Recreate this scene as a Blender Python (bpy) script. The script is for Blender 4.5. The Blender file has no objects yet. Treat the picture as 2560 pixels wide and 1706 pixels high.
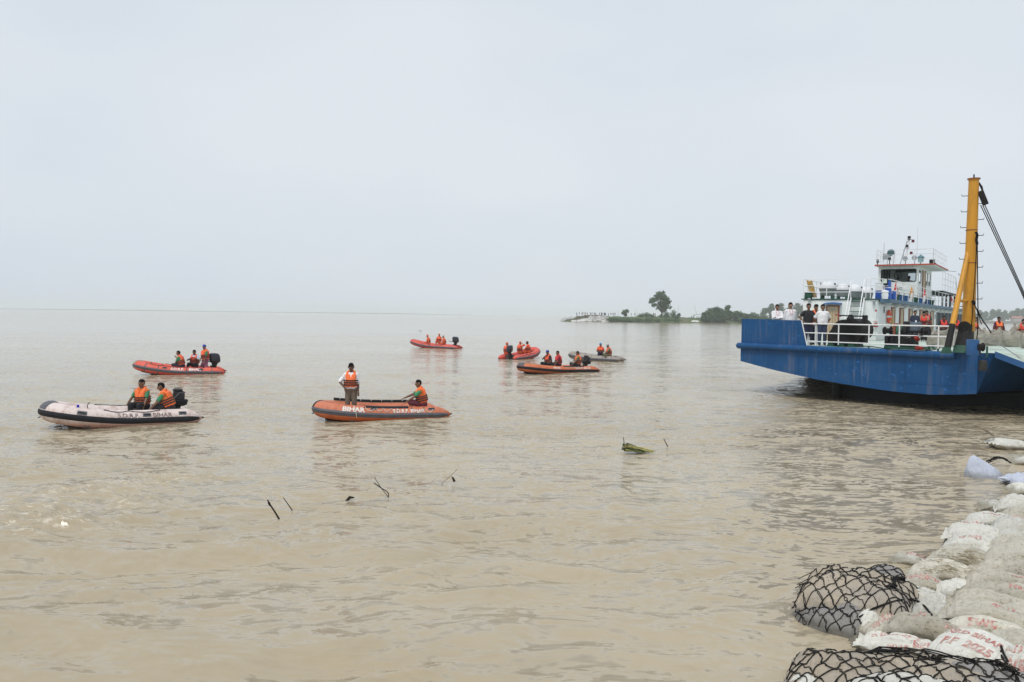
import bpy, bmesh, math, random
import numpy as np
from mathutils import Vector, Matrix, Quaternion
from mathutils.bvhtree import BVHTree

scene = bpy.context.scene
C = scene.collection
R = math.radians
PI = math.pi
random.seed(7)

# ------------------------------------------------------------------ camera
CAM_H = 3.4
FPX = 2000.0                      # focal length in photo pixels (photo is 2560 x 1706)
camd = bpy.data.cameras.new('camera')
camd.sensor_width = 36.0
camd.lens = 36.0 * FPX / 2560.0
camd.clip_start = 0.1
camd.clip_end = 30000
cam = bpy.data.objects.new('camera', camd)
C.objects.link(cam)
CAM_ROT = (Matrix.Rotation(R(90 - 1.9), 4, 'X') @ Matrix.Rotation(R(0.72), 4, 'Z'))
cam.matrix_world = Matrix.Translation((0, 0, CAM_H)) @ CAM_ROT
scene.camera = cam

# ------------------------------------------------------------------ world, sun, exposure
SUN_EL, SUN_AZ = 58.0, 215.0      # high behind thin cloud
world = bpy.data.worlds.new('World')
scene.world = world
world.use_nodes = True
wn = world.node_tree.nodes
wl = world.node_tree.links
for n in list(wn):
    wn.remove(n)
w_out = wn.new('ShaderNodeOutputWorld')
w_bg = wn.new('ShaderNodeBackground')
w_bg.inputs['Strength'].default_value = 0.1
w_sky = wn.new('ShaderNodeTexSky')
w_sky.sky_type = 'NISHITA'
w_sky.sun_disc = False
w_sky.sun_elevation = R(SUN_EL)
w_sky.sun_rotation = R(SUN_AZ)
w_sky.air_density = 1.0
w_sky.dust_density = 4.0
w_sky.ozone_density = 1.0
# even overcast cloud deck in front of the clear sky, with very soft large clouds
w_tc = wn.new('ShaderNodeTexCoord')
w_map = wn.new('ShaderNodeMapping')
w_map.inputs['Scale'].default_value = (1.0, 1.0, 2.6)
w_noise = wn.new('ShaderNodeTexNoise')
w_noise.inputs['Scale'].default_value = 1.7
w_noise.inputs['Detail'].default_value = 4.0
w_noise.inputs['Roughness'].default_value = 0.45
w_ramp = wn.new('ShaderNodeValToRGB')
w_ramp.color_ramp.elements[0].position = 0.34
w_ramp.color_ramp.elements[0].color = (5.95, 6.65, 7.4, 1)
w_ramp.color_ramp.elements[1].position = 0.68
w_ramp.color_ramp.elements[1].color = (7.0, 7.4, 7.85, 1)
w_mix = wn.new('ShaderNodeMix')
w_mix.data_type = 'RGBA'
w_mix.inputs[0].default_value = 0.93
wl.new(w_tc.outputs['Generated'], w_map.inputs['Vector'])
wl.new(w_map.outputs['Vector'], w_noise.inputs['Vector'])
wl.new(w_noise.outputs['Fac'], w_ramp.inputs['Fac'])
wl.new(w_sky.outputs['Color'], w_mix.inputs[6])
wl.new(w_ramp.outputs['Color'], w_mix.inputs[7])
wl.new(w_mix.outputs[2], w_bg.inputs['Color'])
wl.new(w_bg.outputs['Background'], w_out.inputs['Surface'])

sund = bpy.data.lights.new('sun', 'SUN')
sund.energy = 1.5
sund.angle = R(14)
sund.color = (1.0, 0.965, 0.92)
sun = bpy.data.objects.new('sun', sund)
C.objects.link(sun)
_az = R(SUN_AZ)
_sd = Vector((math.sin(_az) * math.cos(R(SUN_EL)), math.cos(_az) * math.cos(R(SUN_EL)), math.sin(R(SUN_EL))))
sun.rotation_euler = (-_sd).to_track_quat('-Z', 'Y').to_euler()
sun.location = _sd * 60

scene.view_settings.view_transform = 'Standard'
scene.view_settings.look = 'None'
scene.view_settings.exposure = 0.17
scene.view_settings.gamma = 1.0
scene.view_settings.use_curve_mapping = False
try:
    scene.cycles.volume_bounces = 2
    scene.cycles.max_bounces = 8
    scene.cycles.use_denoising = True
except Exception:
    pass

# ------------------------------------------------------------------ helpers: where a photo point lies in the place
CP = Vector((0, 0, CAM_H))
R3 = CAM_ROT.to_3x3()
def ray(u, v):
    return (R3 @ Vector(((u - 1280.0) / FPX, -(v - 853.0) / FPX, -1.0)))
def at_z(u, v, z=0.0):
    d = ray(u, v)
    t = (z - CAM_H) / d.z
    return CP + d * t
def at_y(u, v, y):
    d = ray(u, v)
    return CP + d * (y / d.y)
def at_plane(u, v, p, n):
    d = ray(u, v)
    t = (Vector(p) - CP).dot(n) / d.dot(n)
    return CP + d * t

# ------------------------------------------------------------------ materials
MATS = {}
def new_mat(name):
    m = bpy.data.materials.new(name)
    m.use_nodes = True
    nt = m.node_tree
    for n in list(nt.nodes):
        nt.nodes.remove(n)
    out = nt.nodes.new('ShaderNodeOutputMaterial')
    b = nt.nodes.new('ShaderNodeBsdfPrincipled')
    nt.links.new(b.outputs['BSDF'], out.inputs['Surface'])
    MATS[name] = m
    return m, nt, b
def nd(nt, t, **kw):
    n = nt.nodes.new(t)
    for k, v in kw.items():
        if k in n.inputs.keys():
            n.inputs[k].default_value = v
        else:
            setattr(n, k, v)
    return n
def mixc(nt, fac, a, b, mode='MIX'):
    n = nt.nodes.new('ShaderNodeMix')
    n.data_type = 'RGBA'
    n.blend_type = mode
    for val, idx in ((fac, 0), (a, 6), (b, 7)):
        if hasattr(val, 'is_linked') or hasattr(val, 'links'):
            nt.links.new(val, n.inputs[idx])
        elif idx == 0:
            n.inputs[0].default_value = val
        else:
            n.inputs[idx].default_value = (val[0], val[1], val[2], 1)
    return n.outputs[2]
def ramp(nt, fac, p0, p1, c0=(0, 0, 0), c1=(1, 1, 1)):
    n = nt.nodes.new('ShaderNodeValToRGB')
    n.color_ramp.elements[0].position = p0
    n.color_ramp.elements[1].position = p1
    n.color_ramp.elements[0].color = (*c0, 1)
    n.color_ramp.elements[1].color = (*c1, 1)
    nt.links.new(fac, n.inputs['Fac'])
    return n.outputs['Color']
def noise(nt, scale, detail=3.0, rough=0.5, vec=None, stretch=None, coord='Object'):
    n = nd(nt, 'ShaderNodeTexNoise', Scale=scale, Detail=detail, Roughness=rough)
    if vec is None:
        tc = nt.nodes.new('ShaderNodeTexCoord')
        vec = tc.outputs[coord]
    if stretch:
        mp = nt.nodes.new('ShaderNodeMapping')
        mp.inputs['Scale'].default_value = stretch
        nt.links.new(vec, mp.inputs['Vector'])
        vec = mp.outputs['Vector']
    nt.links.new(vec, n.inputs['Vector'])
    return n.outputs['Fac']
def bump(nt, b, height, strength=0.3, dist=0.02):
    n = nd(nt, 'ShaderNodeBump', Strength=strength, Distance=dist)
    nt.links.new(height, n.inputs['Height'])
    nt.links.new(n.outputs['Normal'], b.inputs['Normal'])
def mat(name, col, rough=0.6, var=0.18, scale=3.0, bmp=0.0, bscale=20.0, metal=0.0, dirt=None, dirt_amt=0.5, dscale=2.0, stretch=None, spec=None):
    """plain surface with uneven colour, optional dirt and fine relief"""
    if name in MATS:
        return MATS[name]
    m, nt, b = new_mat(name)
    n = noise(nt, scale, 4.0, 0.6, stretch=stretch)
    lo = tuple(c * (1 - var) for c in col)
    hi = tuple(min(1, c * (1 + var)) for c in col)
    colo = ramp(nt, n, 0.3, 0.7, lo, hi)
    if dirt:
        dn = noise(nt, dscale, 5.0, 0.65, stretch=stretch)
        f = ramp(nt, dn, 0.62 - 0.3 * dirt_amt, 0.75)
        colo = mixc(nt, f, colo, dirt)
    nt.links.new(colo, b.inputs['Base Color'])
    b.inputs['Roughness'].default_value = rough
    b.inputs['Metallic'].default_value = metal
    if spec is not None:
        b.inputs['Specular IOR Level'].default_value = spec
    if bmp:
        bump(nt, b, noise(nt, bscale, 3.0), bmp, 0.02)
    return m

def bag_mat(name, base, mud, amount, speck):
    m, nt, b = new_mat(name)
    big = noise(nt, 2.2, 4.0, 0.6)
    fine = noise(nt, 17.0, 5.0, 0.75, stretch=(1, 1.8, 1))
    spk = noise(nt, 42.0, 2.0, 0.6)
    oi = nt.nodes.new('ShaderNodeObjectInfo')
    br = nt.nodes.new('ShaderNodeMapRange')
    br.inputs['To Min'].default_value = 0.80
    br.inputs['To Max'].default_value = 1.06
    nt.links.new(oi.outputs['Random'], br.inputs['Value'])
    c0 = mixc(nt, ramp(nt, noise(nt, 6.0, 3.0), 0.3, 0.7), tuple(c * 0.86 for c in base), base)
    cb = nt.nodes.new('ShaderNodeVectorMath')
    cb.operation = 'SCALE'
    nt.links.new(c0, cb.inputs[0])
    nt.links.new(br.outputs['Result'], cb.inputs['Scale'])
    f1 = ramp(nt, big, 0.62 - 0.35 * amount, 0.85 - 0.1 * amount)
    c1 = mixc(nt, f1, cb.outputs[0], mud)
    mul = nt.nodes.new('ShaderNodeMath')
    mul.operation = 'MULTIPLY'
    nt.links.new(ramp(nt, fine, 0.54, 0.62), mul.inputs[0])
    nt.links.new(ramp(nt, big, 0.40, 0.62), mul.inputs[1])
    mul2 = nt.nodes.new('ShaderNodeMath')
    mul2.operation = 'MULTIPLY'
    mul2.inputs[1].default_value = speck
    nt.links.new(mul.outputs[0], mul2.inputs[0])
    c2 = mixc(nt, mul2.outputs[0], c1, tuple(c * 0.55 for c in mud))
    f3 = nt.nodes.new('ShaderNodeMath')
    f3.operation = 'MULTIPLY'
    f3.inputs[1].default_value = speck * 0.55
    nt.links.new(ramp(nt, spk, 0.66, 0.71), f3.inputs[0])
    c3 = mixc(nt, f3.outputs[0], c2, (0.05, 0.045, 0.035))
    gq = nt.nodes.new('ShaderNodeNewGeometry'); sq = nt.nodes.new('ShaderNodeSeparateXYZ')
    nt.links.new(gq.outputs['Position'], sq.inputs[0])
    wz = nt.nodes.new('ShaderNodeMath'); wz.operation = 'MULTIPLY_ADD'
    nt.links.new(big, wz.inputs[0]); wz.inputs[1].default_value = .16
    nt.links.new(sq.outputs['Z'], wz.inputs[2])
    c3 = mixc(nt, ramp(nt, wz.outputs[0], .12, .20, (.8, .8, .8), (0, 0, 0)), c3, tuple(c * 0.6 for c in mud))     # soaked band at the waterline
    nt.links.new(c3, b.inputs['Base Color'])
    b.inputs['Roughness'].default_value = 0.72
    b.inputs['Specular IOR Level'].default_value = 0.3
    add = nt.nodes.new('ShaderNodeMath')
    add.operation = 'ADD'
    nt.links.new(noise(nt, 5.0, 3.0, 0.5, stretch=(.8, 3.5, 1)), add.inputs[0])
    nt.links.new(noise(nt, 7.0, 3.0, 0.5, stretch=(3.0, .7, 1)), add.inputs[1])
    bump(nt, b, add.outputs[0], 0.75, 0.04)
    return m

# ------------------------------------------------------------------ mesh building
class MB:
    """collects vertices and faces of one part"""
    def __init__(self):
        self.v = []
        self.f = []
    def add(self, vs, fs):
        o = len(self.v)
        self.v.extend([tuple(p) for p in vs])
        self.f.extend([tuple(i + o for i in f) for f in fs])
        return self
    def box(self, lo, hi, M=None):
        x0, y0, z0 = lo
        x1, y1, z1 = hi
        vs = [(x0, y0, z0), (x1, y0, z0), (x1, y1, z0), (x0, y1, z0), (x0, y0, z1), (x1, y0, z1), (x1, y1, z1), (x0, y1, z1)]
        if M is not None:
            vs = [M @ Vector(p) for p in vs]
        return self.add(vs, [(0, 3, 2, 1), (4, 5, 6, 7), (0, 1, 5, 4), (1, 2, 6, 5), (2, 3, 7, 6), (3, 0, 4, 7)])
    def bbox(self, lo, hi, bev=0.02, M=None):
        """box with bevelled edges"""
        bm = bmesh.new()
        bmesh.ops.create_cube(bm, size=1)
        for w in bm.verts:
            w.co = Vector([lo[i] + (w.co[i] + 0.5) * (hi[i] - lo[i]) for i in range(3)])
        bmesh.ops.bevel(bm, geom=list(bm.edges), offset=bev, segments=2, affect='EDGES', profile=0.6)
        vs = [w.co.copy() for w in bm.verts]
        bm.verts.index_update()
        fs = [[w.index for w in f.verts] for f in bm.faces]
        bm.free()
        if M is not None:
            vs = [M @ p for p in vs]
        return self.add(vs, fs)
    def path(self, pts, rad, n=8, cap=True, closed=False, up=None):
        pts = [Vector(p) for p in pts]
        k = len(pts)
        rads = rad if isinstance(rad, (list, tuple)) else [rad] * k
        vs = []
        prev = None
        for i, p in enumerate(pts):
            if closed:
                t = pts[(i + 1) % k] - pts[i - 1]
            elif i == 0:
                t = pts[1] - p
            elif i == k - 1:
                t = p - pts[i - 1]
            else:
                t = pts[i + 1] - pts[i - 1]
            t.normalize()
            if prev is None:
                a = Vector((0, 0, 1)) if abs(t.z) < 0.9 else Vector((0, 1, 0))
                s = t.cross(a).normalized()
            else:
                s = (prev - t * prev.dot(t))
                if s.length < 1e-5:
                    s = t.cross(Vector((0.3, 0.5, 0.8)))
                s.normalize()
            prev = s
            w = s.cross(t)
            for j in range(n):
                a = 2 * PI * j / n
                vs.append(p + (s * math.cos(a) + w * math.sin(a)) * rads[i])
        fs = []
        m = k if closed else k - 1
        for i in range(m):
            for j in range(n):
                a = i * n + j
                b = i * n + (j + 1) % n
                c = ((i + 1) % k) * n + (j + 1) % n
                d = ((i + 1) % k) * n + j
                fs.append((a, b, c, d))
        if cap and not closed:
            fs.append(tuple(range(n - 1, -1, -1)))
            fs.append(tuple(range((k - 1) * n, k * n)))
        return self.add(vs, fs)
    def cyl(self, a, b, r0, r1=None, n=10):
        return self.path([a, b], [r0, r0 if r1 is None else r1], n)
    def capsule(self, a, b, r0, r1=None, n=10, m=3):
        a = Vector(a)
        b = Vector(b)
        r1 = r0 if r1 is None else r1
        d = b - a
        if d.length < 1e-5:
            d = Vector((0, 0, 1e-4))
            b = a + d
        t = d.normalized()
        pts, rr = [], []
        for i in range(m):
            q = PI / 2 * (1 - i / m)
            pts.append(a - t * r0 * math.sin(q))
            rr.append(max(1e-4, r0 * math.cos(q)))
        pts.append(a); rr.append(r0)
        pts.append(b); rr.append(r1)
        for i in range(1, m + 1):
            q = PI / 2 * i / m
            pts.append(b + t * r1 * math.sin(q))
            rr.append(max(1e-4, r1 * math.cos(q)))
        return self.path(pts, rr, n)
    def ball(self, c, r, n=12, m=8, s=(1, 1, 1), M=None):
        vs, fs = [], []
        for i in range(m + 1):
            th = PI * i / m
            for j in range(n):
                ph = 2 * PI * j / n
                p = Vector((r * s[0] * math.sin(th) * math.cos(ph), r * s[1] * math.sin(th) * math.sin(ph), r * s[2] * math.cos(th)))
                if M is not None:
                    p = M @ p
                vs.append(Vector(c) + p)
        for i in range(m):
            for j in range(n):
                fs.append((i * n + j, (i + 1) * n + j, (i + 1) * n + (j + 1) % n, i * n + (j + 1) % n))
        return self.add(vs, fs)
    def lathe(self, prof, n=16, M=None):
        vs, fs = [], []
        for r, z in prof:
            for j in range(n):
                a = 2 * PI * j / n
                p = Vector((r * math.cos(a), r * math.sin(a), z))
                vs.append(M @ p if M is not None else p)
        for i in range(len(prof) - 1):
            for j in range(n):
                fs.append((i * n + j, i * n + (j + 1) % n, (i + 1) * n + (j + 1) % n, (i + 1) * n + j))
        fs.append(tuple(range(n - 1, -1, -1)))
        fs.append(tuple(range((len(prof) - 1) * n, len(prof) * n)))
        return self.add(vs, fs)
    def loft(self, secs, n=16, e=3.0, M=None):
        """stack of superellipse sections: (cx, cy, z, hx, hy)"""
        vs, fs = [], []
        for cx, cy, z, hx, hy in secs:
            for j in range(n):
                a = 2 * PI * j / n
                ca, sa = math.cos(a), math.sin(a)
                x = cx + hx * math.copysign(abs(ca) ** (2 / e), ca)
                y = cy + hy * math.copysign(abs(sa) ** (2 / e), sa)
                p = Vector((x, y, z))
                vs.append(M @ p if M is not None else p)
        k = len(secs)
        for i in range(k - 1):
            for j in range(n):
                fs.append((i * n + j, i * n + (j + 1) % n, (i + 1) * n + (j + 1) % n, (i + 1) * n + j))
        fs.append(tuple(range(n - 1, -1, -1)))
        fs.append(tuple(range((k - 1) * n, k * n)))
        return self.add(vs, fs)
    def prism(self, poly, thick, M=None):
        """polygon in x,y extruded from 0 to thick in z"""
        k = len(poly)
        vs = [Vector((p[0], p[1], 0)) for p in poly] + [Vector((p[0], p[1], thick)) for p in poly]
        if M is not None:
            vs = [M @ p for p in vs]
        fs = [tuple(range(k - 1, -1, -1)), tuple(range(k, 2 * k))]
        fs += [(i, (i + 1) % k, k + (i + 1) % k, k + i) for i in range(k)]
        return self.add(vs, fs)
    def xf(self, M):
        self.v = [tuple(M @ Vector(p)) for p in self.v]
        return self
    def mesh(self, name, smooth=True, angle=40):
        me = bpy.data.meshes.new(name)
        me.from_pydata(self.v, [], self.f)
        me.update()
        if smooth:
            me.shade_smooth()
            if angle:
                try:
                    me.set_sharp_from_angle(angle=R(angle))
                except Exception:
                    pass
        return me
    def build(self, name, m, parent=None, smooth=True, angle=40):
        return put(name, self.mesh(name, smooth, angle), m, parent)

def put(name, me, m, parent=None):
    o = bpy.data.objects.new(name, me)
    C.objects.link(o)
    if m is not None:
        me.materials.clear()
        me.materials.append(m)
    if parent is not None:
        o.parent = parent
    return o
def tag(o, label, cat, group=None):
    o['label'] = label
    o['category'] = cat
    if group:
        o['group'] = group
    return o
def empty(name, label=None, cat=None, loc=(0, 0, 0), rot=(0, 0, 0), group=None, parent=None):
    o = bpy.data.objects.new(name, None)
    C.objects.link(o)
    o.location = loc
    o.rotation_euler = rot
    if label:
        tag(o, label, cat, group)
    if parent:
        o.parent = parent
    return o
def structure(o):
    o['kind'] = 'structure'
    return o
def stuff(o):
    o['kind'] = 'stuff'
    return o

# ------------------------------------------------------------------ noise in numpy
def _hash(ix, iy, seed):
    h = (ix.astype(np.int64) * 374761393 + iy.astype(np.int64) * 668265263 + seed * 982451653) & 0x7fffffff
    h = ((h ^ (h >> 13)) * 1274126177) & 0x7fffffff
    return ((h ^ (h >> 16)) & 0xffff) / 65535.0
def vnoise(x, y, seed=0):
    ix = np.floor(x); iy = np.floor(y)
    fx = x - ix; fy = y - iy
    fx = fx * fx * fx * (fx * (fx * 6 - 15) + 10); fy = fy * fy * fy * (fy * (fy * 6 - 15) + 10)
    a = _hash(ix, iy, seed); b = _hash(ix + 1, iy, seed)
    c = _hash(ix, iy + 1, seed); d = _hash(ix + 1, iy + 1, seed)
    return (a + (b - a) * fx) * (1 - fy) + (c + (d - c) * fx) * fy
def fbm(x, y, seed=0, oct=4, gain=0.5):
    s = 0; a = 1.0; tot = 0
    for o in range(oct):
        s = s + a * (vnoise(x * 2 ** o + 17.3 * o, y * 2 ** o - 9.1 * o, seed + o) - 0.5)
        tot += a
        a *= gain
    return s / tot * 2

# ------------------------------------------------------------------ flat lettering
_TXT = {}
def text_mesh(s, bold=0.012, cuts=1):
    """letters one unit tall lying in x,y, starting at x = 0"""
    key = (s, bold, cuts)
    if key in _TXT:
        return _TXT[key]
    cu = bpy.data.curves.new('letters', 'FONT')
    cu.body = s
    cu.size = 1.0
    cu.offset = bold
    cu.resolution_u = 3
    o = bpy.data.objects.new('letters', cu)
    C.objects.link(o)
    dg = bpy.context.evaluated_depsgraph_get()
    me = bpy.data.meshes.new_from_object(o.evaluated_get(dg))
    bm = bmesh.new()
    bm.from_mesh(me)
    bmesh.ops.triangulate(bm, faces=list(bm.faces))
    for _ in range(cuts):
        bmesh.ops.subdivide_edges(bm, edges=[e for e in bm.edges if e.calc_length() > 0.22], cuts=1)
        bmesh.ops.triangulate(bm, faces=list(bm.faces))
    bm.verts.index_update()
    vs = [(w.co.x, w.co.y) for w in bm.verts]
    fs = [tuple(w.index for w in f.verts) for f in bm.faces]
    bm.free()
    bpy.data.objects.remove(o)
    bpy.data.curves.remove(cu)
    bpy.data.meshes.remove(me)
    w = max(p[0] for p in vs)
    _TXT[key] = (vs, fs, w)
    return _TXT[key]

# ================================================================== river water
W_FINE, W_MID, W_BIG = 1.10, 1.00, 0.34
def water_material():
    m, nt, b = new_mat('muddy_water')
    geo = nt.nodes.new('ShaderNodeNewGeometry')
    pos = geo.outputs['Position']
    silt = noise(nt, 0.09, 4.0, 0.6, vec=pos, stretch=(0.45, 1.0, 0.0))
    silt2 = noise(nt, 0.9, 4.0, 0.6, vec=pos, stretch=(0.5, 1.0, 0.0))
    col = mixc(nt, ramp(nt, silt, 0.3, 0.7), (0.368, 0.304, 0.205), (0.470, 0.402, 0.288))
    col = mixc(nt, ramp(nt, silt2, 0.55, 0.8, (0, 0, 0), (0.6, 0.6, 0.6)), col, (0.42, 0.325, 0.20))
    at = nd(nt, 'ShaderNodeAttribute', attribute_name='foam')
    fn = noise(nt, 9.5, 6.0, 0.78, vec=pos, stretch=(0.40, 1.0, 0.0))
    mul = nt.nodes.new('ShaderNodeMath'); mul.operation = 'MULTIPLY'
    nt.links.new(at.outputs['Fac'], mul.inputs[0])
    nt.links.new(ramp(nt, fn, 0.54, 0.60), mul.inputs[1])
    col = mixc(nt, mul.outputs[0], col, (0.68, 0.62, 0.52))
    nt.links.new(col, b.inputs['Base Color'])
    rr = nt.nodes.new('ShaderNodeMapRange')
    rr.inputs['To Min'].default_value = 0.10
    rr.inputs['To Max'].default_value = 0.6
    nt.links.new(mul.outputs[0], rr.inputs['Value'])
    nt.links.new(rr.outputs['Result'], b.inputs['Roughness'])
    b.inputs['IOR'].default_value = 1.33
    # ripples as slopes at four sizes, so that far water keeps its roughness; warped into short uneven crests
    wn_ = nd(nt, 'ShaderNodeTexNoise', Scale=0.45, Detail=2.0)
    nt.links.new(pos, wn_.inputs['Vector'])
    wv = nt.nodes.new('ShaderNodeVectorMath'); wv.operation = 'MULTIPLY_ADD'
    wv.inputs[1].default_value = (1.8, 1.2, 0.0)
    nt.links.new(wn_.outputs['Color'], wv.inputs[0])
    nt.links.new(pos, wv.inputs[2])
    wp = wv.outputs[0]
    def slopes(scale, stretch, amt, rot, detail=2.0):
        mp = nt.nodes.new('ShaderNodeMapping')
        mp.inputs['Scale'].default_value = stretch
        mp.inputs['Rotation'].default_value = (0, 0, rot)
        nt.links.new(wp, mp.inputs['Vector'])
        n = nd(nt, 'ShaderNodeTexNoise', Scale=scale, Detail=detail, Roughness=.5)
        nt.links.new(mp.outputs['Vector'], n.inputs['Vector'])
        s = nt.nodes.new('ShaderNodeVectorMath'); s.operation = 'SUBTRACT'
        s.inputs[1].default_value = (.5, .5, .5)
        nt.links.new(n.outputs['Color'], s.inputs[0])
        k = nt.nodes.new('ShaderNodeVectorMath'); k.operation = 'MULTIPLY'
        k.inputs[1].default_value = (amt * .45, amt, 0)
        nt.links.new(s.outputs[0], k.inputs[0])
        return k.outputs[0]
    def vadd(a, c):
        q = nt.nodes.new('ShaderNodeVectorMath'); q.operation = 'ADD'
        nt.links.new(a, q.inputs[0]); nt.links.new(c, q.inputs[1])
        return q.outputs[0]
    patch = noise(nt, 0.06, 4.0, 0.65, vec=pos, stretch=(0.22, 1.0, 0.0))
    pm = ramp(nt, patch, 0.36, 0.64, (0.42, 0.42, 0.42), (1, 1, 1))
    fine = vadd(slopes(13.0, (.45, 1, 0), W_FINE, .14), slopes(4.6, (.38, 1, 0), W_MID, -.12))
    sc = nt.nodes.new('ShaderNodeVectorMath'); sc.operation = 'MULTIPLY'
    nt.links.new(fine, sc.inputs[0]); nt.links.new(pm, sc.inputs[1])
    big_s = vadd(sc.outputs[0], slopes(1.15, (.34, 1, 0), W_BIG, .05, 3.0))
    # the broken current runs close to this bank; the wide reach beyond it lies calmer
    sxyz = nt.nodes.new('ShaderNodeSeparateXYZ')
    nt.links.new(pos, sxyz.inputs[0])
    reach = nt.nodes.new('ShaderNodeMapRange')
    reach.inputs['From Min'].default_value = 35.0
    reach.inputs['From Max'].default_value = 150.0
    reach.inputs['To Min'].default_value = 1.1
    reach.inputs['To Max'].default_value = 0.25
    nt.links.new(sxyz.outputs['Y'], reach.inputs['Value'])
    shore = nt.nodes.new('ShaderNodeMapRange')
    shore.inputs['From Min'].default_value = 14.0
    shore.inputs['From Max'].default_value = 60.0
    shore.inputs['To Min'].default_value = 1.8
    shore.inputs['To Max'].default_value = 1.0
    nt.links.new(sxyz.outputs['Y'], shore.inputs['Value'])
    both = nt.nodes.new('ShaderNodeMath'); both.operation = 'MULTIPLY'
    nt.links.new(reach.outputs['Result'], both.inputs[0]); nt.links.new(shore.outputs['Result'], both.inputs[1])
    rs_ = nt.nodes.new('ShaderNodeVectorMath'); rs_.operation = 'SCALE'
    nt.links.new(big_s, rs_.inputs[0]); nt.links.new(both.outputs[0], rs_.inputs['Scale'])
    tot = rs_.outputs[0]
    tot = vadd(tot, geo.outputs['Normal'])
    nrm = nt.nodes.new('ShaderNodeVectorMath'); nrm.operation = 'NORMALIZE'
    nt.links.new(tot, nrm.inputs[0])
    nt.links.new(nrm.outputs[0], b.inputs['Normal'])
    return m

# (photo x, photo y, size along the current in m, size across in m, strength)
FOAM_SPOTS = [(16, 1284, .9, .22, 1), (60, 1282, .8, .2, .9), (100, 1294, 1.0, .2, 1), (130, 1238, .9, .18, .9), (205, 1226, 1.0, .2, 1),
    (245, 1224, .8, .2, 1), (330, 1212, 1.2, .25, 1), (380, 1208, 1.0, .25, .9), (440, 1196, 1.3, .25, .9), (240, 1258, 1.4, .16, .9),
    (190, 1275, 1.4, .14, .9), (120, 1312, 1.2, .25, .9), (60, 1335, .9, .22, .8), (320, 1248, .7, .2, .8), (36, 1092, 1.4, .2, .7),
    (95, 1086, 1.6, .2, .7), (165, 1084, 1.2, .2, .6), (66, 1262, 1.2, .12, .8), (480, 1190, 1.5, .2, .7), (15, 1310, .9, .2, .9),
    (120, 1108, 1.0, .2, .6), (270, 1135, 1.2, .2, .45), (230, 1150, 1.2, .15, .4), (545, 1200, 1.5, .2, .3), (600, 1108, 1.8, .2, .35),
    (525, 1040, 1.2, .3, .6), (570, 1041, 1.5, .3, .55), (620, 1042, 1.5, .3, .4), (255, 1067, .6, .25, .9), (150, 1062, .5, .12, .5), (330, 1058, .8, .12, .5), (430, 1050, .8, .15, .5), (850, 1050, .6, .12, .5), (960, 1047, .9, .1, .45), (1080, 1041, .8, .12, .45), (1140, 1036, .9, .2, .5), (360, 940, .8, .2, .4), (575, 937, 1.2, .3, .4), (1340, 936, 1, .25, .4), (1490, 932, 1.2, .3, .4), (1170, 874, 1.5, .5, .4), (2290, 1016, 2.0, .25, .5), (2140, 1002, 1.0, .4, .55), (2450, 1030, 2.5, .3, .5), (2330, 1030, 3.0, .3, .3)]
FOAM_WORLD = []
for (fu, fv, sx, sy, st) in FOAM_SPOTS:
    p = at_z(fu, fv, 0)
    FOAM_WORLD.append((p.x, p.y, sx * .85, sy * .8, st))

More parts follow.
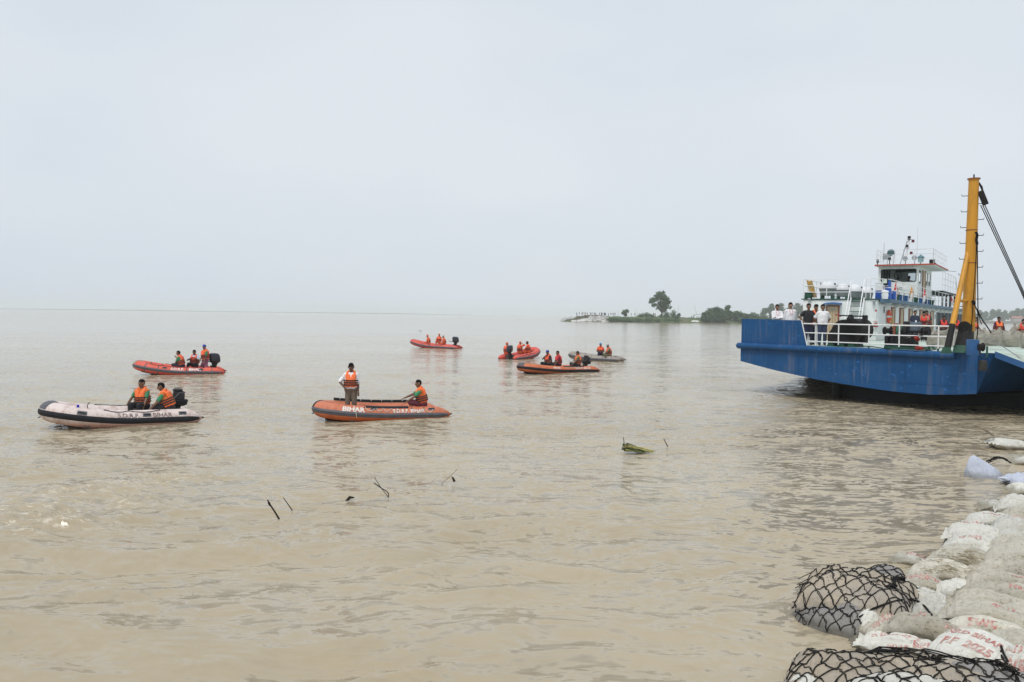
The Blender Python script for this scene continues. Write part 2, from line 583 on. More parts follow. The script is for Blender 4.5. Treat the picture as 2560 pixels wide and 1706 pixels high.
def build_water():
    # ring spacing grows with distance; the wave pattern itself lives in world space
    rs = [2.0]
    while rs[-1] < 5000:
        r = rs[-1]
        rs.append(r + max(0.05, r * r / 3600.0) if r < 400 else r * 1.16)
    rs = np.array(rs)
    dense = np.arange(-0.70, 0.7001, 0.00145)
    coarse = np.arange(0.70 + 0.08, 2 * PI - 0.70 - 0.04, 0.08)
    ang = np.concatenate([dense, coarse])
    nr, na = len(rs), len(ang)
    RR, AA = np.meshgrid(rs, ang, indexing='ij')
    X = RR * np.sin(AA)
    Y = RR * np.cos(AA)
    dr = np.gradient(rs)[:, None] * np.ones((1, na))
    wide = (np.abs(((AA + PI) % (2 * PI)) - PI) > 0.72)
    dr = np.where(wide, np.maximum(dr, RR * 0.08), dr)
    def keep(lam):
        return np.clip(lam / (2.6 * dr) - 0.6, 0, 1)
    wx = X + 0.9 * fbm(X * 0.35, Y * 0.35, 5, 2)
    wy = Y + 0.6 * fbm(X * 0.35, Y * 0.35, 9, 2)
    calm = np.clip((fbm(X * 0.05, Y * 0.09, 21, 3) + 0.45) * 1.2, 0.25, 1.2)
    near_r = np.clip((X - 0.30 * Y) / 5.0, 0, 1) * np.clip((16 - Y) / 6, 0, 1)   # sheltered corner beside the bags
    calm = calm * (1 - 0.55 * near_r)
    foam = np.zeros_like(X)
    for (px, py, sx, sy, st) in FOAM_WORLD:
        q = ((X - px) / sx) ** 2 + ((Y - py) / (sy * 2.2)) ** 2
        foam = np.maximum(foam, st * np.exp(-q))
    z = np.zeros_like(X)
    # slow boils and swells of the current
    z += 0.09 * fbm(wx / 5.5, wy / 2.6, 31, 2) * keep(2.6)
    z += 0.085 * calm * fbm(wx / 2.0, wy / 0.95, 37, 2) * keep(1.0)
    z += 0.030 * calm * fbm(wx / 0.62, wy / 0.30, 41, 3) * keep(0.30)
    # oblique wave trains in the lower left
    ll = np.clip((4.5 - X) / 6.0, 0, 1) * np.clip((19 - Y) / 7.0, 0, 1)
    for (kx, ky, lam, amp, sd) in ((-.30, 1.0, 1.05, .026, 51), (-.42, 1.0, .62, .014, 54), (-.10, 1.0, 1.7, .030, 57), (.12, 1.0, .48, .008, 60)):
        ph = (wx * kx + wy * ky) * 2 * PI / lam + 4.0 * fbm(X * 0.45, Y * 0.45, sd, 2)
        env = np.clip(.45 + 1.3 * fbm(X * 0.35 + 3, Y * 0.8, sd + 2, 2), 0, 1.2)
        z += 1.45 * amp * ll * np.sin(ph) * keep(lam * .6) * env
    # broken water where the foam is
    rid = 1 - np.abs(fbm(wx / 0.6, wy / 0.30, 61, 3)) * 2
    z += 0.10 * foam * rid * keep(0.4)
    z += 0.14 * foam * fbm(wx / 1.2, wy / 0.5, 63, 2) * keep(0.5)
    verts = np.stack([X, Y, z], -1).reshape(-1, 3)
    i = np.arange(nr - 1)[:, None]
    j = np.arange(na)[None, :]
    a = i * na + j
    bq = i * na + (j + 1) % na
    c = (i + 1) * na + (j + 1) % na
    d = (i + 1) * na + j
    quads = np.stack([a, d, c, bq], -1).reshape(-1, 4)
    me = bpy.data.meshes.new('river_water')
    me.vertices.add(len(verts))
    me.vertices.foreach_set('co', verts.astype(np.float32).ravel())
    me.loops.add(quads.size)
    me.polygons.add(len(quads))
    me.polygons.foreach_set('loop_start', np.arange(0, quads.size, 4, dtype=np.int32))
    me.loops.foreach_set('vertex_index', quads.astype(np.int32).ravel())
    me.update(calc_edges=True)
    me.shade_smooth()
    at = me.attributes.new('foam', 'FLOAT', 'POINT')
    at.data.foreach_set('value', foam.astype(np.float32).ravel())
    return structure(put('river_water', me, water_material()))
build_water()

# ================================================================== haze: the damp air over the river
def build_haze():
    m = bpy.data.materials.new('haze_air')
    m.use_nodes = True
    nt = m.node_tree
    for n in list(nt.nodes):
        nt.nodes.remove(n)
    out = nt.nodes.new('ShaderNodeOutputMaterial')
    pv = nt.nodes.new('ShaderNodeVolumePrincipled')
    pv.inputs['Color'].default_value = (0.90, 0.965, 1.0, 1)
    pv.inputs['Density'].default_value = 0.00034
    nt.links.new(pv.outputs['Volume'], out.inputs['Volume'])
    o = MB().box((-6000, -6000, -3.0), (6000, 6000, 30.0)).build('haze', m, None, smooth=False)
    return stuff(o)
build_haze()

# ================================================================== far banks
def bank(name, ridge, mat_, seed):
    """ridge: (x, y, half width, height) along the spine of a low bank"""
    pts = []
    for k in range(len(ridge) - 1):
        for t in np.linspace(0, 1, 14, endpoint=False):
            pts.append([ridge[k][q] * (1 - t) + ridge[k + 1][q] * t for q in range(4)])
    pts.append(list(ridge[-1]))
    n = 13
    vs, fs = [], []
    rnd = np.random.RandomState(seed)
    for i, (x, y, w, h) in enumerate(pts):
        a = pts[max(0, i - 1)]; c = pts[min(len(pts) - 1, i + 1)]
        t = Vector((c[0] - a[0], c[1] - a[1], 0)).normalized()
        s = Vector((t.y, -t.x, 0))
        for j in range(n):
            q = j / (n - 1) * 2 - 1
            prof = max(0.0, 1 - abs(q) ** 2.6)
            zz = -0.5 + (h + 0.5) * prof + (rnd.rand() - 0.5) * 0.35 * h * prof
            p = Vector((x, y, zz)) + s * (q * w * (1 + 0.15 * (rnd.rand() - 0.5)))
            vs.append(p)
    for i in range(len(pts) - 1):
        for j in range(n - 1):
            fs.append((i * n + j, (i + 1) * n + j, (i + 1) * n + j + 1, i * n + j + 1))
    mb = MB().add(vs, fs)
    return structure(mb.build(name, mat_, None, smooth=True, angle=None))

M_GRASS = mat('bank_grass', (0.085, 0.125, 0.042), 0.9, 0.35, 0.5, dirt=(0.16, 0.125, 0.085), dirt_amt=0.35, dscale=0.16)
M_EARTH = mat('bank_earth', (0.13, 0.105, 0.075), 0.95, 0.25, 0.5, dirt=(0.05, 0.07, 0.03), dirt_amt=0.7, dscale=0.12)
M_LEAF = [mat('leaf_dark', (0.040, 0.082, 0.030), 0.75, 0.35, 0.35), mat('leaf_mid', (0.055, 0.108, 0.036), 0.75, 0.35, 0.35),
          mat('leaf_light', (0.080, 0.140, 0.042), 0.75, 0.35, 0.35)]
M_BARK = mat('bark', (0.075, 0.058, 0.042), 0.9, 0.3, 2.0)
M_LOG = mat('log_wood', (0.10, 0.085, 0.07), 0.9, 0.3, 2.0)

YI = 430.0        # how far the near spit lies
def XI(u, y=YI):
    return (u - 1280.0) / FPX * y
bank('spit', [(XI(1408), YI, 3, .3), (XI(1440), YI, 3.5, 2.2), (XI(1478), YI, 4.5, 2.9), (XI(1518), YI + 1, 5, 2.8), (XI(1530), YI + 1, 8, 2.8), (XI(1600), YI + 2, 9, 2.7),
              (XI(1650), YI + 3, 9, 3.0), (XI(1740), YI + 8, 10, 2.6), (XI(1800), YI + 16, 12, 2.2), (XI(1900), YI + 50, 15, 1.8), (XI(2040), YI + 130, 20, 1.5)], M_GRASS, 3)
bank('spit_tip', [(XI(1424), YI + .5, 2, .6), (XI(1434), YI + .5, 3.5, 1.6), (XI(1442), YI + .5, 3.5, 2.9), (XI(1450), YI + .5, 3.8, 2.6), (XI(1462), YI + .5, 4.2, 3.3), (XI(1474), YI + .5, 4.2, 3.3), (XI(1490), YI + .5, 4.2, 3.5), (XI(1512), YI + .5, 4.2, 3.1), (XI(1524), YI + 1, 3, 2.6)], mat('spit_debris', (0.085, 0.062, 0.048), .95, .4, .6), 6)
bank('far_bank', [(150, 560, 20, 1.4), (215, 700, 25, 1.6), (330, 830, 30, 2.0), (560, 1000, 40, 2.6), (760, 1120, 50, 3.0), (1300, 1300, 60, 3.0)], M_EARTH, 5)
bank('distant_sandbar', [(-2600, 3000, 60, 4.0), (-1900, 2900, 60, 1.6), (-1500, 2900, 60, 3.0), (-900, 2950, 60, 1.4), (-500, 2900, 50, 2.6), (-150, 3000, 50, 0.6)], M_EARTH, 8)

# ------------------------------------------------------------------ trees
def leaf_cloud(blobs, count, size, seed, flat=0.8):
    """many small leaf clumps through the volume of the crown, denser towards its skin"""
    rnd = np.random.RandomState(seed)
    vol = np.array([b[3] * b[4] * b[5] for b in blobs]) ** 0.8
    pick = rnd.choice(len(blobs), count, p=vol / vol.sum())
    B = np.array(blobs)[pick]
    d = rnd.normal(size=(count, 3))
    d /= np.linalg.norm(d, axis=1)[:, None]
    rr = rnd.rand(count) ** 0.5
    lump = 1 + 0.10 * rnd.normal(size=count) + 0.30 * np.sin(d[:, 0] * 7 + pick) * np.cos(d[:, 2] * 6 + pick * 2)
    c = B[:, :3] + d * B[:, 3:6] * (rr * lump)[:, None]
    s = size * (0.5 + rnd.rand(count))
    a = rnd.normal(size=(count, 3)); a /= np.linalg.norm(a, axis=1)[:, None]
    b_ = rnd.normal(size=(count, 3)); b_ -= a * (a * b_).sum(1)[:, None]; b_ /= np.linalg.norm(b_, axis=1)[:, None]
    p0 = c - a * s[:, None]
    p1 = c + b_ * s[:, None] * flat * 0.6
    p2 = c + a * s[:, None]
    p3 = c - b_ * s[:, None] * flat * 0.6 + np.cross(a, b_) * s[:, None] * 0.35
    vs = np.stack([p0, p1, p2, p3], 1).reshape(-1, 3)
    return vs
def crown_obj(blobs, count, size, seed, mats_, parent, name='crown'):
    vs = leaf_cloud(blobs, count, size, seed)
    q = np.arange(len(vs)).reshape(-1, 4)
    me = bpy.data.meshes.new(name)
    me.from_pydata(vs.tolist(), [], q.tolist())
    for m_ in mats_:
        me.materials.append(m_)
    rnd = np.random.RandomState(seed + 1)
    idx = rnd.choice(len(mats_), len(q)).astype(np.int32)
    me.polygons.foreach_set('material_index', idx)
    me.update()
    o = bpy.data.objects.new(name, me)
    C.objects.link(o)
    o.parent = parent
    o['kind'] = 'stuff'
    return o
def tree(name, label, loc, blobs, count, size, seed, group=None, trunk_r=0.3, mats_=None, cat='tree'):
    t = empty(name, label, cat, loc, group=group)
    mb = MB()
    top = max(b[2] for b in blobs)
    low = min(b[2] for b in blobs)
    rnd = random.Random(seed)
    fork = Vector((0.05 * top, 0, max(0.6, low * 0.75)))
    mb.path([(0, 0, -0.5), (fork.x * 0.4, 0, fork.z * 0.5), fork], [trunk_r * 1.2, trunk_r, trunk_r * 0.8], 7)
    for b in blobs:
        e = Vector(b[:3])
        mid = fork.lerp(e, 0.5) + Vector((rnd.uniform(-.3, .3), rnd.uniform(-.3, .3), 0.08 * top))
        mb.path([fork - Vector((0, 0, .2)), mid, e], [trunk_r * 0.6, trunk_r * 0.35, trunk_r * 0.12], 5)
    mb.build('trunk', M_BARK, t)
    crown_obj(blobs, count, size, seed, mats_ or M_LEAF, t)
    return t
def rblobs(seed, w, h, k, base=0.2):
    rnd = random.Random(seed)
    out = []
    for i in range(k):
        a = rnd.uniform(0, 2 * PI)
        q = rnd.uniform(0.1, 0.62)
        z = rnd.uniform(base + 0.15, 0.84 - 0.35 * q)
        r = rnd.uniform(0.30, 0.46)
        q *= 1.5
        out.append((math.cos(a) * q * w, math.sin(a) * q * w, z * h, r * w, r * w, min(r * w * .8, .26 * h)))
    out.append((0, 0, 0.60 * h, 0.5 * w, 0.5 * w, .24 * h))
    out.append((0.1 * w, 0, 0.80 * h, 0.40 * w, 0.40 * w, min(.32 * w, .2 * h)))
    return out

# the lone leaning tree on the spit
PX = YI / FPX       # metres per photo pixel out there
def tb(u, v, ru, rv, u0=1655, v0=800):
    return ((u - u0) * PX, random.uniform(-1, 1), (v0 - v) * PX, ru * PX, ru * PX * 0.9, rv * PX)
tree('spit_tree', 'tall lone tree with lopsided crown on the green spit', (XI(1653), YI + 3, 2.2),
     [tb(1653, 745, 14, 10), tb(1665, 752, 12, 12), tb(1640, 752, 10, 6), tb(1632, 757, 8, 5), tb(1668, 768, 9, 10), tb(1655, 765, 11, 9),
      tb(1637, 767, 7, 5), tb(1664, 780, 6, 6), tb(1650, 737, 8, 6), tb(1675, 758, 6, 8), tb(1627, 760, 4, 3), tb(1678, 772, 4, 4), tb(1660, 734, 5, 4), tb(1641, 742, 4, 3), tb(1646, 775, 4, 3)], 2700, 0.5, 11, trunk_r=0.42)
tree('waterside_tree', 'small bright green tree at the water edge beside white sandbag tip', (XI(1559), YI - 5, 0.6),
     [tb(1556, 780, 6, 5, 1559, 803), tb(1563, 778, 5, 5, 1559, 803), tb(1560, 787, 5, 4, 1559, 803), tb(1553, 784, 4, 3, 1559, 803)], 900, 0.34, 12, trunk_r=0.16, mats_=M_LEAF[1:])
tree('shrub', 'rounded green shrub on the spit just left of the lone tree', (XI(1618), YI + 2, 2.3),
     [(-3, 0, 1.2, 2.6, 2, 1.2), (0, 0, 1.6, 2.6, 2, 1.5), (3, 0, 1.1, 2.4, 2, 1.1)], 1100, 0.3, 13, trunk_r=0.12, mats_=M_LEAF[1:], cat='shrub')
tree('shrub', 'leafy undergrowth shrub at the foot of the lone tree', (XI(1668), YI + 1, 2.0),
     [(-3, 0, 1.3, 2.2, 2, 1.4), (0, 0, 1.9, 2.0, 2, 1.9), (3.2, 0, 2.4, 1.5, 2, 2.6), (5, 0, 1.1, 2, 2, 1.2)], 1200, 0.32, 14, trunk_r=0.12, cat='shrub')
tree('shrub', 'single dark shrub standing alone right of the lone tree', (XI(1697), YI + 3, 2.4),
     [(0, 0, 1.4, 1.1, 1, 1.2), (0.6, 0, 2.0, 0.8, 1, 0.8)], 420, 0.28, 15, trunk_r=0.1, mats_=M_LEAF[:1], cat='shrub')
tree('shrub', 'low bright green scrub behind the white sandbags on the spit tip', (XI(1535), YI - 6, 0.3),
     [(-3, 0, 1.0, 2.4, 1.5, 1.0), (0, 0, 1.1, 2.4, 1.5, 1.1), (3, 0, 1.2, 2.4, 1.5, 1.1), (6.5, 0, 1.0, 2.4, 1.5, 1.0)], 1300, 0.26, 16, trunk_r=0.08, mats_=M_LEAF[1:], cat='shrub')
tree('shrub', 'long low green scrub along the waterline below the lone tree', (XI(1605), YI - 7, 0.3),
     [(-8, 0, 1.0, 3, 1.5, 0.9), (-3, 0, 1.1, 3, 1.5, 1.1), (2, 0, 1.2, 3, 1.5, 1.2), (7, 0, 0.9, 3, 1.5, 0.9), (12, 0, 1.2, 3, 1.5, 1.1), (17, 0, 1.0, 3, 1.5, 1.0)], 2000, 0.28, 17, trunk_r=0.08, cat='shrub')

# the wooded bend right of the spit: (photo x of the trunk, half width px, top y, distance)
WOOD = [(1772, 20, 768, 440, 'first rounded tree at the left end of the wooded bend'),
        (1790, 20, 763, 444, 'broad bushy tree second from the left end of the wooded bend'),
        (1816, 17, 757, 448, 'tallest dense tree of the wooded bend behind the blue bow'),
        (1800, 26, 780, 436, 'low spreading tree in front of the tallest wooded bend tree'),
        (1838, 20, 774, 452, 'sloping bushy tree right of the tallest wooded bend tree'),
        (1858, 20, 780, 460, 'lower tree where the wooded bend slopes down to the right'),
        (1884, 20, 786, 475, 'small thicket tree at the right foot of the wooded bend'),
        (1765, 14, 785, 432, 'small tree at the water edge beside the thatched shelter'),
        (1908, 16, 790, 490, 'lowest hedge-like tree just left of the white-shirted men')]
for i, (u, hw, top, dist, lab) in enumerate(WOOD):
    px = dist / FPX
    h = (803 + (dist < 440) * 1 - top) * px
    tree('bushy_tree', lab, (XI(u, dist), dist, 0.6), rblobs(100 + i, hw * px * 1.05, h, 16, -.05), 2600, 0.5, 40 + i, 'trees of the wooded bend', trunk_r=0.3,
         mats_=[M_LEAF[0], M_LEAF[1]] if i % 2 else M_LEAF)
FAR = [(1908, 12, 770, 'pale far tree left of the two white-shirted men on the ferry'),
       (1927, 13, 757, 'pale far tree behind the left white-shirted man on the ferry'),
       (1950, 13, 756, 'pale far tree between the two white-shirted men on the ferry'),
       (1972, 12, 764, 'pale far tree behind the right white-shirted man on the ferry'),
       (1990, 13, 754, 'tallest pale far tree just left of the white cabin block'),
       (2010, 13, 756, 'pale far tree half hidden by the white cabin block'),
       (1880, 14, 784, 'low pale far tree at the left of the far grove')]
for i, (u, hw, top, lab) in enumerate(FAR):
    dist = 790.0 + 12 * i
    px = dist / FPX
    h = (804 - top) * px
    tree('far_tree', lab, (XI(u, dist), dist, 0.6), rblobs(200 + i, hw * px * 1.15, h, 10, 0.0), 1700, 0.85, 70 + i, 'pale trees beyond the ferry bow', trunk_r=0.4)
RIGHT = [(2446, 774, 'hazy far-bank tree just right of the yellow mast'), (2462, 778, 'second hazy far-bank tree right of the yellow mast'),
         (2478, 772, 'third hazy far-bank tree right of the yellow mast'), (2494, 770, 'hazy far-bank tree above the man in an orange vest'),
         (2510, 775, 'hazy far-bank tree right of the man in an orange vest'), (2526, 776, 'hazy far-bank tree above the peaked bulk bag'),
         (2541, 767, 'tall ragged far-bank tree near the right picture edge'), (2556, 768, 'hazy far-bank tree at the right picture edge'),
         (2575, 772, 'hazy far-bank tree beyond the right picture edge')]
for i, (u, top, lab) in enumerate(RIGHT):
    dist = 1060.0 + 14 * (i % 3)
    px = dist / FPX
    h = (806 - top) * px
    tree('bank_tree', lab, (XI(u, dist), dist, 1.6), rblobs(300 + i, 12 * px, h, 10, 0.0), 1500, 1.0, 90 + i, 'hazy trees on the far bank', trunk_r=0.4)

# pile of white bags and stakes on the spit tip
M_SPITBAG = mat('spit_bag_cloth', (0.66, 0.65, 0.62), 0.8, 0.2, 0.6)
def spit_pile():
    rnd = random.Random(4)
    mb = MB()
    for i in range(620):
        u = rnd.uniform(1428, 1521)
        t = (u - 1428) / 93
        hmax = 0.4 + 2.2 * math.sin(min(1, t * 1.35) * PI / 2) * (1 if t < .9 else .7)
        q = rnd.random()
        hmax += .5 * math.sin(u * .9) * t + (.35 if t > .45 else -.35)
        z = q * max(.5, hmax) + .1
        y = YI - 6.2 + 3.6 * q + rnd.uniform(-.4, .4)
        M = Matrix.Translation((XI(u), y, z)) @ Matrix.Rotation(rnd.uniform(0, PI), 4, 'Z') @ Matrix.Rotation(rnd.uniform(-.4, .4), 4, 'X')
        mb.ball((0, 0, 0), 1.0, 7, 4, (0.62, 0.4, 0.2), None) if False else mb.add([M @ Vector((0.62 * x, 0.4 * yy, 0.22 * zz)) for (x, yy, zz) in
              [(-1, -.7, 0), (0, -1, 0), (1, -.7, 0), (1, .7, 0), (0, 1, 0), (-1, .7, 0), (-.5, 0, 1), (.5, 0, 1), (0, 0, -1)]],
              [(0, 1, 7, 6), (1, 2, 7), (2, 3, 7), (3, 4, 6, 7), (4, 5, 6), (5, 0, 6), (1, 0, 8), (2, 1, 8), (3, 2, 8), (4, 3, 8), (5, 4, 8), (0, 5, 8)])
    o = mb.build('sandbag_pile', M_SPITBAG, None, smooth=False)
    tag(o, 'distant heap of white sandbags covering the tip of the spit', 'sandbags')
    stuff(o)
spit_pile()
for i, (ua, va, ub, vb) in enumerate([(1402, 801, 1416, 795), (1412, 801, 1424, 793), (1418, 802, 1431, 792), (1406, 802, 1428, 798)]):
    a = at_y(ua, va, YI - 6 - i); b_ = at_y(ub, vb, YI - 3 - i)
    o = MB().path([a - Vector((0, 0, .5)), a.lerp(b_, .5) + Vector((0, 0, .1)), b_], [.16, .15, .11], 6).build('log', M_LOG)
    tag(o, ['lowest weathered log jutting left from the spit tip', 'second leaning log at the spit tip', 'third and steepest log beside the white bags on the spit',
            'nearly flat log lying across the spit tip'][i], 'log', 'logs at the spit tip')
# bamboo poles and a small shelter
for i, (ua, va, ub, vb, lab) in enumerate([(1546, 792, 1545, 775, 'thin upright pole left of the small waterside tree'), (1597, 788, 1588, 770, 'thin leaning pole between small tree and lone tree'),
        (1694, 785, 1696, 762, 'thin upright pole just right of the lone tree'), (1742, 783, 1736, 763, 'thin leaning pole beside the shelter')]):
    a = at_y(ua, va + 4, YI + 2); b_ = at_y(ub, vb, YI + 2)
    tag(MB().cyl(a, b_, .06, .03, 5).build('bamboo_pole', M_LOG), lab, 'pole', 'poles on the spit')
sh = empty('shelter', 'tiny open shelter with flat dark roof among people on the spit', 'shelter', (XI(1750), YI + 6, 2.2))
for dx in (-2, 2):
    for dy in (-1, 1):
        MB().cyl((dx, dy, 0), (dx, dy, 2.3), .07, .07, 5).build('post', M_LOG, sh)
MB().box((-2.6, -1.5, 2.3), (2.6, 1.5, 2.42), Matrix.Rotation(R(-7), 4, 'Y')).build('roof', mat('shelter_tarp', (0.08, 0.09, 0.13), 0.7), sh, smooth=False)
tag(MB().loft([(0, 0, 0, 2.2, 1.2), (0, 0, .5, 2.0, 1.0), (0, 0, .9, 1.2, .6)], 12).xf(Matrix.Translation((XI(1733), YI - 4, 0.6))).build('sandbag_heap', M_SPITBAG),
    'small white heap of bags below the shelter on the spit', 'sandbags')
hs = empty('far_house', 'tiny reddish roofed house among hazy far-bank trees', 'house', (XI(2540, 1040), 1040, 1.8))
MB().box((-6, -4, 0), (6, 4, 5)).build('wall', mat('far_wall', (0.42, 0.36, 0.32), 0.9), hs, smooth=False)
MB().add([(-6.6, -4.6, 5), (6.6, -4.6, 5), (6.6, 4.6, 5), (-6.6, 4.6, 5), (-6.6, 0, 7.6), (6.6, 0, 7.6)], [(0, 1, 5, 4), (2, 3, 4, 5), (3, 0, 4), (1, 2, 5), (0, 3, 2, 1)]).build('roof', mat('far_roof', (0.36, 0.13, 0.09), 0.9), hs, smooth=False)

# ================================================================== people
SKIN = [mat('skin_brown', (0.20, 0.105, 0.062), 0.55, 0.12, 8), mat('skin_dark', (0.13, 0.066, 0.040), 0.55, 0.12, 8), mat('skin_tan', (0.27, 0.15, 0.095), 0.55, 0.12, 8)]
M_HAIR = mat('hair_black', (0.010, 0.009, 0.009), 0.7, 0.3, 30, bmp=0.3, bscale=60, spec=.12)
M_EYE = mat('eye_dark', (0.02, 0.015, 0.012), 0.3)
M_STRAP = mat('black_webbing', (0.014, 0.013, 0.016), 0.7)
M_SHOE = mat('dark_shoe', (0.03, 0.026, 0.024), 0.6)
VEST = {'orange': mat('vest_orange', (1.0, 0.19, 0.05), 0.75, 0.12, 6, bmp=0.35, bscale=14),
        'red': mat('vest_red', (0.72, 0.05, 0.035), 0.75, 0.12, 6, bmp=0.35, bscale=14),
        'coral': mat('vest_coral', (0.95, 0.14, 0.055), 0.75, 0.12, 6, bmp=0.35, bscale=14)}
CLOTH = {}
for _n, _c in {'white': (0.80, 0.80, 0.82), 'black': (0.018, 0.018, 0.022), 'navy': (0.018, 0.025, 0.055), 'jeans': (0.030, 0.048, 0.10), 'khaki': (0.150, 0.120, 0.090),
               'orange': (0.62, 0.15, 0.025), 'green': (0.055, 0.27, 0.13), 'maroon': (0.11, 0.018, 0.035), 'purple': (0.22, 0.075, 0.14), 'darkblue': (0.02, 0.025, 0.06),
               'redorange': (0.66, 0.11, 0.035), 'olive': (0.16, 0.15, 0.07), 'paleblue': (0.50, 0.58, 0.72), 'grey': (0.28, 0.28, 0.29), 'crimson': (0.30, 0.015, 0.04),
               'blue': (0.03, 0.06, 0.35), 'skyblue': (0.05, 0.30, 0.62), 'tan': (0.35, 0.27, 0.17)}.items():
    CLOTH[_n] = mat('cloth_' + _n, _c, 0.85, 0.14, 7, bmp=0.3, bscale=16)

def ik(a, t, l1, l2, pole):
    a = Vector(a); t = Vector(t)
    d = t - a
    L = d.length
    mx = (l1 + l2) * 0.995
    if L > mx:
        t = a + d * (mx / L); d = t - a; L = mx
    dn = d.normalized()
    x = (l1 * l1 - l2 * l2 + L * L) / (2 * L)
    h = math.sqrt(max(0.0, l1 * l1 - x * x))
    p = Vector(pole)
    p = p - dn * p.dot(dn)
    if p.length < 1e-4:
        p = Vector((0, 1, 0)) - dn * dn.y
    p.normalize()
    return a + dn * x + p * h, t

def remeshed(mb, name, m, parent, vox, it=3):
    me = bpy.data.meshes.new(name)
    me.from_pydata(mb.v, [], mb.f)
    me.update()
    o = put(name, me, m, parent)
    r = o.modifiers.new('remesh', 'REMESH')
    r.mode = 'VOXEL'
    r.voxel_size = vox
    r.use_smooth_shade = True
    s = o.modifiers.new('smooth', 'SMOOTH')
    s.factor = 0.5
    s.iterations = it
    return o

def person(label, M, pose, fit, vox=0.018, group=None):
    """one figure; +y is where the body faces, +x is its right; M places it"""
    root = empty('person', label, 'person', group=group)
    root.matrix_world = M
    z = Vector((0, 0, 1))
    pel = Vector(pose.get('pel', (0, 0, 0.92)))
    ls, lf = pose.get('lean', (0, 0.03))
    tw = R(pose.get('twist', 0))
    up = (z + Vector((1, 0, 0)) * ls + Vector((0, 1, 0)) * lf).normalized()
    fw = Vector((math.sin(tw), math.cos(tw), 0))
    fw = (fw - up * fw.dot(up)).normalized()
    rt = fw.cross(up)
    hy = tw + R(pose.get('head', (0, 0))[0])
    hp = R(pose.get('head', (0, 0))[1])
    hf = Vector((math.sin(hy), math.cos(hy), 0))
    hu = (z + up * 0.6).normalized()
    hf = (hf - hu * hf.dot(hu)).normalized()
    hr = hf.cross(hu)
    q = Quaternion(hr, hp)
    hf = q @ hf; hu = q @ hu
    neck = pel + up * 0.50
    hc = neck + up * 0.07 + hu * 0.125 + hf * 0.02
    fat = fit.get('fat', 1.0)
    sh = [pel + up * 0.445 - rt * 0.175, pel + up * 0.445 + rt * 0.175]
    hip = [pel - rt * 0.085, pel + rt * 0.085]
    feet = [Vector(p) for p in pose.get('feet', ((-.1, 0, .07), (.1, .02, .07)))]
    hands = [Vector(p) for p in pose.get('hands', ((-.27, .06, .82), (.27, .06, .82)))]
    kp = pose.get('knees', ((-.15, 1, .3), (.15, 1, .3)))
    ep = pose.get('elbows', ((-.5, -.8, -.3), (.5, -.8, -.3)))
    legs, arms = [], []
    for i in (0, 1):
        k, a = ik(hip[i], feet[i], 0.425, 0.42, kp[i])
        legs.append((hip[i], k, a))
        e, w = ik(sh[i], hands[i], 0.285, 0.255, ep[i])
        arms.append((sh[i], e, w))
    torso = []
    for s in (-1, 1):
        torso.append((pel + rt * 0.065 * s + up * 0.02, pel + rt * 0.085 * s + up * 0.33, 0.112 * fat, 0.108))
        torso.append((pel + rt * 0.06 * s + up * 0.34 + fw * .01, pel + rt * 0.06 * s + up * 0.42, 0.108, 0.095))
    torso.append((sh[0] + rt * .02, sh[1] - rt * .02, 0.068, 0.068))
    torso.append((hip[0], hip[1], 0.118, 0.118))
    torso.append((pel + up * .1 + fw * .03 * fat, pel + up * .3 + fw * .02, 0.10 * fat, 0.10))
    # ---- body
    b = MB()
    for t in torso:
        b.capsule(*t)
    b.capsule(neck - up * 0.04, hc - hu * 0.05, 0.056, 0.052)
    b.capsule(hc - hu * 0.03 - hf * .008, hc + hu * 0.035 - hf * .01, 0.080, 0.088)
    b.capsule(hc - hu * 0.07 + hf * 0.035, hc - hu * 0.01 + hf * 0.03, 0.052, 0.066)
    b.capsule(hc + hf * 0.09, hc + hf * 0.108 - hu * 0.028, 0.012, 0.018, 6)
    b.capsule(hc + hf * 0.075 + hu * .028 - hr * .03, hc + hf * 0.075 + hu * .028 + hr * .03, 0.018, 0.018, 6)
    for s in (-1, 1):
        b.capsule(hc + hr * 0.086 * s - hu * .022, hc + hr * 0.092 * s + hu * .02 - hf * .012, 0.017, 0.02, 6)
    for i, (h, k, a) in enumerate(legs):
        b.capsule(h, k, 0.088, 0.058)
        b.capsule(k, k.lerp(a, .45), 0.056, 0.054)
        b.capsule(k.lerp(a, .45), a, 0.054, 0.036)
        ft = pose.get('toes', (0, 0))[i]
        d = Vector((math.sin(R(ft)), math.cos(R(ft)), -0.18 if a.z > .05 else 0))
        b.capsule(a - d * .04 - z * .03, a + d * .14 - z * .04, 0.036, 0.028)
    for i, (s_, e, w) in enumerate(arms):
        b.capsule(s_, e, 0.052, 0.041)
        b.capsule(e, e.lerp(w, .35), 0.041, 0.041)
        b.capsule(e.lerp(w, .35), w, 0.041, 0.027)
        d = (w - e).normalized()
        side = d.cross(z)
        if side.length < .2:
            side = rt.copy()
        side.normalize()
        palm = w + d * 0.075
        b.capsule(w + d * .02 - side * .012, palm - side * .02, 0.021, 0.018, 7)
        b.capsule(w + d * .02 + side * .012, palm + side * .02, 0.021, 0.018, 7)
        dn = (d - z * 0.45).normalized()
        for f_, ln in ((-.030, .052), (-.011, .066), (.010, .070), (.030, .062)):
            p0 = palm + side * f_ + d * .008
            p1 = p0 + d * ln * .5 - z * .006
            b.capsule(p0, p1, 0.0095, 0.009, 6, 2)
            b.capsule(p1, p1 + dn * ln * .55, 0.009, 0.008, 6, 2)
        ts = side if i == 0 else -side
        b.capsule(w + d * .03 + ts * .02, w + d * .06 + ts * .055 - z * .012, 0.012, 0.009, 6, 2)
    remeshed(b, 'body', SKIN[fit.get('skin', 0)], root, vox * 0.8, 2)
    # ---- trousers
    g = MB()
    cut = fit.get('leg', 1.0)
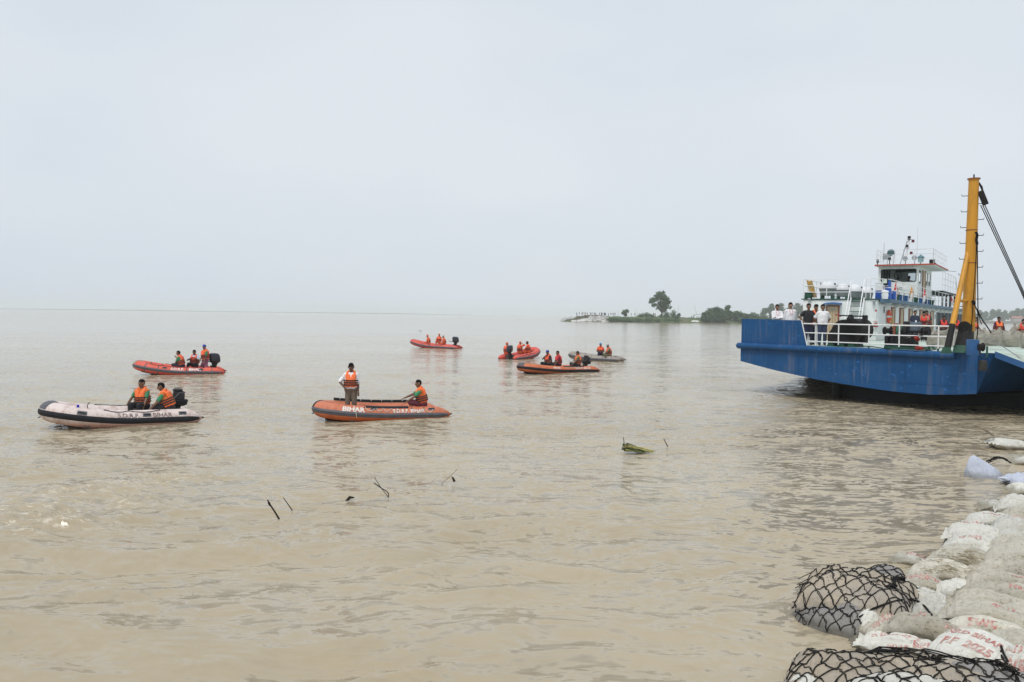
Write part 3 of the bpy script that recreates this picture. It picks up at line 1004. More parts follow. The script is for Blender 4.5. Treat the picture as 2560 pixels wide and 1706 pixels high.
    g.capsule(hip[0], hip[1], 0.142, 0.142)
    g.capsule(pel + up * .02 - rt * .03, pel + up * .07 + rt * .03, 0.135, 0.135)
    for (h, k, a) in legs:
        g.capsule(h, k, 0.112, 0.085)
        if cut > 0.5:
            e_ = k.lerp(a, (cut - .5) * 2 * .93)
            g.capsule(k, e_, 0.084, 0.068)
    remeshed(g, fit.get('legname', 'trousers'), CLOTH[fit.get('pants', 'black')], root, vox)
    # ---- shirt and sleeves
    s_ = MB()
    for t in torso[:-2] + torso[-1:]:
        s_.capsule(t[0], t[1], t[2] + .024, t[3] + .024)
    s_.capsule(pel + up * .0 - rt * .05, pel + up * .06 + rt * .05, .138, .138)
    s_.capsule(neck - up * .05, neck + up * .012, .085, .068)
    sl = fit.get('sleeve', 0.6)
    sleeve_m = fit.get('sleeves')
    for (a0, e, w) in arms:
        tgt = s_ if not sleeve_m else MB()
        tgt.capsule(a0, a0.lerp(e, min(1, sl)), 0.076, 0.068)
        if sl > 1:
            tgt.capsule(e, e.lerp(w, (sl - 1)), 0.062, 0.048)
        if sleeve_m:
            remeshed(tgt, 'sleeve', CLOTH[sleeve_m], root, vox)
    remeshed(s_, 'shirt', CLOTH[fit.get('shirt', 'white')], root, vox)
    # ---- hair and cap
    hgrp = MB()
    hgrp.capsule(hc + hu * 0.045 - hf * .022, hc + hu * 0.052 - hf * .005, 0.093, 0.089)
    hgrp.capsule(hc - hu * 0.0 - hf * .045, hc + hu * 0.04 - hf * .04, 0.074, 0.082)
    if fit.get('tuft'):
        hgrp.capsule(hc + hu * .075 + hf * .04, hc + hu * .08 - hf * .04, .075, .07)
    if not fit.get('cap'):
        remeshed(hgrp, 'hair', M_HAIR, root, vox * 0.8, 2)
    else:
        cp = MB()
        cp.capsule(hc + hu * 0.052 - hf * .014, hc + hu * 0.058 - hf * .0, 0.098, 0.094)
        cp.capsule(hc + hu * .045 + hf * .08 - hr * .035, hc + hu * .045 + hf * .08 + hr * .035, .018, .018)
        cp.capsule(hc + hu * .035 + hf * .13 - hr * .03, hc + hu * .035 + hf * .13 + hr * .03, .013, .013)
        remeshed(cp, 'cap', CLOTH[fit['cap']], root, min(vox, .016), 1)
    if vox < 0.016:
        for s in (-1, 1):
            MB().ball(hc + hr * 0.033 * s + hf * 0.083 + hu * .008, 0.011, 8, 6).build('eye', M_EYE, root)
    # ---- shoes
    if fit.get('shoes'):
        for i, (h, k, a) in enumerate(legs):
            ft = pose.get('toes', (0, 0))[i]
            d = Vector((math.sin(R(ft)), math.cos(R(ft)), 0))
            remeshed(MB().capsule(a - d * .05 - z * .025, a + d * .16 - z * .035, .048, .036).capsule(a, a - z * .02, .05, .05), 'shoe', M_SHOE, root, vox)
    # ---- life jacket
    if fit.get('vest'):
        def T(x, y, h):
            return pel + rt * x + fw * y + up * h
        j = MB()
        for s in (-1, 1):
            for x in (.05, .115):
                j.capsule(T(x * s, .135 if x < .1 else .115, .10), T(x * s * .95, .14 if x < .1 else .115, .30), .052, .055)
                j.capsule(T(x * s * .98, .14 if x < .1 else .115, .30), T((x + .012) * s, .11, .43), .055, .045)
                j.capsule(T(x * s, -.125, .10), T(x * s, -.125, .44), .055, .055)
            j.capsule(T(.175 * s, .04, .10), T(.18 * s, .04, .27), .052, .045)
            j.capsule(T(.175 * s, -.05, .10), T(.18 * s, -.05, .27), .052, .045)
            j.capsule(T(.115 * s, .10, .45), T(.118 * s, .0, .525), .05, .045)
            j.capsule(T(.118 * s, .0, .525), T(.11 * s, -.11, .46), .045, .05)
            j.capsule(T(.105 * s, .03, .53), T(.07 * s, -.08, .56), .038, .042)
        j.capsule(T(-.07, -.085, .56), T(.07, -.085, .56), .042, .042)
        j.capsule(T(0, -.125, .10), T(0, -.125, .46), .055, .055)
        jo = remeshed(j, 'life_jacket', VEST[fit['vest']], root, vox, 2)
        for h in (.135, .205, .275):
            ring = []
            for t in range(20):
                a = 2 * PI * t / 20
                ca, sa = math.cos(a), math.sin(a)
                ring.append(T(.236 * math.copysign(abs(ca) ** .8, ca), .196 * math.copysign(abs(sa) ** .7, sa) + .002, h))
            vs, fs = [], []
            for p in ring:
                c_ = T(0, 0, h)
                o_ = (p - c_).normalized() * .008
                vs += [p + up * .019, p + up * .019 + o_, p - up * .019 + o_, p - up * .019]
            for t in range(20):
                n_ = (t + 1) % 20
                for e in range(4):
                    fs.append((t * 4 + e, n_ * 4 + e, n_ * 4 + (e + 1) % 4, t * 4 + (e + 1) % 4))
            MB().add(vs, fs).build('strap', M_STRAP, jo)
    if fit.get('lanyard'):
        mb = MB()
        pts = [pel + up * .53 - rt * .06 + fw * .05, pel + up * .45 - rt * .055 + fw * .145, pel + up * .30 + fw * .175, pel + up * .45 + rt * .055 + fw * .145, pel + up * .53 + rt * .06 + fw * .05]
        mb.path(pts, .007, 5)
        mb.build('lanyard', mat('lanyard_pink', (0.62, 0.10, 0.16), 0.7), root)
    if fit.get('badge'):
        Mx = Matrix((( *rt, 0), ( *fw, 0), ( *up, 0), (0, 0, 0, 1))).transposed()
        c_ = pel + up * .22 + fw * .15
        MB().box((-.04, 0, -.055), (.04, .012, .055), Matrix.Translation(c_) @ Mx.to_3x3().to_4x4()).build('badge', CLOTH['white'], root, smooth=False)
    return root

def stand(**k):
    d = dict(pel=(0, 0, .92), feet=((-.11, -.02, .07), (.11, .03, .07)))
    d.update(k)
    return d
def sit(h=.0, fwd=.42, drop=.34, spread=.14, **k):
    """sitting with the seat at h; feet `drop` below the seat"""
    d = dict(pel=(0, 0, h + .12), feet=((-spread, fwd, h - drop + .07), (spread, fwd + .03, h - drop + .07)), lean=(0, .15),
             hands=((-.13, .36, h + .22), (.13, .36, h + .22)), elbows=((-.7, -.4, -.4), (.7, -.4, -.4)))
    d.update(k)
    return d

# ================================================================== inflatable boats
M_RUB = mat('rubber_black', (0.016, 0.016, 0.020), 0.65, 0.25, 5, spec=.25)
M_GREY = mat('rubber_grey', (0.10, 0.10, 0.115), 0.6, 0.2, 5)
M_ROPE = mat('rope_white', (0.62, 0.58, 0.50), 0.9, 0.2, 20)
M_ROPEB = mat('rope_black', (0.012, 0.012, 0.014), 0.9, 0.2, 20, spec=.1)
M_COWL = mat('outboard_cowl', (0.016, 0.019, 0.030), 0.28, 0.2, 4)
M_MOTOR = mat('outboard_metal', (0.03, 0.03, 0.033), 0.45, 0.3, 9, metal=0.4)
M_DECAL = mat('decal_white', (0.75, 0.75, 0.75), 0.5, 0.1)
M_LETTER = mat('letter_white', (0.80, 0.78, 0.74), 0.6, 0.08)
M_LETTERW = mat('letter_worn', (0.12, 0.08, 0.075), 0.7, 0.5, 9, dirt=(0.58, 0.46, 0.42), dirt_amt=0.7, dscale=9)
M_FLOOR = mat('boat_floor', (0.07, 0.065, 0.06), 0.8, 0.3, 4)
def hull_mat(name, top, low):
    """worn coated fabric: sun-bleached above the band, stronger and stained below it"""
    m, nt, b = new_mat(name)
    tc = nt.nodes.new('ShaderNodeTexCoord')
    sp = nt.nodes.new('ShaderNodeSeparateXYZ')
    nt.links.new(tc.outputs['Object'], sp.inputs[0])
    n1 = noise(nt, 1.4, 5, .6)
    n2 = noise(nt, 5.0, 4, .65, stretch=(1, 1, 0.35))
    ad = nt.nodes.new('ShaderNodeMath'); ad.operation = 'MULTIPLY_ADD'
    nt.links.new(n1, ad.inputs[0]); ad.inputs[1].default_value = .16
    nt.links.new(sp.outputs['Z'], ad.inputs[2])
    f = ramp(nt, ad.outputs[0], .12, .30)
    c = mixc(nt, f, low, top)
    c = mixc(nt, ramp(nt, n2, .46, .74, (0, 0, 0), (.7, .7, .7)), c, tuple(x * .62 + .01 for x in low))
    scf = noise(nt, 9.0, 6, .75, stretch=(.5, 1, 1.6))
    c = mixc(nt, ramp(nt, scf, .60, .70, (0, 0, 0), (.5, .5, .5)), c, (.16, .12, .10))
    nt.links.new(c, b.inputs['Base Color'])
    b.inputs['Roughness'].default_value = .58
    bump(nt, b, noise(nt, 3.0, 3), .12, .03)
    return m
HULL = {'pink': hull_mat('hull_faded_pink', (0.74, 0.63, 0.59), (0.52, 0.29, 0.22)),
        'coral': hull_mat('hull_coral', (0.74, 0.115, 0.070), (0.62, 0.060, 0.035)),
        'orange': hull_mat('hull_orange', (0.60, 0.19, 0.10), (0.56, 0.11, 0.015)),
        'red': hull_mat('hull_red', (0.70, 0.105, 0.075), (0.54, 0.05, 0.035)),
        'deep': hull_mat('hull_deep_orange', (0.60, 0.165, 0.065), (0.40, 0.085, 0.018)),
        'grey': hull_mat('hull_stone_grey', (0.34, 0.295, 0.26), (0.24, 0.20, 0.165))}

class Tube:
    """the U-shaped buoyancy tube of one boat: path from port stern round the bow to starboard stern"""
    def __init__(s, L=4.6, hw=0.64, r=0.255, rise=0.34, z0=0.13, cone=0.55, bow0=0.36):
        s.r, s.z0, s.cone = r, z0, cone
        xs0 = -L / 2
        xb = L / 2 - r                      # foremost centre line
        x1 = xs0 + L * (1 - bow0)           # where the sides start to curve in
        pts = []
        n1 = 26
        for i in range(n1):
            pts.append((xs0 + (x1 - xs0) * i / n1, hw))
        nb = 26
        for i in range(nb + 1):
            a = PI / 2 - PI * i / nb
            ca, sa = math.cos(a), math.sin(a)
            pts.append((x1 + (xb - x1) * math.copysign(abs(ca) ** 0.8, ca), hw * math.copysign(abs(sa) ** 0.9, sa)))
        for i in range(n1 - 1, -1, -1):
            pts.append((xs0 + (x1 - xs0) * i / n1, -hw))
        P = []
        for (x, y) in pts:
            t = max(0.0, (x - (x1 - 0.9)) / (xb - (x1 - 0.9)))
            P.append(Vector((x, y, z0 + rise * t ** 1.8)))
        s.P = P
        s.S = [0.0]
        for a, b in zip(P, P[1:]):
            s.S.append(s.S[-1] + (b - a).length)
        s.len = s.S[-1]
        s.xs0, s.x1, s.xb, s.hw = xs0, x1, xb, hw
    def frame(s, d):
        d = min(max(d, 0.0), s.len)
        i = 0
        lo, hi = 0, len(s.S) - 2
        while lo < hi:
            mid = (lo + hi + 1) // 2
            if s.S[mid] <= d: lo = mid
            else: hi = mid - 1
        i = lo
        t = (d - s.S[i]) / (s.S[i + 1] - s.S[i])
        p = s.P[i].lerp(s.P[i + 1], t)
        def tan(k):
            a = s.P[max(0, k - 1)]; b = s.P[min(len(s.P) - 1, k + 1)]
            return (b - a).normalized()
        T = tan(i).lerp(tan(i + 1), t).normalized()
        N = Vector((-T.y, T.x, 0))
        if N.length < 1e-4: N = Vector((1, 0, 0))
        N.normalize()
        U = T.cross(N)
        if U.z < 0: U = -U
        e = min(d, s.len - d)
        rad = s.r if e > s.cone else s.r * (0.16 + 0.84 * math.sin(e / s.cone * PI / 2) ** 0.9)
        return p, T, N, U, rad
    def at(s, d, a, off=0.0):
        p, T, N, U, rad = s.frame(d)
        return p + (N * math.cos(a) + U * math.sin(a)) * (rad + off)
    def mesh(s):
        n = 20
        ds = []
        for d in s.S: ds.append(d)
        ds += [0.08, 0.2, 0.35, 0.5, s.len - .08, s.len - .2, s.len - .35, s.len - .5]
        ds = sorted(set(round(d, 4) for d in ds))
        mb = MB()
        vs, fs = [], []
        for d in ds:
            for j in range(n):
                vs.append(s.at(d, 2 * PI * j / n))
        k = len(ds)
        for i in range(k - 1):
            for j in range(n):
                fs.append((i * n + j, (i + 1) * n + j, (i + 1) * n + (j + 1) % n, i * n + (j + 1) % n))
        fs.append(tuple(range(n)))
        fs.append(tuple(range(k * n - 1, (k - 1) * n - 1, -1)))
        return mb.add(vs, fs)
    def patch(s, d0, d1, a0, a1, off, nd_=24, na=5):
        """a raised strip of rubber lying on the tube"""
        vs, fs = [], []
        for i in range(nd_ + 1):
            d = d0 + (d1 - d0) * i / nd_
            for j in range(na + 1):
                vs.append(s.at(d, a0 + (a1 - a0) * j / na, off * (1 if 0 < j < na else .15)))
        for i in range(nd_):
            for j in range(na):
                a = i * (na + 1) + j
                fs.append((a, a + na + 1, a + na + 2, a + 1))
        return MB().add(vs, fs)
    def text(s, string, d_start, a_mid, size, port=True, bold=.02, worn=0):
        vs, fs, w = text_mesh(string, bold)
        out = []
        for x, y in vs:
            d = d_start - x * size if port else d_start + x * size
            a = a_mid + (y - .36) * size / s.r
            out.append(s.at(d, a, .006))
        return MB().add(out, fs), w * size

def outboard(parent, x, z, big=1.0, open_cowl=False, tilt=0.0):
    o = empty('outboard_motor', parent=parent, loc=(x, 0, z), rot=(0, -tilt, 0))
    k = big
    if not open_cowl:
        c = MB().loft([(-.16 * k, 0, .26 * k, .17 * k, .13 * k), (-.16 * k, 0, .30 * k, .235 * k, .165 * k), (-.15 * k, 0, .42 * k, .255 * k, .175 * k), (-.13 * k, 0, .58 * k, .25 * k, .17 * k),
                       (-.11 * k, 0, .68 * k, .215 * k, .145 * k), (-.10 * k, 0, .715 * k, .13 * k, .09 * k)], 20, 3.4)
        c.build('cowl', M_COWL, o)
        for s_ in (-1, 1):
            MB().box((-.26 * k, -.004, .52 * k), (.0, .004, .57 * k), Matrix.Translation((0, s_ * .178 * k, 0)) @ Matrix.Rotation(R(2 * s_), 4, 'X')).build('decal', M_DECAL, o, smooth=False)
    else:
        MB().loft([(-.16, 0, .16, .16, .12), (-.16, 0, .20, .25, .17), (-.17, 0, .34, .27, .19), (-.17, 0, .36, .25, .17)], 18, 4).build('cowl_base', M_RUB, o)
        rnd = random.Random(2)
        e = MB().bbox((-.33, -.13, .34), (-.02, .13, .62), .04)
        e.build('engine_block', M_MOTOR, o)
        MB().lathe([(.13, 0), (.15, .02), (.15, .06), (.09, .08)], 16, Matrix.Translation((-.14, 0, .62))).build('flywheel', M_MOTOR, o)
        for i in range(7):
            a = Vector((rnd.uniform(-.38, .04), rnd.uniform(-.17, .17), rnd.uniform(.36, .6)))
            b = Vector((rnd.uniform(-.38, .04), rnd.uniform(-.17, .17), rnd.uniform(.36, .66)))
            m_ = (a + b) / 2 + Vector((0, 0, .1))
            MB().path([a, m_, b], .014, 6).build('hose', M_ROPEB if i % 3 else M_GREY, o)
        MB().bbox((-.30, -.19, .40), (-.18, -.12, .52), .02).build('carburettor', M_GREY, o)
    MB().loft([(-.14 * k, 0, -.62, .05, .035), (-.14 * k, 0, -.2, .075 * k, .05 * k), (-.14 * k, 0, .12 * k, .10 * k, .075 * k), (-.15 * k, 0, .27 * k, .16 * k, .12 * k)], 14, 2.6).build('leg_housing', M_MOTOR, o)
    MB().bbox((-.06, -.10, -.12), (.05, .10, .16), .02).build('clamp_bracket', M_MOTOR, o)
    MB().path([(-.02, .02, .30 * k), (.22, .06, .33 * k), (.50, .10, .36 * k)], [.026, .022, .024], 8).build('tiller', M_RUB, o)
    return o

def rope_line(parent, tb_, ds, a, sag, m, r=.010, side=1, name='grab_rope', off=.012):
    """a line looping between fixings along the tube"""
    pts = []
    for d0, d1 in zip(ds, ds[1:]):
        for t in np.linspace(0, 1, 7, endpoint=False):
            d = d0 + (d1 - d0) * t
            pts.append(tb_.at(d, a - sag * 4 * t * (1 - t), off))
    pts.append(tb_.at(ds[-1], a, off))
    o = MB().path(pts, r, 6).build(name, m, parent)
    return o

def boat(label, hull, M, L=4.6, motor=None, bands=(), texts=(), letter=None, ropes=(), cap=None, handles=(), fill=None, strake=None, extras=None, rise=.34, port=True, boatkw=None, side_pads=()):
    root = empty('inflatable_boat', label, 'boat', group='rescue boats on the river')
    root.matrix_world = M
    t = Tube(L=L, rise=rise, **(boatkw or {}))
    t.mesh().build('tube', HULL[hull], root)
    sm = strake or M_RUB
    t.patch(.10, t.len - .10, -.30, .30, .022, 90, 4).build('rub_strake', sm, root)
    t.patch(.25, t.len - .25, -.06, .06, .030, 90, 2).build('strake_ridge', M_RUB, root)
    mid = t.len / 2
    if cap:
        t.patch(mid - .26, mid + .26, .36, 2.6, .008, 12, 10).build('bow_patch', cap, root)
    for d in bands:
        for q in (d, t.len - d):
            t.patch(q - .025, q + .025, -1.4, 2.9, .006, 2, 14).build('seam_band', M_GREY, root)
    for q in (.62, t.len - .62):
        t.patch(q - .02, q + .02, -1.4, 2.9, .005, 2, 14).build('cone_seam', M_GREY if bands else HULL[hull], root)
    for q in (.0, t.len):
        p, T, N, U, rad = t.frame(q)
        d = T if q > 0 else -T
        MB().capsule(p - d * .05, p + d * .05, rad * 1.25, rad * .5, 10).build('stern_cap', M_RUB, root)
    # floor and transom
    fl = []
    n = 20
    for i in range(n + 1):
        x = t.xs0 + .75 + (t.xb - .15 - t.xs0 - .75) * i / n
        w = t.hw - .06
        if x > t.x1:
            w *= max(.1, math.sqrt(max(0, 1 - ((x - t.x1) / (t.xb - t.x1)) ** 2)))
        zz = t.z0 - .12 + rise * max(0, (x - (t.x1 - .9)) / (t.xb - t.x1 + .9)) ** 1.8
        fl.append((x, w, zz))
    vs = []
    for x, w, zz in fl:
        vs += [(x, w, zz), (x, -w, zz)]
    MB().add(vs, [(2 * i, 2 * i + 1, 2 * i + 3, 2 * i + 2) for i in range(n)]).build('floor', M_FLOOR, root)
    # keel skirt under the raised bow
    vs = []
    for x, w, zz in fl:
        vs += [(x, w * .95, zz - .02), (x, 0, zz - .22), (x, -w * .95, zz - .02)]
    MB().add(vs, [(3 * i + j, 3 * i + j + 1, 3 * i + j + 4, 3 * i + j + 3) for i in range(n) for j in (0, 1)]).build('keel', M_RUB, root)
    MB().bbox((t.xs0 + .70, -t.hw, -.25), (t.xs0 + .75, t.hw, .36), .015).build('transom', M_FLOOR, root)
    if motor:
        outboard(root, t.xs0 + .70, .30, motor.get('big', 1.0), motor.get('open', False), motor.get('tilt', 0))
    for (s_, d, a, size, bold) in texts:
        mb, w = t.text(s_, d, a, size, port, bold)
        mb.build('lettering', letter or M_LETTER, root)
    for (ds, a, sag, m_) in ropes:
        rope_line(root, t, ds, a, sag, m_)
        for d in ds:
            MB().ball(t.at(d, a, .005), .028, 8, 6, (1, 1, .7)).build('rope_fixing', M_RUB, root)
    for (d, a) in handles:
        hb = t.patch(d - .11, d + .11, a - .22, a + .22, .010, 4, 4)
        ho = hb.build('handle_pad', M_GREY, root)
        MB().path([t.at(d - .08, a, .008), t.at(d - .06, a, .035), t.at(d + .06, a, .035), t.at(d + .08, a, .008)], .012, 6).build('handle', M_RUB, ho)
    for d in (mid - 1.2, mid + 1.2):
        MB().path([t.at(d - .06, -.75, .0), t.at(d - .04, -.85, .03), t.at(d + .04, -.85, .03), t.at(d + .06, -.75, 0)], .012, 6).build('lifting_ring', M_GREY, root)
    # towing ring at the nose
    pn = t.at(mid, -.55, .0)
    MB().path([pn + Vector((0, .05, 0)), pn + Vector((.05, .03, -.03)), pn + Vector((.05, -.03, -.03)), pn + Vector((0, -.05, 0))], .012, 6).build('towing_ring', M_GREY, root)
    return root, t

def boat_M(bow, stern, pitch=0.0, roll=0.0, z=0.0):
    """bow and stern tips given as points on the water"""
    b = Vector((bow.x, bow.y, 0)); s = Vector((stern.x, stern.y, 0))
    d = b - s
    yaw = math.atan2(d.y, d.x)
    c = (b + s) / 2
    return Matrix.Translation((c.x, c.y, z)) @ Matrix.Rotation(yaw, 4, 'Z') @ Matrix.Rotation(-pitch, 4, 'Y') @ Matrix.Rotation(roll, 4, 'X'), d.length, yaw
def in_boat(M, x, y, z, face):
    """stand or sit at x,y,z of the boat, facing the compass angle `face` (0 = along +Y of the place, clockwise seen from above)"""
    p = M @ Vector((x, y, z))
    return Matrix.Translation(p) @ Matrix.Rotation(-R(face), 4, 'Z')
# facing 180 looks at the camera, 270 looks left in the picture, 90 right

# --- 1: pale pink boat, left foreground
bw = Vector((-13.35, 22.55, 0)); st = Vector((-9.95, 25.07, 0))
M1, L1_, _ = boat_M(bw, st, R(1.6), 0, .02)
B1, T1 = boat('faded pink inflatable boat with black band and uncovered engine', 'pink', M1, L=L1_ + .05,
    motor=dict(open=True), letter=M_LETTERW, texts=[('S.D.R.F.', 2.42, .58, .19, .02), ('BIHAR', 1.46, .58, .19, .02)],
    ropes=[((2.75, 2.1, 1.25), 1.25, .30, M_ROPEB), ((5.9, 6.6, 7.3, 8.0), 1.6, .1, M_ROPEB)], cap=M_GREY, handles=[(1.62, .62), (3.3, .55), (.62, .70)], rise=.26, boatkw=dict(r=.285, hw=.66, z0=.15))
MB().bbox((-.03, -.03, -.03), (.03, .03, .05), .01, Matrix.Translation(T1.at(T1.len / 2 - .9, 1.35, .02))).build('valve_cap', mat('valve_blue', (0.02, 0.02, .5), .4), B1)
_p = T1.at(T1.len / 2 - 1.15, 1.35, .0)
MB().path([_p, _p + Vector((.02, .0, .08)), _p + Vector((-.04, 0, .17))], .012, 6).build('bow_cleat', M_RUB, B1)
person('man seated facing camera in the pink boat, arm stretched along the tube', in_boat(M1, -.70, -.50, .30, 188),
       sit(.02, fwd=.36, drop=.30, lean=(.03, .05), hands=((-.20, .30, .10), (.62, -.02, .05)), head=(12, 4)), dict(vest='orange', shirt='orange', sleeves='green', pants='black', skin=0), vox=.0135)
person('man leaning forward in profile beside the uncovered engine of the pink boat', in_boat(M1, -1.28, .42, .33, 262),
       sit(.0, fwd=.40, drop=.30, lean=(-.02, .42), hands=((-.24, .60, .00), (.10, .50, .06)), head=(-8, -4)), dict(vest='orange', shirt='orange', sleeves='green', pants='black', skin=0), vox=.0135)

# --- 2: coral boat behind it
bw = at_z(332, 936, 0); st = at_z(562, 934, 0)
M2, L2_, _ = boat_M(bw, st, R(1.2), 0, .02)
B2, T2 = boat('coral red inflatable boat with grey band and dark outboard, behind the pink boat', 'coral', M2, L=L2_,
    motor=dict(big=1.15), letter=M_LETTER, texts=[('S.D.R.F.', 2.65, .66, .21, .03), ('BIHAR', 1.75, .66, .21, .03)], strake=M_GREY,
    bands=(1.85, 3.25, 3.85), ropes=[((3.7, 3.0, 2.0), 1.35, .28, M_ROPEB), ((2.0, 1.35, 1.0), 1.3, .3, M_ROPEB), ((6.2, 6.9, 7.6, 8.3), 1.5, .15, M_ROPEB)], cap=HULL['grey'], handles=[(2.95, .72), (1.15, .68)], rise=.30)
person('bare-legged man in orange life jacket seated facing left in the coral boat', in_boat(M2, -.15, .42, .32, 268),
       sit(0, fwd=.34, drop=.30, lean=(0, .28), hands=((-.10, .42, .12), (.10, .36, .60)), head=(-4, 0)), dict(vest='coral', shirt='green', sleeves='green', pants='navy', leg=.42, legname='shorts', skin=0))
person('man facing camera with both hands raised to his chin, middle of the coral boat', in_boat(M2, -.72, -.25, .33, 180),
       sit(0, fwd=.30, drop=.26, lean=(0, .03), spread=.26, hands=((-.09, .22, .50), (.09, .22, .50)), elbows=((-.8, .2, -.6), (.8, .2, -.6))), dict(vest='coral', shirt='paleblue', pants='black', skin=1))
person('man in blue cap and purple shorts kneeling at the tiller of the coral boat', in_boat(M2, -1.32, .25, .24, 222),
       dict(pel=(0, 0, .52), feet=((-.16, -.34, .06), (.20, -.30, .10)), knees=((-.1, 1, 0), (.1, 1, 0)), lean=(.02, .08), hands=((-.20, .20, .36), (.16, .28, .34)), head=(-20, 0)),
       dict(vest='coral', shirt='orange', sleeves='green', pants='purple', leg=.5, legname='shorts', cap='blue', skin=0))

# --- 3: orange boat with the standing man
bw = Vector((-6.28, 25.25, 0)); st = Vector((-2.28, 26.93, 0))
M3, L3_, _ = boat_M(bw, st, R(1.3), 0, .01)
B3, T3 = boat('large worn orange inflatable boat without engine, nearest the picture centre', 'orange', M3, L=L3_ + .03, letter=M_LETTER,
    texts=[('BIHAR', 3.55, .66, .23, .03), ('S.D.R.F. BIHAR', 1.98, .62, .165, .02)], strake=M_GREY,
    ropes=[((2.9, 2.55, 2.3, 2.05, 1.8), 1.05, .55, M_ROPE), ((1.35, .95, .62), 1.0, .7, M_ROPE)], handles=[(2.6, .95), (.70, .85)], rise=.15)
T3.patch(T3.len / 2 - .06, T3.len / 2 + .06, -.6, 2.6, .012, 4, 12).build('bow_band', M_RUB, B3)
# long dark tube rail lashed along the far side, and fabric on the near tube
rl = MB().path([T3.at(d, 1.6, .05) for d in np.linspace(5.2, 8.0, 12)], .045, 8).build('lashed_rail', M_RUB, B3)
for d in np.linspace(5.4, 7.9, 8):
    p_ = T3.at(d, 1.6, .05)
    MB().path([p_ + Vector((.0, .05, .0)), p_ + Vector((0, .03, .05)), p_ + Vector((0, -.03, .05)), p_ + Vector((0, -.05, 0))], .010, 5).build('lashing', M_ROPE, rl)
T3.patch(1.45, 2.85, 1.0, 1.9, .02, 14, 4).build('side_pad', M_RUB, B3)
MB().path([T3.at(3.22, 1.3, .01), T3.at(3.2, .8, .02), T3.at(3.16, .2, .05), T3.at(3.13, -.3, .04)], .010, 6).build('hanging_line', M_ROPE, B3)
person('man in white shirt, brown trousers and orange life jacket standing in the large orange boat', in_boat(M3, .98, .10, .0, 176),
       stand(pel=(0, 0, .92), hands=((-.25, .10, .72), (.20, .16, .98)), elbows=((-.5, -.8, -.3), (1, -.15, -.1)), head=(6, -3), lean=(0, .0)),
       dict(vest='orange', shirt='white', pants='khaki', sleeve=.9, fat=1.08, tuft=1, skin=1), vox=.0135)
person('man in maroon shorts sitting at the stern of the large orange boat', in_boat(M3, -1.32, .42, .32, 262),
       sit(0, fwd=.33, drop=.30, lean=(.0, .26), hands=((-.16, .56, .20), (.08, .60, .32)), head=(-18, 3)), dict(vest='orange', shirt='orange', sleeves='green', pants='maroon', leg=.4, legname='shorts', skin=0), vox=.0135)

# --- 4: farthest red boat
bw = at_z(1026, 869, 0); st = at_z(1151, 872, 0)
M4, L4_, _ = boat_M(bw, st, R(1.6), 0, .02)
B4, T4 = boat('small farthest red inflatable boat carrying three seated men in orange', 'red', M4, L=L4_, motor=dict(big=1.25), strake=M_GREY, bands=(2.2, 3.6),
    ropes=[((4.0, 3.2, 2.4, 1.6), 1.1, .5, M_ROPEB)], cap=HULL['red'], handles=[(3.0, .7)], rise=.36)
for (x, y, f, ln, lab) in [(.52, .35, 255, .25, 'man nearest the bow of the farthest red boat, orange clothes and life jacket'),
                           (-.30, -.30, 200, .05, 'man sitting highest in the middle of the farthest red boat'),
                           (-1.12, .40, 262, .22, 'man in tan cap nearest the engine of the farthest red boat')]:
    person(lab, in_boat(M4, x, y, .34 + (.12 if y < 0 else 0), f), sit(0, drop=.30, fwd=.34, lean=(0, ln), hands=((-.22, .22, .10), (.20, .30, .16))), dict(vest='coral', shirt='redorange', sleeve=1.5, pants='redorange', cap='redorange' if x > -.9 else 'tan', skin=2), vox=.024)

# --- 5: red boat seen from its stern
st = Vector((-.38 + .5, 60.4, 0)); bw = Vector((2.62, 64.6, 0))
st = (at_z(1241, 899, 0) + at_z(1289, 899, 0)) / 2
bw = st + Vector((.50, .87, 0)) * 4.7
M5, L5_, _ = boat_M(bw, st, R(2.0), 0, .02)
B5, T5 = boat('red inflatable boat seen from behind, pointing away with engine towards camera', 'red', M5, L=4.7, motor=dict(big=1.12), strake=M_GREY, bands=(1.9,), ropes=[((6.4, 7.1, 7.8, 8.6), 1.1, .4, M_ROPEB)], handles=[], rise=.34, port=False)
person('man in orange cap sitting left of the engine in the red boat seen from behind', in_boat(M5, -1.35, .55, .33, 20), sit(0, drop=.30, fwd=.34, lean=(0, .08), head=(50, 0)), dict(vest='coral', shirt='redorange', sleeve=1.5, pants='redorange', cap='redorange', skin=2), vox=.022)
person('man shading his eyes with one hand in the red boat seen from behind', in_boat(M5, -.35, -.05, .36, 60), sit(0, drop=.30, fwd=.34, lean=(0, .05), hands=((-.2, .3, .1), (.10, .20, .76)), elbows=((-.6, -.4, -.3), (1, .3, -.2)), head=(-10, 0)), dict(vest='coral', shirt='redorange', sleeve=1.5, pants='redorange', cap='redorange', skin=2), vox=.022)
person('bareheaded man leaning towards his hands near the bow of the red boat seen from behind', in_boat(M5, .35, -.48, .36, 275), sit(0, drop=.30, fwd=.36, lean=(0, .2), hands=((-.1, .5, .12), (.1, .5, .12))), dict(vest='coral', shirt='redorange', sleeve=1.5, pants='redorange', skin=1), vox=.022)

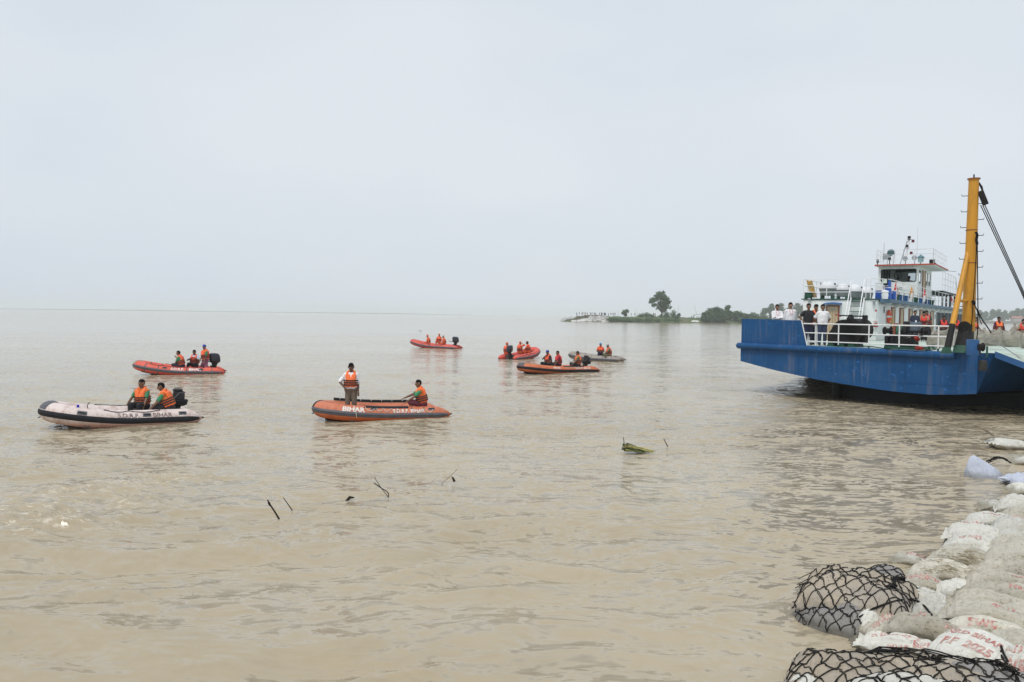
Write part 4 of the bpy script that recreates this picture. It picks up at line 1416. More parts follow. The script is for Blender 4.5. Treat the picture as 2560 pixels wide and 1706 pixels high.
# --- 6: deep orange boat with three men
bw = at_z(1297, 934, 0); st = at_z(1482, 929, 0)
M6, L6_, _ = boat_M(bw, st, R(1.0), 0, .02)
B6, T6 = boat('deep orange inflatable boat with black band in front of the red and grey boats', 'deep', M6, L=L6_ + .1, motor=dict(open=True), letter=M_LETTER,
    texts=[('BIHAR', 3.35, .7, .17, .02), ('S.D.R.F. BIHAR', 1.85, .66, .17, .01)], ropes=[((2.5, 2.2, 1.9, 1.6, 1.3), 1.1, .5, M_ROPE)], cap=M_GREY, rise=.18)
T6.patch(1.2, 2.6, 1.0, 1.9, .02, 14, 4).build('side_pad', M_RUB, B6)
person('man in blue cap with a hand to his face in the deep orange boat', in_boat(M6, .38, -.35, .34, 230), sit(0, drop=.30, fwd=.30, lean=(0, .10), hands=((-.2, .25, .12), (.05, .22, .58)), head=(10, 0)), dict(vest='coral', shirt='black', pants='black', cap='blue', skin=1), vox=.02)
person('man in crimson shirt under open red vest sitting second in the deep orange boat', in_boat(M6, .05, .30, .34, 255), sit(0, drop=.30, fwd=.34, lean=(0, .12), hands=((-.2, .35, .10), (.2, .30, .14))), dict(vest='red', shirt='crimson', pants='black', skin=0), vox=.02)
person('man in orange life jacket steering at the rear of the deep orange boat', in_boat(M6, -1.25, .38, .33, 265), sit(0, drop=.30, fwd=.34, lean=(0, .05), hands=((-.25, .45, .08), (.25, .2, .2))), dict(vest='orange', shirt='olive', pants='black', skin=0), vox=.02)

# --- 7: grey boat
bw = at_z(1424, 899, 0); st = at_z(1555, 904, 0)
M7, L7_, _ = boat_M(bw, st, R(.8), 0, .02)
B7, T7 = boat('stone grey inflatable boat with two men, rightmost of the rescue boats', 'grey', M7, L=max(4.3, L7_), strake=M_GREY, bands=(1.3, 2.2, 3.2), handles=[(1.05, .75), (2.6, .8)], rise=.2)
person('man in bright blue cap facing camera in the stone grey boat', in_boat(M7, -.35, -.1, .38, 182), sit(0, drop=.30, fwd=.28, lean=(0, .06), spread=.2, hands=((-.1, .28, .30), (.1, .28, .30))), dict(vest='coral', shirt='redorange', pants='darkblue', cap='skyblue', skin=1), vox=.022)
person('man in grey cap and olive shirt leaning at the rear of the stone grey boat', in_boat(M7, -1.25, .40, .34, 258), sit(0, drop=.30, fwd=.34, lean=(0, .22), hands=((-.2, .55, .04), (.1, .5, .02))), dict(vest='coral', shirt='olive', pants='olive', cap='grey', skin=1), vox=.022)

# ================================================================== the ferry
FM = Matrix.Translation((10.3, 36.0, 0)) @ Matrix.Rotation(R(-34), 4, 'Z')
FI = FM.inverted()
FX = (FM.to_3x3() @ Vector((1, 0, 0)))          # to the ferry's cargo side
FY = (FM.to_3x3() @ Vector((0, 1, 0)))          # towards its far end
DK = 2.25                                       # deck height above the water
def fz(u, v, z=DK):
    return FI @ at_z(u, v, z)
def fq(u, v, q):
    return FI @ at_plane(u, v, FM @ Vector((q, 0, 0)), FX)
def fp(u, v, p):
    return FI @ at_plane(u, v, FM @ Vector((0, p, 0)), FY)
AB_D = Vector((9.54, -3.22, 0)).normalized()
AB_N = Vector((AB_D.y, -AB_D.x, 0))             # outward, towards the camera
if AB_N.y > 0: AB_N = -AB_N
def fab(u, v):
    return FI @ at_plane(u, v, FM @ Vector((0, 0, 0)), FM.to_3x3() @ AB_N)
AB_ANG = math.atan2(AB_D.y, AB_D.x)

def hull_blue():
    m, nt, b = new_mat('hull_blue_paint')
    n1 = noise(nt, .8, 4, .6)
    c = mixc(nt, ramp(nt, n1, .3, .7), (0.007, 0.064, 0.186), (0.010, 0.084, 0.236))
    streak = noise(nt, 3.2, 4, .65, stretch=(1.6, 1.6, .10))
    big = noise(nt, .35, 3, .6)
    mu = nt.nodes.new('ShaderNodeMath'); mu.operation = 'MULTIPLY'
    nt.links.new(ramp(nt, streak, .53, .74), mu.inputs[0]); nt.links.new(ramp(nt, big, .45, .62, (0, 0, 0), (.50, .50, .50)), mu.inputs[1])
    c = mixc(nt, mu.outputs[0], c, (.24, .22, .20))
    sc = noise(nt, 5.5, 5, .7)
    mu2 = nt.nodes.new('ShaderNodeMath'); mu2.operation = 'MULTIPLY'
    nt.links.new(ramp(nt, sc, .61, .66), mu2.inputs[0]); nt.links.new(ramp(nt, big, .42, .5, (0, 0, 0), (.8, .8, .8)), mu2.inputs[1])
    c = mixc(nt, mu2.outputs[0], c, (.03, .16, .46))
    grime = noise(nt, 1.6, 6, .75)
    c = mixc(nt, ramp(nt, grime, .52, .80, (0, 0, 0), (.45, .45, .45)), c, (.075, .095, .125))
    nt.links.new(c, b.inputs['Base Color'])
    b.inputs['Roughness'].default_value = .5
    b.inputs['Specular IOR Level'].default_value = .25
    bump(nt, b, noise(nt, .9, 2), .25, .06)
    return m
M_HULLB = hull_blue()
M_BOTTOM = mat('hull_bottom_black', (0.012, 0.012, 0.014), .7, .3, 2)
M_DECK = mat('deck_pale_green', (0.50, 0.60, 0.53), .8, .12, 1.2, dirt=(.30, .31, .26), dirt_amt=.45, dscale=1.1)
M_WHITE = mat('paint_white', (0.74, 0.77, 0.76), .45, .05, 1.5, dirt=(.50, .47, .40), dirt_amt=.12, dscale=2.0, stretch=(1, 1, .25))
M_RAIL = mat('rail_white', (0.80, 0.80, 0.80), .45, .06, 4)
M_ROOFRED = mat('paint_red_oxide', (0.42, 0.065, 0.035), .6, .2, 3)
M_DGREEN = mat('paint_dark_green', (0.012, 0.075, 0.045), .55, .25, 3)
M_BLACK = mat('machine_black', (0.014, 0.013, 0.014), .6, .35, 4, dirt=(.028, .022, .019), dirt_amt=.25, dscale=5, spec=.2)
M_YELLOW = mat('mast_yellow', (0.62, 0.29, 0.018), .5, .12, 1.5, dirt=(.30, .15, .02), dirt_amt=.3, dscale=2.4, stretch=(1, 1, .3))
M_DOOR = mat('door_beige', (0.46, 0.36, 0.23), .6, .12, 3)
M_FRAMEB = mat('door_frame_brown', (0.24, 0.075, 0.04), .6, .2, 4)
M_BLUEP = mat('paint_blue', (0.02, 0.10, 0.27), .5, .15, 3)
M_EDGE = mat('upper_deck_edge', (0.075, 0.15, 0.24), .55, .2, 2)
M_GREYP = mat('paint_grey', (0.30, 0.32, 0.34), .6, .15, 3)
M_MGREEN = mat('machine_green', (0.03, 0.16, 0.10), .5, .25, 5)
M_MRED = mat('machine_red', (0.40, 0.03, 0.026), .6, .35, 9, dirt=(.06, .03, .025), dirt_amt=.5, dscale=8, spec=.2)
M_STEEL = mat('steel_dark', (0.035, 0.035, 0.038), .55, .25, 6, metal=.3, spec=.3)
M_RING = mat('lifebuoy_orange', (0.72, 0.11, 0.04), .6, .12, 5)
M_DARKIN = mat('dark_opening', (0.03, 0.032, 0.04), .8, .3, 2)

FERRY = empty('ferry', 'large blue ferry with white cabins and yellow mast moored by the bank', 'ferry')
FERRY.matrix_world = FM

# ---- hull plating
edge_uv = [(1851, 903), (1895, 915), (1940, 926.7), (1990, 938), (2040, 948.7), (2112, 961), (2170, 970.5), (2229, 978.6), (2323, 987), (2395, 987)]
ring = [(0, 66, -.4), (0, 12, 0.05), (0, 6, .75)]
for (u, v) in edge_uv:
    p = fab(u, v)
    ring.append((p.x, p.y, p.z))
AX0 = ring[3][0]
ring[0] = (AX0, 66, -.4); ring[1] = (AX0, 13, 0.05); ring[2] = (AX0, 6, .80)
ring += [(9.45, -3.02, .80), (9.95, -2.75, .78), (14.4, 4.9, .72), (14.4, 66, .6)]
bx_, by_ = ring[12][0], ring[12][1]
vs = []
for i_, (x, y, zb) in enumerate(ring):
    k_in = 1.3 if i_ in (15, 16) else (.7 if i_ == 14 else 0)
    vs += [(x - .86 * k_in, y + .5 * k_in, zb), (x, y, DK)]
fs = [(2 * i, 2 * i + 2, 2 * i + 3, 2 * i + 1) for i in range(len(ring) - 1)]
fs.append((2 * len(ring) - 2, 0, 1, 2 * len(ring) - 1))
MB().add(vs, fs).build('hull', M_HULLB, FERRY, angle=12)
W = [(3.0, 66), (3.0, 14), (3.6, 3.5), (4.15, 1.05), (7.2, .05), (10.6, 1.15), (13.5, 6.5), (13.5, 66)]
vs = []
for (x, y) in W:
    vs += [(x, y, -1.0), (x, y, .85)]
fs = [(2 * i, 2 * i + 2, 2 * i + 3, 2 * i + 1) for i in range(len(W) - 1)]
MB().add(vs, fs).build('lower_hull', M_BOTTOM, FERRY, angle=15)
# raked bottom between plating and lower hull
pair = [(1, 1), (2, 2), (3, 2), (4, 2), (5, 3), (6, 3), (7, 3), (8, 3), (9, 4), (10, 4), (11, 4), (12, 4), (13, 5), (14, 5), (15, 6)]
vs, fs = [], []
for (i, j) in pair:
    vs += [(ring[i][0], ring[i][1] + .01, ring[i][2] + .01), (W[j][0], W[j][1], .5)]
fs = [(2 * i, 2 * i + 1, 2 * i + 3, 2 * i + 2) for i in range(len(pair) - 1)]
MB().add(vs, fs).build('raked_bottom', M_BOTTOM, FERRY, angle=15)
MB().add([(r_[0], r_[1], DK + .004) for r_ in ring], [tuple(range(len(ring) - 1, -1, -1))]).build('deck', M_DECK, FERRY, smooth=False)
# skeg with snagged debris
MB().loft([(4.0, .9, -.9, .16, .5), (4.0, .9, .9, .2, .6)], 12, 3).build('skeg', M_BLACK, FERRY)

# ---- weld seams on the plating
for (u, v0_, v1_) in ((1996, 889, 936), (2130, 888, 962), (2262, 895, 979), (2352, 900, 985)):
    p0_, p1_ = fab(u, v0_) + AB_N * .004, fab(u, v1_) + AB_N * .004
    MB().path([p0_, p1_], .009, 4).build('weld_seam', M_HULLB, FERRY)
s0_, s1_ = fab(2180, 953) + AB_N * .004, fab(2385, 966) + AB_N * .004
MB().path([s0_, s1_], .008, 4).build('weld_seam', M_HULLB, FERRY)
# ---- rub rail and bulwark
pa = Vector(ring[3]); pb = Vector(ring[12])
a0 = Vector((pa.x, pa.y, 2.13)); b0 = Vector((pb.x, pb.y, 2.13))
MB().path([a0 + Vector((-.02, 5, 0)), a0 + Vector((-.03, .3, 0)), a0 + AB_N * .06 + Vector((-.05, .02, 0)), a0 + AB_N * .07 + AB_D * .3, b0 + AB_N * .07 - AB_D * .1], .135, 14).build('rub_rail', M_HULLB, FERRY)
be = fab(2018, 860)
bt = fab(2004, 800)
hb = 3.30
n_ = AB_N
def bw_pts(off):
    o = n_ * off
    L0 = Vector((pa.x, pa.y, DK)) + AB_D * .03
    return [L0 + o, Vector((be.x, be.y, DK)) + o, Vector((bt.x, bt.y, hb)) + o, Vector((L0.x, L0.y, hb + .03)) + AB_D * .06 + o]
f_, k_ = bw_pts(.0), bw_pts(-.05)
MB().add(f_ + k_, [(0, 1, 2, 3), (7, 6, 5, 4), (0, 3, 7, 4), (1, 5, 6, 2), (3, 2, 6, 7), (0, 4, 5, 1)]).build('bulwark', M_HULLB, FERRY, smooth=False)
MB().box((pa.x, pa.y + .06, DK), (pa.x + .05, 5.5, hb + .03)).build('bulwark', M_HULLB, FERRY, smooth=False)
MB().path([Vector((be.x, be.y, DK)), Vector((bt.x, bt.y, hb + .01))], .022, 8).build('bulwark_edge', M_RAIL, FERRY)

# ---- bow railing
def onab(u, z, inn=.06):
    p = fab(u, 850)
    return Vector((p.x, p.y, z)) - AB_N * inn
RZ = (3.17, 2.79, 2.44)
for z_ in RZ:
    s_u = 2004 + (3.2 - z_) * 16
    MB().path([onab(s_u, z_), onab(2200, z_), onab(2384, z_)], .026 if z_ > 3 else .022, 8).build('rail', M_RAIL, FERRY)
for u in (2094, 2170, 2246, 2344, 2384):
    MB().cyl(onab(u, DK), onab(u, RZ[0]), .026, .026, 8).build('rail_post', M_RAIL, FERRY)
    MB().cyl(onab(u, DK), onab(u, DK + .10), .034, .034, 8).build('rail_foot', M_DGREEN, FERRY)

# ---- white towing frame by the bulwark
g0 = fz(2040, 864)
Mg = Matrix.Translation((g0.x, g0.y, DK)) @ Matrix.Rotation(AB_ANG, 4, 'Z')
fr = MB().box((-.36, -.05, 0), (-.28, .05, .98), Mg).build('towing_frame', M_RAIL, FERRY, smooth=False)
MB().box((-.04, -.05, 0), (.04, .05, .98), Mg).build('frame_post', M_RAIL, fr, smooth=False)
MB().box((-.28, -.04, .86), (-.04, .04, .97), Mg).build('frame_bar', M_RAIL, fr, smooth=False)
MB().box((-.28, -.04, .12), (-.04, .04, .20), Mg).build('frame_bar', M_RAIL, fr, smooth=False)
MB().lathe([(.05, -.05), (.05, .05)], 12, Mg @ Matrix.Translation((-.16, -.05, .915)) @ Matrix.Rotation(R(90), 4, 'X')).build('frame_roller', M_MRED, fr)
MB().box((.10, -.04, 0), (.17, .04, 1.22), Mg).build('frame_post', M_RAIL, fr, smooth=False)
MB().box((-.12, -.04, 1.18), (.24, .04, 1.27), Mg).build('frame_bar', M_RAIL, fr, smooth=False)

# ---- black winch under its cover
w0 = fz(2119, 868)
Mw = Matrix.Translation((w0.x, w0.y + .2, DK)) @ Matrix.Rotation(AB_ANG, 4, 'Z')
prof = [(-.70, .18), (.60, .18), (.60, .62)] + [(.02 + .56 * math.cos(a), .62 + .50 * math.sin(a)) for a in np.linspace(0.1, PI - .35, 12)] + [(-.56, .68), (-.70, .52)]
wc = MB().prism(prof, .8, Mw @ Matrix.Translation((0, .4, 0)) @ Matrix.Rotation(R(90), 4, 'X')).build('winch', M_BLACK, FERRY, angle=25)
MB().prism([(.02 + .45 * math.cos(a), .66 + .45 * math.sin(a)) for a in np.linspace(0, 2 * PI, 20, endpoint=False)], .9, Mw @ Matrix.Translation((.30, .5, .05)) @ Matrix.Rotation(R(90), 4, 'X')).build('winch_drum', M_BLACK, wc, angle=25)
MB().lathe([(.14, 0), (.16, .05), (.10, .14), (.07, .22)], 14, Mw @ Matrix.Translation((.05, 0, 1.10))).build('winch_cap', M_BLACK, wc)
MB().bbox((.60, -.1, .2), (.74, .1, 1.30), .02, Mw).build('winch_post', M_BLACK, wc)
MB().path([Mw @ Vector((-.45, 0, 1.28)), Mw @ Vector((.66, 0, 1.25))], .028, 8).build('winch_handle', M_STEEL, wc)
MB().path([Mw @ Vector((-.62, 0, 1.30)), Mw @ Vector((-.52, 0, 1.30)), Mw @ Vector((-.45, 0, 1.26)), Mw @ Vector((-.38, 0, 1.24))], .022, 8).build('winch_grip', M_MRED, wc)
for x in (-.60, -.15, .30):
    MB().prism([(-.16, 0), (.16, 0), (.10, .19), (-.10, .19)], .7, Mw @ Matrix.Translation((x, .35, 0)) @ Matrix.Rotation(R(90), 4, 'X')).build('winch_foot', M_DGREEN, wc, smooth=False)

# ---- anchor windlass
d0 = fz(2258, 874)
Md = Matrix.Translation((d0.x, d0.y + .2, DK)) @ Matrix.Rotation(AB_ANG, 4, 'Z')
RX = Matrix.Rotation(R(90), 4, 'Y')
wl_ = MB().bbox((-.62, -.35, 0), (.72, .35, .12), .02, Md).build('windlass', M_DGREEN, FERRY)
for x in (-.42, -.05, .34):
    MB().prism([(-.34, .12), (.34, .12), (.16, .62), (-.16, .62)], .07, Md @ Matrix.Translation((x, 0, 0)) @ Matrix.Rotation(R(90), 4, 'Z') @ Matrix.Rotation(R(90), 4, 'X')).build('side_plate', M_BLACK, wl_, smooth=False)
MB().lathe([(.06, -.80), (.06, .86)], 12, Md @ Matrix.Translation((0, 0, .70)) @ RX).build('shaft', M_STEEL, wl_)
for x in (-.80, .66):
    MB().lathe([(.15, 0), (.16, .03), (.10, .07), (.10, .22), (.16, .26), (.15, .29)], 16, Md @ Matrix.Translation((x, 0, .70)) @ RX).build('warping_head', M_BLACK, wl_)
MB().lathe([(.20, -.05), (.24, -.03), (.24, .03), (.20, .05)], 18, Md @ Matrix.Translation((-.18, 0, .72)) @ RX).build('gear_wheel', M_MGREEN, wl_)
MB().lathe([(.22, -.10), (.13, -.06), (.13, .06), (.22, .10)], 16, Md @ Matrix.Translation((.10, 0, .70)) @ RX).build('chain_drum', M_STEEL, wl_)
MB().bbox((-.36, -.22, .50), (-.24, .22, 1.0), .04, Md).build('gear_case', M_FRAMEB, wl_)
MB().bbox((.20, -.05, .72), (.52, .30, 1.05), .04, Md).build('motor_cover', mat('cover_blue_grey', (.10, .14, .18), .6), wl_)
MB().bbox((.04, -.24, .60), (.18, .22, 1.08), .05, Md).build('brake_case', M_STEEL, wl_)
MB().bbox((-.60, -.36, .12), (-.46, .30, .50), .03, Md).build('chain_box', M_BLACK, wl_)
MB().bbox((-.02, -.36, .14), (.50, -.10, .46), .04, Md).build('hydraulic_box', M_BLACK, wl_)
MB().lathe([(.05, 0), (.085, .03), (.085, .22), (.05, .26)], 14, Md @ Matrix.Translation((.64, -.22, .38)) @ Matrix.Rotation(R(60), 4, 'X')).build('red_motor', M_MRED, wl_)
MB().lathe([(.03, 0), (.065, .03), (.065, .26), (.03, .30)], 12, Md @ Matrix.Translation((.60, -.35, .08)) @ RX).build('red_pump', M_MRED, wl_)
for i in range(5):
    rr_ = random.Random(60 + i)
    a = Vector((rr_.uniform(-.5, .5), -.3, rr_.uniform(.15, .5))); b_ = Vector((rr_.uniform(-.5, .6), -.3, rr_.uniform(.2, .6)))
    MB().path([Md @ a, Md @ ((a + b_) / 2 + Vector((0, -.08, .12))), Md @ b_], .016, 6).build('pipe', M_STEEL, wl_)
MB().path([Md @ Vector((.72, -.2, .5)), Md @ Vector((1.05, -.3, 1.0))], .022, 8).build('brake_lever', M_STEEL, wl_)

# ---- deck bits
for (u, v, h) in ((2333, 873, .14), (2322, 876, .1)):
    p = fz(u, v)
    MB().lathe([(.10, 0), (.10, .03), (.05, .05), (.05, h), (.08, h + .03)], 12, Matrix.Translation((p.x, p.y, DK))).build('deck_fitting', M_DGREEN, FERRY)
pts = [fz(u, v) + Vector((0, 0, .02)) for (u, v) in ((2130, 864), (2180, 868), (2230, 876), (2290, 880), (2330, 877), (2350, 872))]
MB().path(pts, .018, 6).build('deck_hose', M_ROPEB, FERRY)

# ---- mast
mx, my = 9.10, -2.62
mast = MB().path([(mx, my, 3.0), (mx, my, 3.3), (mx + .03, my, 8.38), (mx + .03, my, 8.42)], [.215, .215, .165, .20], 24).build('mast', M_YELLOW, FERRY)
MB().lathe([(.21, 0), (.21, .04), (.05, .05)], 20, Matrix.Translation((mx + .03, my, 8.42))).build('mast_cap', M_FRAMEB, mast)
MB().path([(mx + .03, my, 8.45), (mx + .03, my, 8.6)], .025, 6).build('mast_spike', M_STEEL, mast)
VR = FI.to_3x3() @ Vector((1, .55, 0)).normalized()      # across the view, seen from the bank
VR = FI.to_3x3() @ Vector((.866, -.5, 0))
VR.normalize()
for (z0_, r_) in ((3.55, .214), (5.45, .196), (6.62, .186)):
    MB().lathe([(r_ + .012, -.012), (r_ + .012, .012)], 24, Matrix.Translation((mx + .01, my, z0_))).build('weld_ring', M_FRAMEB if z0_ > 4 else M_YELLOW, mast)
zz = 7.85
k = 0
while zz > 3.7:
    for sgn in (-1, 1):
        z_ = zz - (.30 if sgn > 0 else 0)
        r_ = .17 + .04 * (8.4 - z_) / 5.0
        c_ = Vector((mx + .02, my, z_))
        e1 = c_ + VR * sgn * (r_ - .02)
        e2 = c_ + VR * sgn * (r_ + .17)
        MB().path([e1, e2, e2 + Vector((0, 0, .06)) + VR * sgn * .01], .014, 6).build('rung', M_STEEL, mast)
    zz -= .565
# side brace
bf = fz(2366, 884)
bt_ = Vector((mx - .05, my + .05, 6.05))
bfv = Vector((bf.x, bf.y, DK))
br = MB().path([bfv.lerp(bt_, .26), bt_], [.095, .085], 14).build('mast_brace', M_YELLOW, FERRY)
MB().path([bfv.lerp(bt_, .05), bfv.lerp(bt_, .26)], [.11, .10], 14).build('brace_leg', M_BLACK, br)
MB().loft([(bfv.x, bfv.y, DK, .19, .19), (bfv.x, bfv.y, DK + .22, .11, .11)], 4, 2.0).build('brace_foot', M_DGREEN, br, smooth=False)
q1 = bfv.lerp(bt_, .48)
MB().path([q1, Vector((mx, my, q1.z + .02))], .055, 10).build('brace_tie', M_YELLOW, br)
# pivot bracket
pd = (bfv - Vector((mx, my, DK))); pd.z = 0; pd.normalize()
Mp = Matrix.Translation((mx, my, DK)) @ Matrix.Rotation(math.atan2(pd.y, pd.x), 4, 'Z')
pv = MB().prism([(-.12, 0), (.86, 0), (.42, .82), (.30, 1.0), (.02, 1.0)], .36, Mp @ Matrix.Translation((0, .18, 0)) @ Matrix.Rotation(R(90), 4, 'X')).build('mast_bracket', M_BLACK, FERRY, smooth=False)
MB().prism([(-.13, 0), (.88, 0), (.74, .26), (-.13, .26)], .38, Mp @ Matrix.Translation((0, .19, .003)) @ Matrix.Rotation(R(90), 4, 'X')).build('bracket_base', M_DGREEN, pv, smooth=False)
pw_ = FI @ at_plane(2411, 818, FM @ Vector((mx, my, 0)) + Vector((-.15, -.32, 0)), Vector((.48, .88, 0)))
Rv_ = (FI.to_3x3() @ Vector((.48, .88, 0))).to_track_quat('Z', 'Y').to_matrix().to_4x4()
MB().lathe([(.02, -.10), (.19, -.10), (.205, -.06), (.205, .10), (.19, .14), (.02, .14)], 24, Matrix.Translation(pw_) @ Rv_).build('pivot_wheel', M_BLACK, pv)
MB().path([(mx, my, 2.7), (mx, my, 3.02)], .19, 16).build('mast_heel', M_STEEL, pv)
# blue bollard at the corner
c0 = fz(2431, 889)
bo = MB().bbox((-.14, -.14, 0), (.14, .14, .52), .015, Matrix.Translation((c0.x, c0.y, DK)) @ Matrix.Rotation(R(34), 4, 'Z')).build('bollard', M_BLUEP, FERRY)
MB().lathe([(.10, 0), (.15, .03), (.11, .08), (.11, .18), (.15, .22)], 14, Matrix.Translation((c0.x + .10, c0.y - .02, DK + .28)) @ Matrix.Rotation(R(34), 4, 'Z') @ RX).build('bollard_roller', M_BLACK, bo)
# pulley block and the hoist ropes down to the ramp
RB = (9.95, -2.75)
RE = Vector((1.25, -.10, -.50))
def rampp(s, t):                                   # ramp surface: s outwards, t along its hinge
    h0 = Vector((RB[0], RB[1], DK + .01)); h1 = Vector((14.4, 4.9, DK + .01))
    return h0.lerp(h1, t) + RE * s
tp = Vector((mx + .03, my, 8.30))
blk = tp + VR * .30 + Vector((0, 0, -.55))
blo = MB().bbox((-.10, -.09, -.26), (.10, .09, .26), .03, Matrix.Translation(blk) @ Matrix.Rotation(R(-20), 4, 'Y')).build('pulley_block', M_BLACK, FERRY)
MB().path([tp + VR * .15, tp + VR * .24 + Vector((0, 0, -.16)), blk + Vector((-.02, 0, .25))], [.03, .04, .03], 8).build('shackle', M_BLACK, blo)
end = rampp(1.35, .03) + Vector((0, 0, .05))
end = FI @ at_plane(2650, 948, FM @ Vector((10.6, -2.7, 0)), Vector((0, 1, 0)))
for i in range(3):
    o_ = VR * (-.07 + .065 * i)
    MB().path([blk + o_ + Vector((0, 0, -.25)), (blk + end) / 2 + o_ * .6 + Vector((0, 0, -.04)), end + o_ * .15], .016, 6).build('hoist_rope', M_ROPEB, FERRY)
# running lines beside the mast
def line_uv(name, uvs, r=.012, y=None, m=None):
    P = []
    for (u, v) in uvs:
        P.append(FI @ at_plane(u, v, FM @ Vector((mx, my, 0)) + Vector((0, y or -.35, 0)), Vector((0, 1, 0))))
    return MB().path(P, r, 6).build(name, m or M_ROPEB, FERRY)
line_uv('mast_line', [(2443, 584), (2440, 640), (2437, 700), (2433, 755), (2430, 800), (2424, 840)], .014)
line_uv('mast_line', [(2443, 584), (2444, 700), (2445, 780), (2444, 830), (2441, 858)], .018)
line_uv('mast_line', [(2434, 757), (2440, 770), (2446, 782), (2457, 802), (2470, 820), (2478, 833)], .02)
line_uv('mast_line', [(2446, 782), (2449, 796), (2454, 812)], .012)
line_uv('mast_knot', [(2440, 580), (2443, 588), (2441, 600), (2443, 612)], .045)
line_uv('mast_knot', [(2431, 753), (2435, 757), (2434, 762)], .06)
line_uv('mast_knot', [(2443, 775), (2446, 782)], .03)
line_uv('slack_line', [(2270, 842), (2330, 838), (2380, 834), (2440, 826)], .012, y=.9)
line_uv('slack_line', [(2380, 868), (2420, 855), (2430, 853)], .010, y=-.4)
line_uv('mooring_line', [(2470, 845), (2500, 862), (2530, 882), (2575, 912)], .014, y=-.6, m=M_GREYP)

# ---- bow ramp
h0, h1 = rampp(0, 0), rampp(0, 1)
vs = [rampp(0, 0), rampp(0, 1), rampp(3.2, 1), rampp(3.2, 0)]
lo_ = [p + Vector((0, 0, -.16)) for p in vs]
rp = MB().add([vs[0], vs[1], vs[2], vs[3]] + lo_, [(0, 3, 2, 1), (4, 5, 6, 7), (0, 1, 5, 4), (1, 2, 6, 5), (2, 3, 7, 6), (3, 0, 4, 7)]).build('ramp', M_DECK, FERRY, smooth=False)
o_ = (vs[3] - vs[0]).normalized()
sd_ = Vector((-.5, -.86, 0))
MB().add([vs[0] + Vector((0, -.012, .06)), vs[3] + Vector((0, -.012, .06)), lo_[3] + Vector((0, -.012, 0)), lo_[0] + Vector((0, -.012, 0)),
          vs[0] + Vector((0, .03, .06)), vs[3] + Vector((0, .03, .06)), lo_[3] + Vector((0, .03, 0)), lo_[0] + Vector((0, .03, 0))],
         [(0, 3, 2, 1), (4, 5, 6, 7), (0, 1, 5, 4), (2, 3, 7, 6)]).build('ramp_edge', M_BLUEP, rp, smooth=False)
# fender hanging at the corner
fu = fz(2458, 905, 1.95)
MB().bbox((-.11, -.10, -.22), (.11, .10, .16), .05, Matrix.Translation((fu.x + .0, fu.y - .15, 1.85)) @ Matrix.Rotation(R(34), 4, 'Z')).build('corner_fender', mat('fender_grey', (.045, .045, .043), .85, .4, 5, spec=.2), FERRY)
MB().lathe([(.0, 0), (.03, 0), (.03, .34), (.0, .34)], 8, Matrix.Translation((fz(2467, 893).x, fz(2467, 893).y, DK))).build('ramp_pin', M_DGREEN, FERRY)
MB().lathe([(.0, 0), (.04, 0), (.04, .30), (.0, .30)], 8, Matrix.Translation((fz(2449, 888).x, fz(2449, 888).y, DK))).build('ramp_pin', M_STEEL, FERRY)

# ================================================================== cabins
Z1 = 4.42
cb = MB().bbox((.18, 9.9, DK), (3.95, 62, Z1), .06).build('cabin_block', M_WHITE, FERRY)
MB().box((.10, 9.84, Z1), (4.02, 62.1, Z1 + .05)).build('upper_deck', M_DGREEN, FERRY, smooth=False)
MB().add([(4.03, 10.3, Z1 + .05), (4.45, 11.0, Z1 + .05), (4.45, 62, Z1 + .05), (4.03, 62, Z1 + .05), (4.03, 10.3, Z1 - .14), (4.42, 11.0, Z1 - .12), (4.42, 62, Z1 - .12), (4.03, 62, Z1 - .14)],
         [(3, 2, 1, 0), (4, 5, 6, 7), (0, 1, 5, 4), (1, 2, 6, 5), (2, 3, 7, 6), (3, 0, 4, 7)]).build('side_walk', M_EDGE, FERRY, smooth=False)
MB().path([(4.0, 10.6, Z1 - .26), (4.0, 61, Z1 - .26)], .05, 8).build('gutter', M_RAIL, FERRY)
for p_ in np.arange(12, 60, 3.2):
    MB().prism([(3.955, Z1 - .14), (4.38, Z1 - .14), (3.955, Z1 - .5)], .04, Matrix.Translation((0, p_ + .04, 0)) @ Matrix.Rotation(R(90), 4, 'X')).build('walk_bracket', M_RAIL, FERRY, smooth=False)
# front door
dl, dr_ = fp(2065, 800, 9.88).x, fp(2098, 800, 9.88).x
dtop = fp(2080, 764, 9.88).z
door = MB().box((dl + .07, 9.84, DK + .03), (dr_ - .07, 9.895, dtop - .06)).build('cabin_door', M_DOOR, FERRY, smooth=False)
for x0, x1, z0, z1 in ((dl, dl + .07, DK, dtop), (dr_ - .07, dr_, DK, dtop), (dl + .07, dr_ - .07, dtop - .06, dtop)):
    MB().box((x0, 9.82, z0), (x1, 9.895, z1)).build('door_frame', M_FRAMEB, door, smooth=False)
MB().box((dl + .22, 9.832, dtop - .26), (dr_ - .22, 9.838, dtop - .20)).build('door_plate', M_GREYP, door, smooth=False)
for x in np.linspace(dl + .2, dr_ - .2, 3):
    MB().box((x - .006, 9.833, DK + .1), (x + .006, 9.839, dtop - .3)).build('door_groove', M_FRAMEB, door, smooth=False)
aw = []
for t in np.linspace(0, 1, 9):
    x = dl - .12 + (dr_ - dl + .24) * t
    aw.append((x, dtop + .09 + .045 * math.sin(t * PI)))
vs = []
for (x, z_) in aw:
    vs += [(x, 9.9, z_ + .04), (x, 9.55, z_ - .03), (x, 9.55, z_ - .06), (x, 9.9, z_ - .02)]
MB().add(vs, [(4 * i + a, 4 * i + 4 + a, 4 * i + 4 + (a + 1) % 4, 4 * i + (a + 1) % 4) for i in range(8) for a in range(4)]).build('door_awning', M_BLUEP, FERRY)
